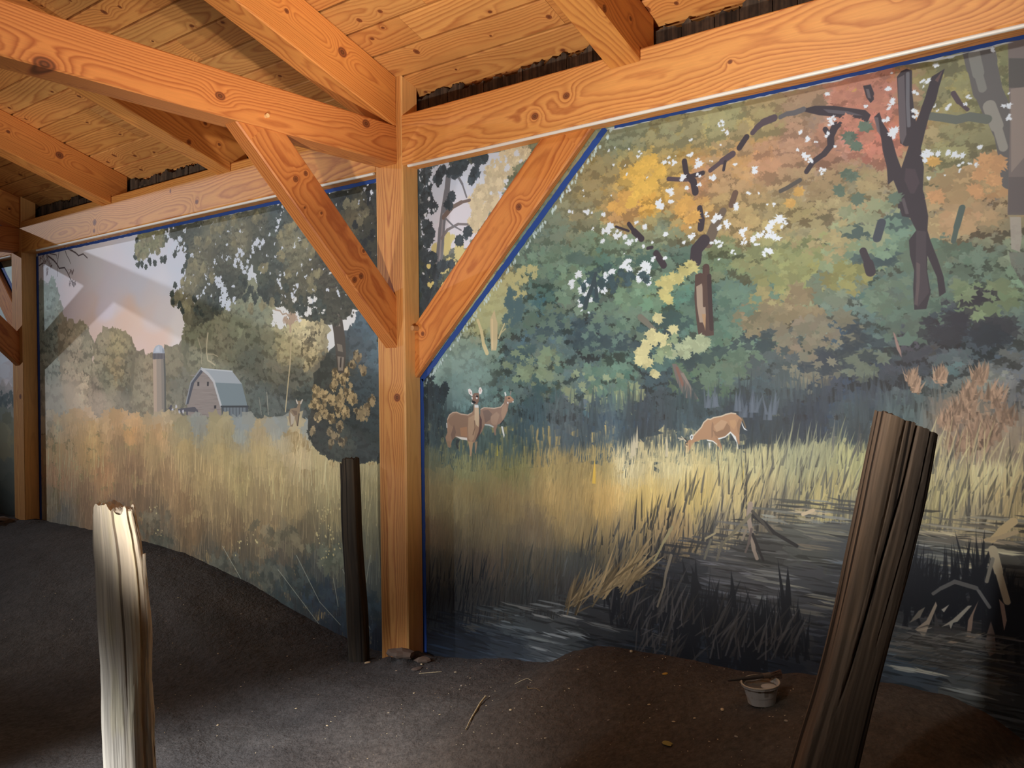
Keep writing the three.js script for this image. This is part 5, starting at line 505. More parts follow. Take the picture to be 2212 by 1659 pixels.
const leftMural = (() => {
  const x0 = XFR, x1 = XL, y0 = -1.5, y1 = 1.12;
  return canvasTexture(2048, 1300, (c, w, h) => {
    reseed(4321);
    const P = painter(c, x0, x1, y0, y1, w, h);
    for (let j = 0; j < 46; j++) for (let i = 0; i < 60; i++) { const x = lerp(x0, x1, (i + 0.5) / 60), y = lerp(-0.4, y1, (j + 0.5) / 46); c.fillStyle = css(skyPal(x, y)); c.fillRect(x - 0.06, y - 0.05, 0.14, 0.1); }
    for (let i = 0; i < 1400; i++) { const x = rr(x0, x1), y = rr(-0.35, y1); P.soft(x, y, rr(0.06, 0.16), css(skyPal(x, y)), 0.5, 1.6, 0.2); }
    const horizon = [[-7.347, -0.188], [-6.424, -0.192], [-5.578, -0.191], [-4.857, -0.191], [-3.773, -0.199], [-3.288, -0.19]], hz = (x) => heightAt(horizon, x);
    P.poly([[x0, y0], [x1, y0], ...[...horizon].reverse()], css(fieldPal(-5, -0.5)));
    const tree = (pts, pal, n, r0, r1, v = 1, edge = 1) => {      // a wooded mass with a leafy outline
      const xs = pts.map((p) => p[0]), ys = pts.map((p) => p[1]), b = [Math.min(...xs), Math.max(...xs), Math.min(...ys), Math.max(...ys)];
      for (let i = 0; i < n * 0.4; i++) { const x = rr(b[0], b[1]), y = rr(b[2], b[3]); if (within(pts, x, y)) P.leaf(x, y, r1 * rr(1, 1.7), css(pal(x, y), 0.92 + 0.05 * gauss()), 0.9, 1, 0, 0.3); }
      for (let i = 0; i < n; i++) { const x = rr(b[0], b[1]), y = rr(b[2], b[3]); if (!within(pts, x, y)) continue; const l = 1 + v * (0.24 * fbm(x * 5, y * 6, 12, 3) + 0.06 * gauss()); P.leaf(x, y, rr(r0, r1), css(pal(x, y), l), 0.8, rr(0.9, 1.3), rr(0, 6), 0.4); }
      clumps(P, pal, (x, y) => within(pts, x, y), b, n * 0.16, r1 * 0.6, r1 * 1.2, v * 0.55, edge);
    };
    // distant woods, the poplars on the left, the tall trees behind the barn
    tree([[-7.233, 0.86], [-7.121, 0.806], [-7.055, 0.853], [-6.98, 0.722], [-6.937, 0.572], [-6.847, 0.476], [-6.774, 0.382], [-6.7, 0.325], [-6.617, 0.126], [-6.582, -0.194], [-7.347, -0.203], [-7.319, 0.745]], woodPal, 900, 0.02, 0.06);
    tree([[-6.927, 0.388], [-6.848, 0.44], [-6.771, 0.472], [-6.661, 0.413], [-6.578, 0.463], [-6.508, 0.399], [-6.452, 0.334], [-6.471, 0.159], [-6.419, -0.017], [-6.326, -0.191], [-6.79, -0.196], [-6.857, 0.131]], woodPal, 900, 0.02, 0.06);
    tree([[-6.37, 0.226], [-6.311, 0.363], [-6.214, 0.393], [-6.147, 0.37], [-6.066, 0.394], [-5.988, 0.377], [-5.899, 0.313], [-5.825, 0.228], [-5.778, 0.112], [-5.798, -0.168], [-6.389, -0.191], [-6.388, 0.087]], woodPal, 900, 0.018, 0.05);
    tree([[-5.802, 0.161], [-5.72, 0.182], [-5.641, 0.168], [-5.569, 0.179], [-5.392, 0.2], [-5.277, 0.234], [-5.166, 0.24], [-5.058, 0.19], [-5.014, -0.19], [-5.823, -0.184]], woodPal, 700, 0.02, 0.06, 0.7);
    tree([[-5.107, 0.437], [-5.025, 0.475], [-4.893, 0.491], [-4.791, 0.473], [-4.641, 0.499], [-4.543, 0.55], [-4.423, 0.626], [-4.356, 0.537], [-4.221, 0.5], [-4.136, 0.384], [-3.966, 0.348], [-3.802, 0.366], [-3.773, -0.199], [-5.014, -0.205], [-5.139, 0.223], [-5.164, 0.332]], woodPal, 2600, 0.018, 0.055);
    tree([[-4.181, 0.326], [-4.114, 0.383], [-4.008, 0.35], [-3.924, 0.373], [-3.803, 0.34], [-3.767, 0.129], [-3.81, -0.028], [-4.016, -0.054], [-4.099, 0.082], [-4.166, 0.166]], woodPal, 700, 0.014, 0.035, 1.1);
    P.soft(...[[-6.943, -0.161]][0], 0.3, 'rgb(241,230,212)', 0.6, 1.5); P.soft(...[[-6.148, -0.182]][0], 0.2, 'rgb(193,180,165)', 0.5, 2); P.soft(...[[-6.711, -0.052]][0], 0.22, 'rgb(236,212,186)', 0.4); P.soft(...[[-6.354, -0.191]][0], 0.16, 'rgb(223,202,182)', 0.4, 2);
    // pale stems in the wood
    for (const [pts, col, wd] of [[[[-4.903, 0.336], [-4.917, 0.276], [-4.921, 0.211], [-4.907, 0.161], [-4.864, 0.145], [-4.83, 0.129]], 'rgb(195,188,161)', 0.014], [[[-4.906, 0.201], [-4.845, 0.199], [-4.795, 0.183]], 'rgb(182,175,150)', 0.008], [[[-5.018, 0.31], [-4.984, 0.238], [-4.977, 0.137]], 'rgb(177,171,148)', 0.009], [[[-4.864, 0.145], [-4.863, 0.184]], 'rgb(182,174,149)', 0.008], [[[-4.058, 0.253], [-4.071, 0.117], [-4.096, -0.019], [-4.12, -0.161]], 'rgb(203,191,157)', 0.013], [[[-4.295, -0.046], [-4.283, -0.181]], 'rgb(154,155,145)', 0.009], [[[-4.372, -0.079], [-4.351, -0.182]], 'rgb(140,143,135)', 0.008], [[[-4.063, 0.395], [-4.064, 0.31]], 'rgb(192,170,145)', 0.02], [[[-4.197, 0.445], [-4.139, 0.417], [-4.101, 0.415], [-4.063, 0.395]], 'rgb(197,182,162)', 0.009]]) P.line(pts, col, wd, wd * 0.7);
    for (const [x, y] of [[-4.062, 0.407], [-4.091, 0.39], [-4.034, 0.381], [-4.063, 0.371], [-4.025, 0.399], [-4.101, 0.373], [-4.062, 0.425]]) for (let i = 0; i < 6; i++) P.leaf(x + gauss() * 0.02, y + gauss() * 0.014, rr(0.008, 0.02), 'rgb(190,166,145)', 0.8);
    barn(P);
    // mist over the far grass, then the field
    for (let i = 0; i < 500; i++) { const x = rr(...[[-5.578, -0.214], [-3.773, -0.186]].map((p) => p[0])), y = hz(x) + rr(-0.06, -0.02); P.leaf(x, y, rr(0.012, 0.03), css(fieldPal(x, y - 0.01), 1 + 0.05 * gauss()), 0.7, 1.6, 0); }
    const low = [[-7.587, -2.499], [-3.313, -1.612]];
    for (let i = 0; i < 1800; i++) { const x = rr(x0, x1), y = rr(y0, -0.2); if (y < hz(x)) P.leaf(x, y, rr(0.03, 0.07), css(fieldPal(x, y), 1 + 0.05 * gauss()), 0.85, 1.5, 0); }
    grass(P, fieldPal, horizon.map((p) => [p[0], p[1] - 0.075]), low, x0, x1, 44000, 0.10, 9);
    for (let i = 0; i < 2600; i++) { const x = rr(x0, x1), y = rr(-1.45, -0.55); P.blade(x, y, rr(0.08, 0.24), rr(0.004, 0.008), gauss() * 0.03, css(fieldPal(x, y + 0.1), rr(0.75, 1.5)), 0.5); }
    for (let i = 0; i < 460; i++) { const q = [[-4.255, -1.139], [-4.126, -1.259], [-3.873, -1.223], [-3.748, -0.969], [-3.638, -1.292], [-4.206, -0.911], [-4.392, -1.185], [-4.776, -1.147], [-5.596, -0.923], [-5.54, -1.111], [-4.038, -1.138], [-3.56, -1.203], [-3.413, -1.232]][Math.floor(rnd() * 13)]; P.leaf(q[0] + gauss() * 0.16, q[1] + gauss() * 0.07, rr(0.012, 0.04), css(fieldPal(q[0], q[1]), rr(0.75, 1.35), -4, 4, 6), 0.6, rr(1, 2), rr(0, 3)); }
    for (const [x, y] of [[-3.765, -0.788], [-3.738, -0.838], [-3.783, -0.737], [-3.72, -0.719], [-3.826, -0.886], [-3.708, -0.913], [-6.667, -0.624], [-6.691, -0.669], [-6.64, -0.694], [-6.726, -0.591], [-3.788, -1], [-5.509, -1.012], [-5.594, -0.859], [-4.576, -1.007], [-4.457, -0.951]]) for (let i = 0; i < 7; i++) P.leaf(x + gauss() * 0.05, y + gauss() * 0.04, rr(0.004, 0.010), 'rgb(219,206,152)', 0.9);
    for (const pts of [[[-4.035, -1.002], [-3.833, -1.244], [-3.658, -1.347]], [[-4.21, -1.106], [-3.836, -1.376]], [[-3.633, -1.034], [-3.523, -1.198], [-3.415, -1.332]], [[-3.408, -0.93], [-3.447, -1.086], [-3.524, -1.274]], [[-3.711, -1.095], [-3.675, -1.246]], [[-4.774, -1.028], [-4.581, -1.21]]]) P.line(pts, 'rgb(183,187,173)', 0.006, 0.004, 0.8);
    fieldDeer(P);
    // shadowed undergrowth and the lit bush at the right
    const shadeBush = [[-3.808, 0.077], [-3.687, 0.179], [-3.533, 0.276], [-3.383, 0.468], [-3.277, 0.461], [-3.292, -0.4], [-3.471, -0.395], [-3.621, -0.415], [-3.777, -0.382], [-3.896, -0.294]];
    const bushPal = palette([[-3.769, 0.024, 71, 76, 73], [-3.612, 0.074, 75, 81, 78], [-3.461, 0.172, 77, 90, 100], [-3.386, 0.319, 84, 107, 124], [-3.335, 0.168, 86, 109, 124], [-3.428, -0.03, 66, 81, 90], [-3.359, -0.179, 60, 74, 81], [-3.541, -0.182, 53, 63, 66], [-3.774, -0.238, 55, 60, 58], [-3.62, -0.337, 71, 78, 73], [-3.812, -0.134, 75, 74, 66], [-3.398, -0.355, 59, 69, 71]]);
    tree(shadeBush, bushPal, 1700, 0.012, 0.04, 0.9);
    const lit = (list, n, col, s = 1) => { for (const [x, y, r] of list) for (let i = 0; i < n; i++) { const u = rnd(); P.leaf(x + gauss() * r * 0.6, y + gauss() * r * 0.55, rr(0.008, 0.021) * s, css(col, u < 0.45 ? rr(0.4, 0.72) : rr(0.8, 1.05)), 0.92, rr(0.9, 1.4), rr(0, 6), 0.5); } };
    const gold = [[-3.771, -0.107, 208, 186, 141]][0].slice(2), gold2 = [[-3.634, -0.08, 172, 155, 121]][0].slice(2);
    lit([[-3.84, -0.06, 0.047], [-3.85, -0.107, 0.041], [-3.777, -0.066, 0.041], [-3.796, -0.136, 0.035], [-3.707, -0.089, 0.046], [-3.638, -0.088, 0.052], [-3.57, -0.06, 0.046], [-3.537, -0.088, 0.034], [-3.762, -0.176, 0.035], [-3.656, -0.146, 0.04], [-3.709, -0.193, 0.029], [-3.833, -0.189, 0.029], [-3.597, -0.163, 0.034], [-3.67, 0.05, 0.029], [-3.688, -0.008, 0.035], [-3.619, 0.026, 0.04], [-3.584, 0.06, 0.029]], 34, gold); lit([[-3.488, -0.161, 0.034], [-3.423, -0.132, 0.034], [-3.456, -0.183, 0.028], [-3.641, -0.232, 0.029], [-3.677, -0.297, 0.035], [-3.712, -0.332, 0.029], [-3.626, -0.329, 0.029], [-3.871, -0.267, 0.024], [-3.728, -0.269, 0.023], [-3.491, 0.149, 0.034], [-3.533, 0.11, 0.028], [-3.451, 0.069, 0.034], [-3.382, -0.093, 0.028]], 22, gold2);
    lit([[-3.934, 0.257, 0.042], [-3.879, 0.243, 0.041], [-3.862, 0.206, 0.035], [-3.935, 0.191, 0.03], [-3.863, 0.159, 0.035], [-3.9, 0.119, 0.03], [-3.824, 0.311, 0.029], [-3.86, 0.289, 0.03], [-3.928, 0.095, 0.018]], 26, [[-3.894, 0.238, 213, 201, 161]][0].slice(2));
    // the old oak: trunk, then hanging leaves dark and light
    P.poly([[-3.714, 0.491], [-3.636, 0.486], [-3.613, 0.37], [-3.589, 0.254], [-3.583, 0.163], [-3.601, 0.06], [-3.653, 0.061], [-3.668, 0.165], [-3.683, 0.281], [-3.707, 0.387]], 'rgb(81,75,69)'); P.poly([[-3.698, 0.392], [-3.638, 0.388], [-3.626, 0.319], [-3.674, 0.321]], 'rgb(147,140,131)', 0.8); P.poly([[-3.658, 0.223], [-3.615, 0.215], [-3.608, 0.175], [-3.65, 0.182]], 'rgb(140,132,120)', 0.8); P.poly([[-3.655, 0.153], [-3.6, 0.146], [-3.61, 0.072], [-3.648, 0.073]], 'rgb(156,148,137)', 0.85); P.line([[-3.625, 0.141], [-3.631, 0.095]], 'rgb(70,65,64)', 0.012); P.line([[-3.668, 0.384], [-3.661, 0.326]], 'rgb(172,166,158)', 0.008); P.line([[-3.687, 0.513], [-3.697, 0.467]], 'rgb(127,121,125)', 0.03);
    const oak = [[-5.781, 0.998], [-5.729, 1.074], [-5.666, 1.116], [-5.427, 1.144], [-5.145, 1.151], [-4.627, 1.15], [-4.164, 1.15], [-3.265, 1.146], [-3.282, 0.166], [-3.385, 0.344], [-3.456, 0.448], [-3.569, 0.379], [-3.684, 0.334], [-3.762, 0.364], [-3.801, 0.445], [-3.883, 0.371], [-4.006, 0.431], [-4.093, 0.382], [-4.178, 0.469], [-4.288, 0.504], [-4.355, 0.593], [-4.42, 0.768], [-4.493, 0.661], [-4.544, 0.521], [-4.64, 0.557], [-4.792, 0.449], [-4.947, 0.428], [-5.053, 0.403], [-5.161, 0.44], [-5.214, 0.535], [-5.326, 0.574], [-5.211, 0.659], [-5.154, 0.747], [-5.097, 0.833], [-5.15, 0.9], [-5.315, 1.011], [-5.432, 0.961], [-5.61, 0.932], [-5.733, 0.895]];
    tree(oak, oakPal, 5200, 0.010, 0.026, 1.05); 
    const hang = (list, n, col) => { for (const [x, y, r] of list) for (let i = 0; i < n; i++) P.leaf(x + gauss() * r * 0.6, y + gauss() * r * 0.6, rr(0.009, 0.02), css(col, 1 + 0.2 * gauss()), 0.95, 1.3, rr(0, 6)); };
    const dk = [[-4.736, 0.681, 66, 75, 71]][0].slice(2);
    hang([[-5.76, 1.037, 0.018], [-5.785, 0.921, 0.024], [-5.742, 0.858, 0.021], [-5.697, 0.854, 0.018], [-5.643, 0.831, 0.014], [-5.598, 0.868, 0.023], [-5.533, 0.85, 0.017], [-5.448, 0.865, 0.023], [-5.406, 0.861, 0.023], [-5.281, 0.888, 0.017], [-5.24, 0.912, 0.022], [-5.198, 0.975, 0.022], [-5.14, 0.918, 0.022], [-5.121, 0.855, 0.022], [-5.152, 0.797, 0.022], [-5.183, 0.767, 0.017], [-5.286, 0.68, 0.023], [-5.318, 0.615, 0.023], [-5.309, 0.569, 0.017], [-5.228, 0.541, 0.022], [-5.189, 0.494, 0.017], [-5.032, 0.495, 0.033], [-4.975, 0.47, 0.027], [-4.888, 0.541, 0.032], [-4.824, 0.493, 0.032], [-4.786, 0.56, 0.027], [-5.05, 0.562, 0.022]], 12, dk); hang([[-4.786, 0.502, 0.027], [-4.804, 0.546, 0.021], [-4.542, 0.653, 0.026], [-4.492, 0.617, 0.026], [-4.45, 0.588, 0.031], [-4.502, 0.541, 0.021], [-4.4, 0.534, 0.031], [-4.35, 0.566, 0.025], [-4.283, 0.586, 0.02], [-4.234, 0.607, 0.02], [-4.188, 0.524, 0.03], [-4.093, 0.571, 0.025], [-4.189, 0.494, 0.02], [-4.003, 0.452, 0.039], [-3.971, 0.489, 0.029], [-3.853, 0.471, 0.029], [-3.802, 0.459, 0.024], [-3.767, 0.418, 0.028], [-4.293, 0.526, 0.012]], 14, dk);
    hang([[-3.566, 0.683, 0.018], [-3.399, 0.689, 0.027], [-3.587, 1.009, 0.028], [-3.733, 1.076, 0.028], [-3.663, 1.028, 0.028], [-3.364, 0.798, 0.027], [-3.495, 0.859, 0.027], [-3.43, 0.76, 0.027]], 14, [[-3.448, 0.874, 44, 49, 51]][0].slice(2));
    const ol = [[-4.535, 0.922, 147, 143, 114]][0].slice(2);
    for (const [x, y, r] of [...[[-5.682, 1.005, 0.035], [-5.616, 1.021, 0.035], [-5.751, 0.936, 0.03], [-5.663, 0.909, 0.035], [-5.445, 0.991, 0.034], [-5.489, 0.926, 0.029], [-5.002, 0.953, 0.044], [-4.88, 0.929, 0.043], [-4.832, 0.998, 0.037], [-5.045, 0.782, 0.044], [-4.95, 0.751, 0.043], [-5.185, 0.694, 0.033], [-5.125, 0.678, 0.044], [-5.028, 0.682, 0.044], [-5.207, 0.607, 0.039], [-5.149, 0.525, 0.033], [-4.838, 0.698, 0.043]], ...[[-4.72, 1.028, 0.048], [-4.613, 1.025, 0.042], [-4.373, 1.026, 0.041], [-4.775, 0.992, 0.043], [-4.07, 0.908, 0.044], [-4.149, 0.878, 0.03], [-4.024, 0.923, 0.029], [-3.92, 0.804, 0.034], [-3.862, 0.75, 0.029], [-4.607, 0.888, 0.031], [-4.314, 0.705, 0.04], [-4.152, 0.759, 0.045], [-4.076, 0.644, 0.029], [-3.813, 0.626, 0.033], [-3.866, 0.549, 0.029], [-3.887, 0.594, 0.029], [-3.493, 0.982, 0.041], [-3.56, 0.996, 0.028], [-3.414, 0.921, 0.041], [-3.461, 0.887, 0.023], [-4.319, 0.472, 0.04], [-4.237, 0.497, 0.03], [-4.444, 0.47, 0.041]]]) for (let i = 0; i < 15; i++) P.leaf(x + gauss() * r * 0.6, y + gauss() * r * 0.5, rr(0.010, 0.022), css(ol, rr(0.78, 1.08)), 0.85, 1.3, rr(0, 6));
    const SK = 'rgb(212,223,241)';
    for (const [x, y, r] of [[-5.38, 1.041, 0.017], [-5.35, 1.014, 0.014], [-5.259, 0.965, 0.028], [-5.198, 0.98, 0.028], [-5.157, 1.031, 0.017], [-5.179, 0.934, 0.022], [-5.23, 0.917, 0.022], [-5.301, 0.924, 0.028], [-5.342, 0.917, 0.023], [-5.16, 0.904, 0.022], [-5.082, 0.863, 0.017], [-5.063, 0.85, 0.013], [-4.985, 0.869, 0.009], [-4.818, 0.788, 0.013], [-4.795, 0.775, 0.007], [-5.056, 0.728, 0.007], [-4.913, 0.689, 0.013], [-5.096, 0.676, 0.009], [-5.186, 0.616, 0.011], [-4.943, 0.604, 0.016], [-4.886, 0.659, 0.016], [-4.924, 0.635, 0.013], [-4.802, 0.674, 0.021], [-4.766, 0.666, 0.021], [-5.011, 0.582, 0.016], [-4.972, 0.584, 0.011], [-4.86, 0.576, 0.013], [-4.759, 0.543, 0.021], [-4.829, 0.714, 0.007], [-5.256, 1.094, 0.007], [-5.549, 1.095, 0.014], [-5.485, 1.076, 0.011], [-5.432, 1.087, 0.014]]) P.gap(x, y, r, SK);
    for (const [x, y, r] of [[-4.163, 0.959, 0.022], [-4.172, 0.935, 0.015], [-4.188, 0.917, 0.012], [-4.147, 0.977, 0.01], [-4.545, 0.954, 0.016], [-4.522, 0.998, 0.008], [-4.667, 0.969, 0.011], [-4.687, 0.884, 0.015], [-4.36, 0.872, 0.03], [-4.319, 0.857, 0.025], [-4.402, 0.856, 0.025], [-4.344, 0.834, 0.02], [-4.411, 0.816, 0.02], [-4.547, 0.835, 0.026], [-4.522, 0.812, 0.021], [-4.574, 0.806, 0.021], [-4.592, 0.766, 0.026], [-4.541, 0.741, 0.026], [-4.463, 0.759, 0.021], [-4.602, 0.741, 0.021], [-4.566, 0.78, 0.021], [-4.507, 0.696, 0.021], [-4.481, 0.72, 0.021], [-4.445, 0.788, 0.017], [-4.244, 0.904, 0.012], [-4.202, 0.837, 0.012], [-4.127, 0.806, 0.012], [-3.965, 0.835, 0.012], [-3.877, 0.713, 0.012], [-4.276, 0.772, 0.012], [-4.191, 0.768, 0.012], [-4.339, 0.676, 0.009], [-4.314, 0.71, 0.01], [-4.249, 0.669, 0.01], [-4.154, 0.645, 0.015], [-4.114, 0.647, 0.015], [-4.17, 0.612, 0.02], [-4.155, 0.581, 0.02], [-4.109, 0.518, 0.01], [-4.016, 0.546, 0.019], [-4, 0.574, 0.019], [-4.039, 0.518, 0.02], [-3.916, 0.616, 0.014], [-3.762, 0.65, 0.011], [-3.864, 0.654, 0.01], [-3.999, 0.644, 0.012], [-3.851, 0.534, 0.009], [-3.736, 0.53, 0.019], [-3.631, 0.503, 0.019], [-3.867, 0.472, 0.019], [-3.845, 0.485, 0.019], [-4.734, 0.812, 0.011], [-4.816, 0.793, 0.013], [-4.68, 0.791, 0.011], [-4.764, 0.676, 0.027], [-4.783, 0.64, 0.032], [-4.729, 0.61, 0.037], [-4.712, 0.566, 0.042], [-4.677, 0.516, 0.037], [-4.624, 0.523, 0.026], [-4.731, 0.53, 0.032], [-4.687, 0.474, 0.026], [-4.801, 0.669, 0.021], [-4.499, 1.083, 0.012], [-3.704, 1.076, 0.009], [-3.648, 1.087, 0.009], [-3.418, 1.053, 0.018], [-3.392, 1.072, 0.018], [-3.431, 1.082, 0.014], [-3.367, 1.023, 0.018], [-3.38, 0.993, 0.013], [-3.466, 0.987, 0.014], [-3.426, 0.995, 0.009], [-3.363, 0.861, 0.005], [-3.345, 0.787, 0.005], [-3.436, 0.829, 0.006], [-4.161, 1.073, 0.015], [-4.122, 1.048, 0.01]]) P.gap(x, y, r * 0.9, SK);
    for (const [x, y, r] of [[-4.178, 0.414, 0.043], [-4.14, 0.393, 0.049], [-4.189, 0.377, 0.037], [-4.16, 0.339, 0.024], [-4.101, 0.415, 0.03], [-4.006, 0.398, 0.03], [-3.959, 0.407, 0.024], [-3.978, 0.372, 0.018], [-3.894, 0.421, 0.03], [-3.858, 0.425, 0.024], [-3.875, 0.479, 0.024], [-3.838, 0.483, 0.018], [-3.913, 0.398, 0.024], [-3.768, 0.408, 0.014], [-4.119, 0.447, 0.024], [-4.198, 0.427, 0.025], [-4.023, 0.495, 0.018], [-4.157, 0.486, 0.015]]) P.gap(x, y, r, 'rgb(233,237,241)');
    for (const [x, y] of [[-4.063, 0.389], [-4.092, 0.384], [-4.034, 0.378], [-4.063, 0.365], [-4.02, 0.393], [-4.1, 0.37], [-4.062, 0.407]]) for (let i = 0; i < 5; i++) P.leaf(x + gauss() * 0.02, y + gauss() * 0.012, rr(0.008, 0.017), 'rgb(183,161,142)', 0.85); P.line([[-4.207, 0.446], [-4.158, 0.437], [-4.134, 0.414], [-4.1, 0.418], [-4.072, 0.395]], 'rgb(183,165,149)', 0.009); hang([[-3.986, 0.451, 0.036], [-3.949, 0.43, 0.03], [-3.822, 0.381, 0.029], [-3.84, 0.406, 0.024], [-4.295, 0.532, 0.025], [-4.176, 0.512, 0.025]], 10, dk);
    P.line([[-3.372, 1.087], [-3.386, 1.026], [-3.394, 0.964]], 'rgb(42,45,50)', 0.02, 0.014);
    // bare twigs hanging in at the top left
    const tw = 'rgb(104,96,103)';
    for (const [pts, wd] of [[[[-6.794, 1.084], [-6.708, 1.054], [-6.655, 1.033], [-6.613, 1.008], [-6.539, 1.014], [-6.477, 0.977]], 0.014], [[[-6.838, 1.088], [-6.807, 1.033], [-6.764, 0.992], [-6.743, 0.959]], 0.008], [[[-6.928, 1.082], [-6.941, 1.036], [-6.965, 0.979], [-6.962, 0.878]], 0.008], [[[-7.112, 1.053], [-7.021, 1.011], [-6.965, 0.974], [-6.932, 0.939], [-6.843, 0.937], [-6.8, 0.901], [-6.747, 0.839], [-6.694, 0.778]], 0.014], [[[-7.088, 1.072], [-6.974, 1.05], [-6.964, 1.017]], 0.008], [[[-7.279, 0.993], [-7.207, 1.008]], 0.014]]) P.line(pts, tw, wd, wd * 0.6);
    for (const [x, y, r] of [[-7.206, 1.073, 0.032], [-7.135, 1.055, 0.032], [-7.16, 1.025, 0.032], [-7.102, 0.998, 0.032], [-7.196, 1.007, 0.027], [-7.068, 0.973, 0.021], [-7.127, 0.957, 0.027], [-7.139, 0.931, 0.016], [-7.206, 1.04, 0.032], [-6.756, 0.903, 0.026], [-6.713, 0.893, 0.021], [-6.715, 0.811, 0.026], [-6.683, 0.803, 0.021], [-6.758, 0.814, 0.016], [-7.254, 1.05, 0.027]]) for (let i = 0; i < 16; i++) P.blade(x + gauss() * r * 0.6, y + gauss() * r * 0.5, rr(-0.04, 0.02), 0.011, gauss() * 0.02, css([[-7.066, 1.024, 145, 132, 138]][0].slice(2), 1 + 0.15 * gauss()), 0.95);
    // primer line by the tape
    for (let i = 0; i < 80; i++) { const x = rr(x0, x1); P.streak(x, 1.075 + rr(-0.008, 0.004), rr(0.03, 0.1), 0.005, SK, 0.5); }
  });
})();
function barn(P) {
  const q = (s) => s;
  P.poly([[-5.57, 0.188], [-5.418, 0.184], [-5.428, -0.204], [-5.566, -0.206]], 'rgb(168,157,148)'); P.poly([[-5.57, 0.188], [-5.523, 0.187], [-5.526, -0.205], [-5.566, -0.206]], 'rgb(201,180,163)', 0.8); P.poly([[-5.464, 0.185], [-5.418, 0.184], [-5.424, -0.204], [-5.464, -0.204]], 'rgb(142,139,134)', 0.8); P.line([[-5.424, 0.2], [-5.418, 0.041], [-5.42, -0.204]], 'rgb(103,105,103)', 0.022);
  P.poly([[-5.569, 0.226], [-5.417, 0.222], [-5.416, 0.183], [-5.57, 0.187]], 'rgb(140,136,142)'); for (let i = 0; i < 9; i++) { const t = 126 + i * 17; P.line([[lerp(...[[-5.567, 0.223], [-5.417, 0.218]].map((p) => p[0]), i / 8.4), [[-5.567, 0.221]][0][1]], [lerp(...[[-5.567, 0.223], [-5.417, 0.218]].map((p) => p[0]), i / 8.4), [[-5.568, 0.189]][0][1]]], 'rgb(98,96,103)', 0.012); }
  P.poly([[-5.569, 0.226], [-5.556, 0.254], [-5.531, 0.275], [-5.491, 0.284], [-5.452, 0.275], [-5.426, 0.253], [-5.417, 0.222]], 'rgb(189,199,217)'); P.poly([[-5.537, 0.235], [-5.526, 0.262], [-5.491, 0.276], [-5.478, 0.233]], 'rgb(213,223,241)', 0.7); P.poly([[-5.448, 0.227], [-5.448, 0.259], [-5.423, 0.242], [-5.417, 0.222]], 'rgb(147,158,177)', 0.8);
  P.poly([[-4.961, 0.091], [-5.06, 0.027], [-5.154, -0.129], [-5.145, -0.208], [-4.769, -0.204], [-4.768, -0.136], [-4.849, 0.025], [-4.909, 0.07]], 'rgb(152,144,143)'); for (let i = 0; i < 70; i++) { const a = [[-5.115, -0.024], [-4.803, -0.199]], x = rr(a[0][0], a[1][0]), y = rr(a[1][1], a[0][1] + 0.1); P.streak(x, y, rr(0.06, 0.2), 0.008, css([[-4.931, -0.053, 150, 141, 141]][0].slice(2), rr(0.85, 1.12)), 0.6); }
  P.poly([[-5.06, 0.017], [-4.849, 0.015], [-4.825, -0.023], [-5.079, -0.022]], 'rgb(161,153,153)', 0.6);
  P.poly([[-4.982, 0.109], [-4.643, 0.085], [-4.543, 0.005], [-4.841, 0.016], [-4.904, 0.073]], 'rgb(170,181,193)'); P.poly([[-4.841, 0.017], [-4.545, 0.006], [-4.487, -0.139], [-4.768, -0.138]], 'rgb(128,145,156)'); P.poly([[-4.768, -0.136], [-4.484, -0.134], [-4.482, -0.197], [-4.752, -0.205]], 'rgb(82,90,100)'); for (let i = 0; i < 7; i++) { const a = [[-4.726, -0.143], [-4.522, -0.142]][0], b = [[-4.523, -0.19]][0]; P.line([[lerp(a[0], b[0], i / 6), a[1]], [lerp(a[0], b[0], i / 6), b[1]]], 'rgb(117,129,140)', 0.026); }
  P.poly([[-4.982, 0.109], [-4.959, 0.092], [-5.067, 0.017], [-5.138, -0.124], [-5.17, -0.127], [-5.107, 0.017]], 'rgb(87,91,105)'); P.line([[-4.982, 0.109], [-4.907, 0.073], [-4.845, 0.025], [-4.768, -0.136]], 'rgb(197,202,211)', 0.02); P.line([[-4.987, 0.11], [-5.107, 0.019], [-5.168, -0.124]], 'rgb(155,161,172)', 0.012); P.line([[-4.978, 0.109], [-4.643, 0.086]], 'rgb(199,208,219)', 0.008); P.line([[-4.768, -0.137], [-4.484, -0.134]], 'rgb(66,72,79)', 0.012);
  for (const r of [[[-5.03, 0.022], [-5.008, 0.022], [-5.009, -0.004], [-5.031, -0.004]], [[-4.92, 0.022], [-4.899, 0.022], [-4.902, -0.005], [-4.922, -0.005]], [[-4.846, -0.13], [-4.82, -0.129], [-4.822, -0.15], [-4.846, -0.15]]]) P.poly(r, 'rgb(65,63,69)');
  const wg = 'rgb(93,93,104)'; for (const r of [[[-5.38, -0.155], [-5.341, -0.128], [-5.332, -0.138], [-5.356, -0.165]], [[-5.361, -0.165], [-5.064, -0.141], [-5.028, -0.166], [-5.038, -0.177], [-5.155, -0.173], [-5.352, -0.186]]]) P.poly(r, wg); for (const r of [[[-5.351, -0.139], [-5.343, -0.209]], [[-5.276, -0.159], [-5.277, -0.206]], [[-5.219, -0.158], [-5.221, -0.205]], [[-5.155, -0.163], [-5.156, -0.207]], [[-5.037, -0.167], [-5.029, -0.205]], [[-5.362, -0.207], [-5.147, -0.204]]]) P.line(r, wg, 0.018); for (const r of [[-5.331, -0.167], [-5.297, -0.18], [-5.248, -0.179], [-5.203, -0.174], [-5.285, -0.141]]) P.leaf(...r, 0.016, 'rgb(209,212,226)', 0.9);
}
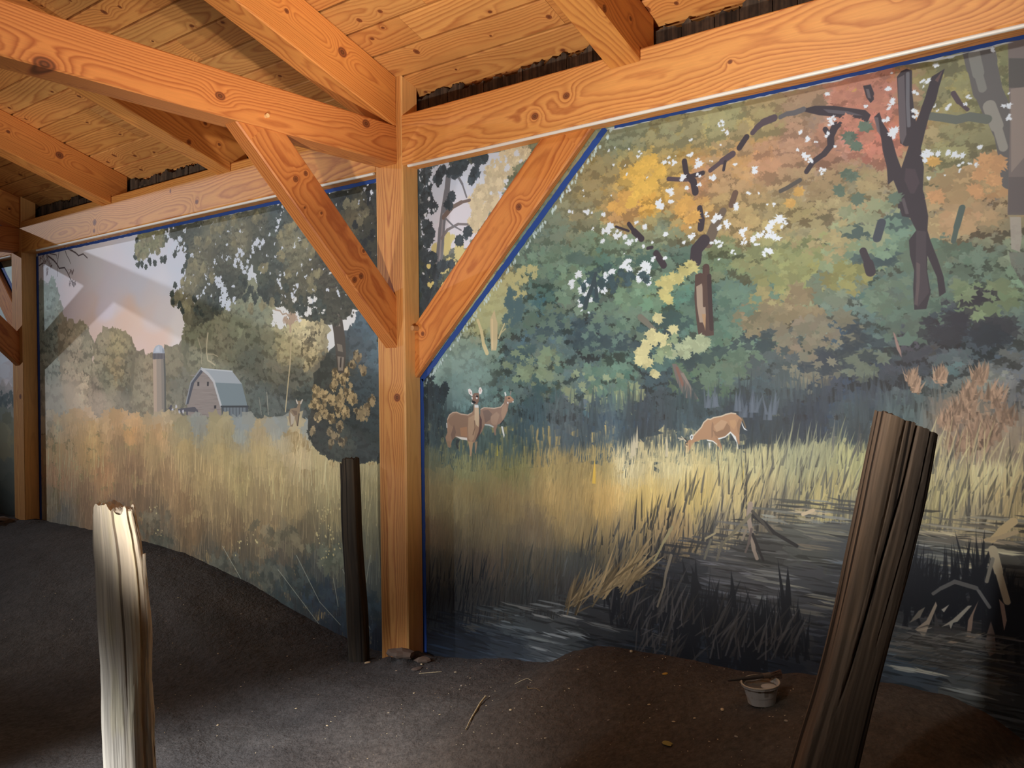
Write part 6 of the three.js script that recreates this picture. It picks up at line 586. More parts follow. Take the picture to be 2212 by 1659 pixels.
function fieldDeer(P) {
  P.poly([[-4.088, -0.169], [-4.073, -0.143], [-4.016, -0.138], [-4.002, -0.115], [-4.011, -0.097], [-3.969, -0.097], [-3.981, -0.126], [-3.989, -0.168], [-4.006, -0.198], [-4.003, -0.243], [-4.017, -0.243], [-4.033, -0.198], [-4.055, -0.249], [-4.075, -0.249], [-4.09, -0.199]], 'rgb(153,135,113)'); P.poly([[-4.074, -0.163], [-4.046, -0.187], [-4.032, -0.189], [-4.047, -0.229], [-4.071, -0.242]], 'rgb(206,200,188)', 0.8); P.poly([[-4.064, -0.151], [-4.012, -0.156], [-4.013, -0.18], [-4.036, -0.18]], 'rgb(115,95,83)', 0.7); P.line([[-4.008, -0.111], [-4.017, -0.095]], 'rgb(217,212,205)', 0.012); P.line([[-3.978, -0.111], [-3.964, -0.093]], 'rgb(213,208,200)', 0.012); P.line([[-3.994, -0.174], [-4.009, -0.24]], 'rgb(92,81,73)', 0.01);
}
// sliver of the next panel at the left
const endMural = canvasTexture(512, 512, (c, w, h) => {
  reseed(99);
  const P = painter(c, -10.4, XFL, -1.5, 1.12, w, h), pal = palette([[-7.969, 1.112, 205, 237, 241], [-7.912, 0.867, 225, 241, 240], [-7.997, 0.231, 228, 232, 241], [-7.91, 0.069, 241, 233, 239], [-7.959, -0.03, 241, 222, 215], [-7.981, -0.123, 114, 126, 126], [-7.966, -0.251, 138, 137, 114], [-7.955, -0.491, 162, 152, 120], [-7.963, -0.732, 122, 126, 114], [-7.97, -0.973, 97, 103, 97], [-7.978, -1.214, 79, 81, 77]]);
  for (let i = 0; i < 3000; i++) { const x = rr(-10.4, XFL), y = rr(-1.5, 1.12); P.leaf(x, y, rr(0.04, 0.12), css(pal(x, y), 1 + 0.06 * gauss()), 0.85, 1.8, 0, 0.3); }
  for (let i = 0; i < 300; i++) P.leaf(rr(-10.4, XFL), -0.1 + gauss() * 0.04, rr(0.02, 0.05), css([[-7.981, -0.123, 107, 119, 120]][0].slice(2), 1 + 0.1 * gauss()), 0.9);
});
// the painted panels themselves
for (const [tex, x0, x1, label] of [[rightMural, -3.03, 0.62, 'painted mural panel of deer before an autumn wood, right of the middle post'], [leftMural, XFR, XL, 'painted mural panel of a barn, silo and field, left of the middle post'], [endMural, -10.4, XFL, 'narrow strip of painted sky and field at the left edge, beyond the far post']]) {
  const g = new THREE.BoxGeometry(x1 - x0, 2.62, 0.004); g.translate((x0 + x1) / 2, -0.19, WALL + 0.0025);
  const uv = g.attributes.uv, p = g.attributes.position; for (let i = 0; i < uv.count; i++) uv.setXY(i, (p.getX(i) - x0) / (x1 - x0), (p.getY(i) + 1.5) / 2.62);
  tag(mesh('mural', g, new THREE.MeshStandardMaterial({ map: tex, roughness: 0.62, name: 'mural paint' })), label, 'mural', 'painted panels of the mural');
}
// ---------------------------------------------------------------- trodden earth floor, banked against the wall
const bank = [[-15, -1.1], [-7.3, -1.094], [-6.83, -1.087], [-5.79, -1.09], [-5.21, -1.122], [-4.49, -1.228], [-4.05, -1.331], [-3.72, -1.398], [-3.39, -1.441], [-3.2, -1.425], [-2.92, -1.385], [-2.7, -1.352], [-2.47, -1.313], [-2.28, -1.295], [-2.18, -1.262], [-2.1, -1.206], [-1.98, -1.16], [-1.86, -1.149], [-1.73, -1.148], [-1.52, -1.139], [-1.32, -1.143], [-1.17, -1.124], [-1.1, -1.104], [-1.0, -1.099], [-0.76, -1.076], [-0.58, -1.079], [-0.46, -1.12], [-0.37, -1.181], [-0.1, -1.3], [4, -1.4]];
const open = [[-15, -1.4], [-7.3, -1.4], [-5.5, -1.46], [-3.5, -1.5], [-2.4, -1.5], [-1.6, -1.45], [-0.9, -1.36], [4, -1.42]];
function ground(x, z) {
  const a = heightAt(bank, x), b = heightAt(open, x), t = smooth(z, -0.05, 1.25);
  let y = lerp(a, b, t);
  y += 0.012 * fbm(x * 1.7, z * 1.7, 5, 3) * smooth(z, -0.1, 0.4) + 0.006 * fbm(x * 6, z * 6, 15, 3) + 0.0025 * noise(x * 26, z * 26, 25) + 0.0012 * noise(x * 70, z * 70, 26);
  // low terraces where the earth was scraped, a heap round the foot of the middle post
  y += 0.016 * smooth(Math.sin(z * 9 - x * 1.2 + 2.0 * noise(x * 0.8, z * 0.8, 35)), -0.4, 1) * smooth(z, 0.1, 0.4) * smooth(1.6 - z, 0, 0.5);
  const q = Math.hypot(x + 3.03, (z - 0.02) * 1.3); y += 0.03 * smooth(0.24 - q, 0, 0.2) * (1 + 0.7 * noise(x * 18, z * 18, 45));
  const q2 = Math.hypot(x + 7.4, (z - 0.05) * 1.2); y += 0.03 * smooth(0.35 - q2, 0, 0.3) * (1 + 0.7 * noise(x * 14, z * 14, 46));
  return y;
}
{
  const xs = [], zs = [];
  for (let x = -15; x < -8; x += 0.35) xs.push(x); for (let x = -8; x < -4; x += 0.028) xs.push(x); for (let x = -4; x < 0.3; x += 0.0135) xs.push(x); for (let x = 0.3; x <= 4; x += 0.3) xs.push(x); xs.push(4);
  for (let z = WALL - 0.02; z < 1; z += 0.0135) zs.push(z); for (let z = 1; z < 2.4; z += 0.03) zs.push(z); for (let z = 2.4; z < 9; z += 0.3) zs.push(z); zs.push(9);
  const pos = [], uv = [], col = [], idx = [], n = xs.length;
  for (const z of zs) for (const x of xs) {
    pos.push(x, ground(x, z), z); uv.push(x / 1.5, z / 1.5);
    const brown = smooth(x + 0.35 * fbm(x * 1.1, z * 1.1, 55, 3), -3.1, -1.7), wet = 0.86 + 0.20 * fbm(x * 2.2, z * 2.2, 65, 4) + 0.10 * noise(x * 11, z * 11, 66), dusty = smooth(fbm(x * 1.4 + z, z * 2.2, 75, 3), 0.12, 0.5);
    const a = [0.115, 0.104, 0.102], b = [0.165, 0.122, 0.092], d = [0.20, 0.18, 0.165];
    for (let i = 0; i < 3; i++) col.push(lerp(lerp(a[i], b[i], brown), d[i], dusty * 0.45) * wet);
  }
  for (let j = 0; j < zs.length - 1; j++) for (let i = 0; i < n - 1; i++) { const a = j * n + i; idx.push(a, a + n, a + 1, a + 1, a + n, a + n + 1); }
  const g = new THREE.BufferGeometry(); g.setAttribute('position', new THREE.Float32BufferAttribute(pos, 3)); g.setAttribute('uv', new THREE.Float32BufferAttribute(uv, 2)); g.setAttribute('color', new THREE.Float32BufferAttribute(col, 3)); g.setIndex(idx); g.computeVertexNormals();
  const grain = (i, j, k) => { const u = i / 768 * 24, v = j / 768 * 24; const w = (q) => (q % 24 + 24) % 24; return 0.5 * noise(u * 4, v * 4, k) + 0.35 * noise(u * 9.3, v * 9.3, k + 1) + 0.3 * noise(w(u) * 20, w(v) * 20, k + 2); };
  reseed(77);
  const map = dataTexture(768, 768, (i, j, o) => { const s = grain(i, j, 200), pale = hash2(i >> 1, j >> 1, 8) > 0.9992 ? 1.0 : 0, l = clamp(0.80 + 0.16 * s, 0.3, 1) * 255; o[0] = pale ? 255 : l; o[1] = pale ? 250 : l; o[2] = pale ? 240 : l; });
  const bump = dataTexture(768, 768, (i, j, o) => { o[0] = o[1] = o[2] = clamp(128 + 110 * grain(i, j, 220), 0, 255); }, false);
  const floor = structure(mesh('floor', g, new THREE.MeshStandardMaterial({ vertexColors: true, map, bumpMap: bump, bumpScale: 0.006, roughness: 0.95, name: 'earth' })));
  const slab = boxAt(-15, 4, -2.2, -1.75, WALL, 9); structure(mesh('floor_slab', slab, shade));
}
// ---------------------------------------------------------------- weathered fence posts
function weatheredTexture(k, tones, crack = 0.5, rough = 1) {
  return dataTexture(256, 1024, (i, j, o) => {
    const u = i / 256, v = j / 1024, warp = 0.012 * noise(u * 4, v * 5, k + 1) + 0.004 * noise(u * 10, v * 14, k + 2), x = u + warp;
    const g = noise(x * 120, v * 5, k + 3) * 0.5 + noise(x * 46, v * 3, k + 4) * 0.6 + noise(x * 200, v * 30, k + 5) * 0.3, b = fbm(x * 7, v * 3.2, k + 6, 3), m = fbm(x * 14, v * 9, k + 8, 3);
    const c = smooth(noise(x * 30, v * 1.3, k + 9) * 0.8 + noise(x * 70, v * 2.6, k + 10) * 0.45, crack, crack + 0.22);
    const l = clamp(1 + 0.15 * g * rough + 0.20 * b, 0.3, 1.5), p = smooth(m, 0.1, 0.55), q = smooth(b, 0.0, 0.5);
    for (let n = 0; n < 3; n++) { let t = lerp(tones[0][n], tones[1][n], q); t = lerp(t, tones[2][n], p * 0.6); o[n] = clamp(lerp(t * l, tones[3][n], c * 0.85), 0, 255); }
  });
}
// a post built ring by ring: size(v) -> [half width, half depth], axis(v) -> [dx, dz], groove(t, v) -> inward bite, top(t) -> height change
function fencePost({ H, size, axis, groove, top, square = 4, rings = 110, around = 120 }) {
  const pos = [], uv = [], idx = [], n = around + 1;
  const point = (v, a) => {
    const [w, d] = size(v), c = Math.cos(a), s = Math.sin(a), e = 1 / Math.pow(Math.pow(Math.abs(c), square) + Math.pow(Math.abs(s), square), 1 / square), k = 1 - groove(a, v), [ax, az] = axis(v);
    return [ax + c * e * w * k, v * H, az + s * e * d * k];
  };
  for (let j = 0; j <= rings; j++) for (let i = 0; i <= around; i++) {
    const v = j / rings, a = i / around * Math.PI * 2, p = point(v, a); p[1] += top(p[0], p[2]) * smooth(v, 0.72, 1);
    pos.push(...p); uv.push(i / around, v * H / 1.62);
  }
  for (let j = 0; j < rings; j++) for (let i = 0; i < around; i++) { const a = j * n + i; idx.push(a, a + n, a + 1, a + 1, a + n, a + n + 1); }
  const side = pos.length / 3, R = 9;                        // broken top: rings closing towards the middle
  for (let r = 0; r <= R; r++) for (let i = 0; i <= around; i++) {
    const a = i / around * Math.PI * 2, p = point(1, a), [ax, az] = axis(1), f = 1 - r / R, x = ax + (p[0] - ax) * f, z = az + (p[2] - az) * f;
    pos.push(x, p[1] + top(x, z) - (r ? 0.002 + 0.004 * noise(x * 160, z * 160, 71) : 0), z); uv.push(0.3 + x * 2, 0.2 + z * 2);
  }
  for (let r = 0; r < R; r++) for (let i = 0; i < around; i++) { const a = side + r * n + i; idx.push(a, a + n, a + 1, a + 1, a + n, a + n + 1); }
  const g = new THREE.BufferGeometry(); g.setAttribute('position', new THREE.Float32BufferAttribute(pos, 3)); g.setAttribute('uv', new THREE.Float32BufferAttribute(uv, 2)); g.setIndex(idx); g.computeVertexNormals();
  return toCreasedNormals(g, 0.9);
}
const VIEW = THREE.MathUtils.degToRad(37.4);                // the posts stand roughly square to the path
function stand(o, foot, head, turn) {                       // local y from foot to head
  const y = V3(head).sub(V3(foot)).normalize(), x = new THREE.Vector3(Math.cos(turn), 0, -Math.sin(turn)), z = new THREE.Vector3().crossVectors(x, y).normalize(); x.crossVectors(y, z);
  o.quaternion.setFromRotationMatrix(new THREE.Matrix4().makeBasis(x, y, z)); o.position.set(...foot);
}
{ // pale broken post near the viewer, left
  const o = thing('fence_post', 'bleached pale fence post with a broken ragged top, standing in the left foreground', 'fence post', [0, 0, 0]);
  const foot = [-2.118, -1.56, 1.92], head = [-2.152, -0.318, 1.937], H = V3(head).distanceTo(V3(foot));
  stand(o, foot, head, VIEW);
  const tex = weatheredTexture(1500, [[222, 212, 196], [204, 192, 174], [222, 210, 176], [120, 104, 88]], 0.66, 0.8);
  const m = new THREE.MeshStandardMaterial({ map: tex, bumpMap: tex, bumpScale: 0.004, roughness: 0.9, name: 'bleached wood' });
  const g = fencePost({ H, square: 3.2,
    size: (v) => [0.0585 + 0.004 * noise(v * 5, 1, 301) - 0.007 * smooth(v, 0.93, 1), 0.034 + 0.004 * noise(v * 6, 2, 302)],
    axis: (v) => [-0.004 * Math.sin(v * 6.5) - 0.004 * smooth(v, 0.8, 1) + 0.003 * noise(v * 9, 1, 308), 0.004 * noise(v * 4, 4, 303)],
    groove: (a, v) => 0.045 * Math.abs(noise(a * 3.1 + 0.4 * v, v * 1.4, 304)) + 0.028 * noise(a * 9, v * 5, 305) + 0.014 * noise(a * 26, v * 26, 306) + 0.16 * smooth(noise(a * 2.2 + 0.2 * noise(v * 3, 1, 307), v * 1.2, 309), 0.52, 0.66) * smooth(v, 0.2, 0.5),
    top: (x, z) => 0.012 * noise(x * 60, z * 60, 310) + 0.016 * smooth(-x, -0.01, 0.03) - 0.010 * smooth(x, 0.02, 0.05) + 0.010 * noise(x * 180, z * 90, 311) - 0.02 * smooth(-x, 0.04, 0.055) });
  mesh('post_body', g, m, o);
  // long splinter split off the right side
  const s = fencePost({ H: 0.62, square: 2.4, rings: 60, around: 28, size: (v) => [(0.0075 + 0.002 * noise(v * 9, 1, 321)) * (1 - 0.75 * smooth(v, 0.7, 1)) + 0.003 * (1 - v), 0.016 * (1 - 0.6 * smooth(v, 0.75, 1))], axis: (v) => [0.006 * noise(v * 3, 1, 322) - 0.004 * Math.sin(v * 3), 0], groove: (a, v) => 0.2 * noise(a * 4, v * 16, 323), top: () => 0.004 });
  const sp = mesh('splinter', s, m, o); sp.position.set(0.067, 0.5, -0.005); sp.userData.label = 'grey splinter split off the side';
}
{ // big grey-brown leaning post, right
  const o = thing('fence_post', 'thick grey brown fence post leaning to the right, with a slanting top', 'fence post', [0, 0, 0]);
  const foot = [-0.778, -1.5, 0.888], head = [-0.529, -0.118, 0.695], H = V3(head).distanceTo(V3(foot));
  stand(o, foot, head, VIEW);
  const tex = weatheredTexture(1700, [[126, 108, 92], [96, 84, 74], [144, 120, 98], [34, 26, 22]], 0.5, 1.3);
  const m = new THREE.MeshStandardMaterial({ map: tex, bumpMap: tex, bumpScale: 0.006, roughness: 0.9, name: 'weathered wood' });
  const line = (a, v, at, wide, depth) => { const q = Math.abs(a - at) / wide; return depth * Math.exp(-q * q); };
  const g = fencePost({ H, square: 4.2, around: 200, rings: 150,
    size: (v) => [0.0715 + 0.003 * noise(v * 5, 1, 401) + 0.003 * smooth(0.5 - v, 0, 0.2) + 0.004 * Math.sin(v * 9), 0.05],
    axis: (v) => [0.012 * Math.sin((v - 0.55) * 5) * (v > 0.3 ? 1 : 1) - 0.006 + 0.004 * noise(v * 4, 3, 402), 0],
    groove: (a, v) => 0.016 * noise(a * 5 + noise(v * 2, 1, 403), v * 1.5, 404) + 0.006 * noise(a * 24, v * 5, 405) + 0.003 * noise(a * 60, v * 14, 406)
      + line(a, v, 1.46 + 1.0 * (1 - v) + 0.02 * noise(v * 9, 2, 407), 0.04, 0.36) * smooth(v, 0.42, 0.6) + line(a, v, 1.0 + 0.5 * (1 - v), 0.03, 0.16) * smooth(v, 0.55, 0.7) + line(a, v, 1.9 + 0.3 * (1 - v), 0.03, 0.14) * smooth(v, 0.5, 0.8) + line(a, v, 2.15 + 0.2 * (1 - v), 0.12, 0.12) * smooth(0.82 - v, 0, 0.2)
      + 0.35 * Math.exp(-(((a - 0.28) / 0.16) ** 2 + ((v - 0.835) / 0.012) ** 2)) + 0.1 * Math.exp(-(((a - 0.2) / 0.3) ** 2 + ((v - 0.8) / 0.03) ** 2)),
    top: (x, z) => -0.20 * x + 0.003 * noise(x * 90, z * 90, 410) });
  mesh('post_body', g, m, o);
}
{ // thin dark post against the wall
  const o = thing('fence_post', 'thin dark charred looking fence post leaning beside the middle post, left of it', 'fence post', [0, 0, 0]);
  const foot = [-3.318, -1.54, 0.05], head = [-3.364, -0.392, 0.069], H = V3(head).distanceTo(V3(foot));
  stand(o, foot, head, THREE.MathUtils.degToRad(18));
  const tex = weatheredTexture(1900, [[74, 66, 56], [52, 47, 42], [86, 74, 60], [22, 18, 16]], 0.5, 1);
  const m = new THREE.MeshStandardMaterial({ map: tex, bumpMap: tex, bumpScale: 0.003, roughness: 0.9, name: 'dark weathered wood' });
  const g = fencePost({ H, square: 6, rings: 80, around: 80, size: (v) => [0.046 + 0.003 * noise(v * 4, 1, 501) + 0.004 * (1 - v), 0.034], axis: (v) => [0.004 * noise(v * 3, 3, 502), 0], groove: (a, v) => 0.03 * noise(a * 5, v * 2, 503) + 0.012 * noise(a * 16, v * 9, 504), top: (x, z) => 0.012 * noise(x * 70, z * 70, 505) + (x < -0.022 ? -0.026 : 0) + 0.004 * noise(x * 160, z * 160, 506) });
  mesh('post_body', g, m, o);
}
// ---------------------------------------------------------------- paint tub and brush
{
  const at = [-1.118, 0, 0.19]; at[1] = ground(at[0], at[2]) + 0.001;
  const tub = thing('paint_tub', 'small white plastic tub of brownish paint with drips, standing on the earth bank', 'paint tub', at);
  tub.rotation.set(0.05, 0.4, 0.04);
  const lathe = (pts, n = 48) => toCreasedNormals(new THREE.LatheGeometry(pts.map((p) => new THREE.Vector2(...p)), n), 0.6);
  const drip = canvasTexture(512, 256, (c, w, h) => {
    reseed(31); c.fillStyle = '#d3cdc8'; c.fillRect(0, 0, w, h);
    const blot = (x, y, rx, ry, col, a) => { c.globalAlpha = a; c.fillStyle = col; c.beginPath(); for (let i = 0; i < 14; i++) { const t = i / 14 * 6.283, q = rr(0.7, 1.2); c.lineTo(x + Math.cos(t) * rx * q, y + Math.sin(t) * ry * q); } c.fill(); c.globalAlpha = 1; };
    for (let i = 0; i < 26; i++) blot(rr(0, w), rr(0, h), rr(8, 34), rr(8, 30), ['#b8b0aa', '#c7c2c4', '#bfae98', '#d9d6d6'][i % 4], 0.5);
    for (const x of [330, 350, 372, 60, 180]) { blot(x, 40, 12, 36, '#8ea3a0', 0.8); blot(x + 26, 70, 7, 40, '#6e625a', 0.85); }
    for (let i = 0; i < 16; i++) { const x = rr(0, w); c.fillStyle = ['#bba98e', '#8e8274', '#a9a39c'][i % 3]; c.globalAlpha = 0.55; c.fillRect(x, 0, rr(5, 26), rr(50, 190)); } c.globalAlpha = 1;
  });
  const plastic = new THREE.MeshStandardMaterial({ map: drip, roughness: 0.5, name: 'tub plastic' }), rimMat = new THREE.MeshStandardMaterial({ color: new THREE.Color(0.60, 0.52, 0.42), roughness: 0.6 });
  mesh('tub', lathe([[0, 0], [0.043, 0], [0.047, 0.003], [0.0515, 0.03], [0.0525, 0.0305], [0.0585, 0.062], [0.0655, 0.064], [0.0662, 0.071], [0.0645, 0.073], [0.0605, 0.0725], [0.0600, 0.066], [0.052, 0.034], [0.047, 0.006], [0, 0.005]]), plastic, tub);
  const rim = new THREE.TorusGeometry(0.0642, 0.0032, 10, 56); rim.rotateX(Math.PI / 2); const rm = mesh('rim', rim, rimMat, tub); rm.position.y = 0.072; rm.userData.label = 'paint-crusted rim';
  const paintG = new THREE.CircleGeometry(0.0565, 40, 0, Math.PI * 2); paintG.rotateX(-Math.PI / 2); const pp = paintG.attributes.position; for (let i = 0; i < pp.count; i++) pp.setY(i, 0.003 * noise(pp.getX(i) * 70, pp.getZ(i) * 70, 3)); paintG.computeVertexNormals();
  const pt = mesh('paint', paintG, new THREE.MeshStandardMaterial({ color: new THREE.Color(0.19, 0.155, 0.125), roughness: 0.35 }), tub); pt.position.y = 0.055; pt.userData.label = 'brown grey paint in the tub';
  const dab = new THREE.SphereGeometry(0.026, 20, 12); dab.scale(1, 0.26, 0.8); const db = mesh('paint_skin', dab, new THREE.MeshStandardMaterial({ color: new THREE.Color(0.5, 0.47, 0.44), roughness: 0.5 }), tub); db.position.set(0.026, 0.061, 0.008); db.userData.label = 'pale skin of paint';
  // brush across the rim
  const b = thing('paint_brush', 'dark worn paint brush lying across the rim of the white tub', 'paint brush', [at[0] - 0.012, at[1] + 0.083, at[2] - 0.02]);
  b.quaternion.setFromUnitVectors(new THREE.Vector3(1, 0, 0), new THREE.Vector3(0.77, 0.13, -0.52).normalize());
  const hg = lathe([[0, -0.115], [0.003, -0.113], [0.0046, -0.09], [0.0062, -0.05], [0.0085, -0.02], [0.0078, 0.0], [0.009, 0.01], [0, 0.01]], 20); hg.rotateZ(-Math.PI / 2);
  mesh('handle', hg, new THREE.MeshStandardMaterial({ color: new THREE.Color(0.045, 0.036, 0.03), roughness: 0.6 }), b);
  const fg = lathe([[0, 0.008], [0.0098, 0.008], [0.0105, 0.03], [0.0105, 0.036], [0, 0.036]], 20); fg.scale(1, 1, 0.65); fg.rotateZ(-Math.PI / 2); mesh('ferrule', fg, new THREE.MeshStandardMaterial({ color: new THREE.Color(0.16, 0.12, 0.09), roughness: 0.5, metalness: 0.4 }), b);
  reseed(8); const hairs = []; for (let i = 0; i < 150; i++) { const h = new THREE.CylinderGeometry(0.0003, 0.0008, 0.042, 4); h.translate(0, 0.021, 0); h.rotateX(rr(-0.25, 0.25)); h.rotateZ(-Math.PI / 2 + rr(-0.28, 0.28)); const r = Math.sqrt(rnd()) * 0.0092, t = rr(0, 6.28); h.translate(0.033, Math.cos(t) * r, Math.sin(t) * r * 0.65); hairs.push(h); }
  const br = mesh('bristles', mergeGeometries(hairs), new THREE.MeshStandardMaterial({ color: new THREE.Color(0.17, 0.10, 0.07), roughness: 0.8 }), b); br.userData.kind = 'stuff';
}
// ---------------------------------------------------------------- litter on the earth
const straw = new THREE.MeshStandardMaterial({ color: 0xc8b48e, roughness: 0.85 }), paleChip = new THREE.MeshStandardMaterial({ color: 0xd8c4a0, roughness: 0.85 }), greyChip = new THREE.MeshStandardMaterial({ color: 0xa79c90, roughness: 0.9 });
function stalk(label, pts, r0, r1, m, name = 'dry_stem') {
  const p = pts.map(([x, z, up = 0.004]) => new THREE.Vector3(x, ground(x, z) + up, z)), curve = new THREE.CatmullRomCurve3(p), g = new THREE.TubeGeometry(curve, 40, 1, 7), q = g.attributes.position, c = new THREE.Vector3();
  for (let i = 0; i <= 40; i++) { curve.getPointAt(i / 40, c); const r = lerp(r0, r1, i / 40) * (1 + 0.2 * noise(i * 0.7, 1, 3)); for (let k = 0; k <= 7; k++) { const n = i * 8 + k; q.setXYZ(n, c.x + (q.getX(n) - c.x) * r, c.y + (q.getY(n) - c.y) * r, c.z + (q.getZ(n) - c.z) * r); } }
  g.computeVertexNormals(); return tag(mesh(name, g, m), label, 'stem');
}
stalk('pale dry plant stem with a thick root end lying on the earth in the foreground', [[-2.236, 0.344, 0.012], [-2.225, 0.385, 0.008], [-2.19, 0.46, 0.006], [-2.16, 0.53, 0.006], [-2.125, 0.60, 0.005]], 0.0045, 0.0022, straw);
stalk('short curved straw lying right of the thick dry stem', [[-2.19, 0.205], [-2.14, 0.215], [-2.1, 0.235], [-2.055, 0.265]], 0.0012, 0.001, straw, 'straw');
stalk('thin brown rootlet just in front of the short curved straw', [[-2.05, 0.305], [-2.03, 0.325], [-1.99, 0.33], [-1.962, 0.34]], 0.0013, 0.0009, new THREE.MeshStandardMaterial({ color: 0x8f7450, roughness: 0.9 }), 'straw');
stalk('fine pale straw lying across the low ridge in front of the middle post', [[-2.80, 0.150], [-2.75, 0.135], [-2.69, 0.115]], 0.0014, 0.001, straw, 'straw');
function chipGeometry(s, flat = 0.35) { const g = new THREE.IcosahedronGeometry(s, 1), p = g.attributes.position; for (let i = 0; i < p.count; i++) { const n = 1 + 0.35 * noise(p.getX(i) * 90 + s * 900, p.getZ(i) * 90, 9 + Math.round(s * 1e4)); p.setXYZ(i, p.getX(i) * n * 1.5, p.getY(i) * n * flat, p.getZ(i) * n); } g.computeVertexNormals(); return g; }
function lie(name, label, category, x, z, s, m, flat, group) { const o = mesh(name, chipGeometry(s, flat), m); o.position.set(x, ground(x, z) + s * flat * 0.7, z); o.rotation.y = rr(0, 3); return tag(o, label, category, group); }
reseed(55);
const yellow = new THREE.MeshStandardMaterial({ color: 0xcfa548, roughness: 0.8 }), clod = new THREE.MeshStandardMaterial({ color: new THREE.Color(0.15, 0.105, 0.08), roughness: 0.95 });
lie('fallen_leaf', 'tiny yellow leaf on the brown bank, left of the paint tub', 'leaf', -1.553, 0.075, 0.010, yellow, 0.25);
lie('fallen_leaf', 'dull yellow leaf on the earth near the bottom edge, below the paint tub', 'leaf', -1.345, 0.46, 0.015, new THREE.MeshStandardMaterial({ color: 0x9a8a4a, roughness: 0.85 }), 0.18);
lie('wood_chip', 'small tan chip on the earth just left of the foot of the paint tub', 'wood chip', -1.24, 0.245, 0.007, paleChip, 0.5);
lie('wood_chip', 'pale round pebble like chip on top of the brown mound by the wall', 'wood chip', -1.79, -0.085, 0.009, paleChip, 0.7);
lie('dirt_clod', 'flat reddish clod of earth against the foot of the middle post', 'clod', -3.02, 0.045, 0.045, clod, 0.55);
lie('dirt_clod', 'lump of earth just right of the foot of the middle post', 'clod', -2.9, 0.02, 0.026, clod, 0.6);
lie('dirt_clod', 'thin grey flake of earth in front of the clod right of the middle post', 'clod', -2.86, 0.10, 0.02, greyChip.clone(), 0.2).material.color.setRGB(0.16, 0.12, 0.1);
lie('dirt_clod', 'brown lump of earth at the foot of the far left post', 'clod', -7.46, 0.16, 0.09, clod, 0.45);
lie('wood_chip', 'pale chip beside the foot of the dark fence post, left of the middle post', 'wood chip', -3.24, 0.07, 0.011, paleChip, 0.4);
const CH = [[-3.09, 0.64], [-2.623, 0.368], [-1.373, 0.358], [-1.312, 0.318], [-2.88, 0.05], [-3.72, 0.02], [-3.64, 0.264], [-1.74, 0.132], [-1.85, 0.3], [-2.0, 0.48], [-2.81, 0.7], [-1.134, 0.379], [-3.3, 0.9], [-2.45, 0.25], [-2.35, 0.5], [-1.6, 0.42], [-1.9, 0.16], [-4.2, 0.15], [-4.6, 0.3], [-3.9, 0.5], [-3.5, 0.35], [-1.5, 0.3], [-1.0, 0.28], [-2.6, 0.12]];
for (const [x, z] of CH) lie('wood_chip', 'tiny pale chip lying loose on the dark earth', 'wood chip', x, z, rr(0.0035, 0.0065), rnd() < 0.6 ? paleChip : greyChip, 0.45, 'tiny pale chips scattered on the earth');
{ const bits = []; for (let i = 0; i < 420; i++) { const u = rnd(), x = u < 0.6 ? rr(-2.6, -0.9) : rr(-5.5, -2.4), z = rr(-0.1, 1.1), g = new THREE.TetrahedronGeometry(rr(0.0012, 0.0036)); g.scale(rr(1, 2.5), 0.6, 1); g.rotateY(rr(0, 6)); g.translate(x, ground(x, z) + 0.001, z); bits.push(g); }
  const o = mesh('wood_dust', mergeGeometries(bits), paleChip); tag(o, 'fine pale specks of wood and plaster strewn over the dark earth', 'litter'); o.userData.kind = 'stuff'; }
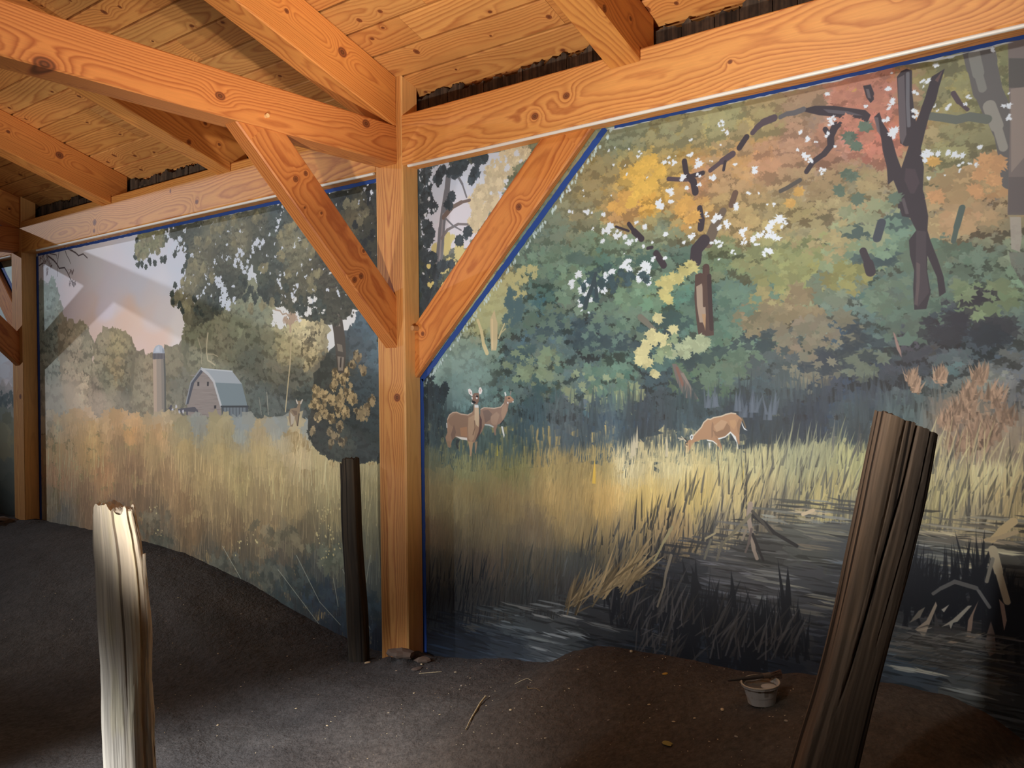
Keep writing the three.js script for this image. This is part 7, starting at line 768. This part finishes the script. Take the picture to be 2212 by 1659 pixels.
// ---------------------------------------------------------------- lamps out of view: each a fitting with a glowing face and its light just in front
const housing = new THREE.MeshStandardMaterial({ color: 0x2a2a2c, roughness: 0.5, metalness: 0.4 });
function spot(name, label, L, faceR, standing) {
  const root = thing(name, label, 'lamp', L.at), dir = V3(L.to).sub(V3(L.at)).normalize();
  const head = new THREE.Group(); head.name = 'head'; root.add(head); head.quaternion.setFromUnitVectors(new THREE.Vector3(0, 0, 1), dir);
  const shell = new THREE.LatheGeometry([[0, -0.13], [faceR * 0.6, -0.13], [faceR * 1.1, -0.05], [faceR * 1.15, -0.012], [faceR * 1.02, -0.012], [faceR * 0.98, -0.035], [0, -0.035]].map((p) => new THREE.Vector2(...p)), 28); shell.rotateX(Math.PI / 2); mesh('housing', toCreasedNormals(shell, 0.5), housing, head);
  const glow = new THREE.CircleGeometry(faceR * 0.96, 28); const f = mesh('lens', glow, new THREE.MeshStandardMaterial({ color: 0x222222, emissive: new THREE.Color(...L.color), emissiveIntensity: 1.5 }), head); f.position.z = -0.03;
  if (standing) { const y = ground(L.at[0], L.at[2]) - L.at[1], g = [[0.16, 0.05], [-0.16, 0.05], [0, -0.17]].map(([x, z]) => { const a = new THREE.Vector3(0, -faceR * 0.3, -0.06), b = new THREE.Vector3(x, y + 0.008, z - 0.05); const c = new THREE.CylinderGeometry(0.008, 0.008, a.distanceTo(b), 8); c.translate(0, a.distanceTo(b) / 2, 0); c.applyQuaternion(new THREE.Quaternion().setFromUnitVectors(new THREE.Vector3(0, 1, 0), b.clone().sub(a).normalize())); c.translate(a.x, a.y, a.z); return c; }); for (const q of g) mesh('leg', q, housing, root); }
  const s = new THREE.SpotLight(new THREE.Color(...L.color), L.power, 0, THREE.MathUtils.degToRad(L.angle), L.penumbra, 2); s.name = name + '_light'; s.position.copy(V3(L.at).addScaledVector(dir, 0.02 + L.radius * 0.02)); s.target.position.set(...L.to); s.castShadow = true; s.shadow.radius = L.radius; s.shadow.mapSize.set(2048, 2048); s.shadow.camera.near = 0.05;
  scene.add(s, s.target); s.target.name = name + '_target';
}
spot('unseen_floor_lamp', 'unseen lamp on a low tripod left of the viewer, placed to light the timbers', LIGHTS.work, 0.07, true);
spot('unseen_beam_lamp', 'narrow unseen lamp on the right, placed to light the tie beam and rafter', LIGHTS.beam, 0.05, true);
spot('unseen_floor_lamp', 'second unseen lamp on a tripod behind the viewer, placed to light the barn panel', LIGHTS.unseenLeft, 0.1, true);
spot('unseen_foreground_lamp', 'cool unseen lamp at the left, placed to light the near earth and fence post', LIGHTS.unseenForeground, 0.16, false);
spot('unseen_flood_lamp', 'cool unseen lamp high at the far left, placed to light the barn panel', LIGHTS.flood, 0.1, false);
spot('unseen_right_lamp', 'unseen lamp above the viewer, placed to light the deer panel and plate beam', LIGHTS.unseenRight, 0.06, false);
for (const [key, label] of [['panel', 'broad added fill panel out of view behind the viewer']]) {
  const L = LIGHTS[key], root = thing('added_fill_panel', label, 'light panel', L.at);
  root.lookAt(V3(L.to)); mesh('tray', new THREE.BoxGeometry(L.w + 0.06, L.h + 0.06, 0.05).translate(0, 0, -0.04), housing, root);
  mesh('diffuser', new THREE.PlaneGeometry(L.w, L.h).translate(0, 0, -0.01), new THREE.MeshStandardMaterial({ color: 0x333333, emissive: new THREE.Color(...L.color), emissiveIntensity: 0.6 }), root);
  const r = new THREE.RectAreaLight(new THREE.Color(...L.color), L.power, L.w, L.h); r.name = key + '_light'; r.position.set(...L.at); r.lookAt(V3(L.to)); scene.add(r);  // fill light of the added panel
}
renderer.render(scene, camera);
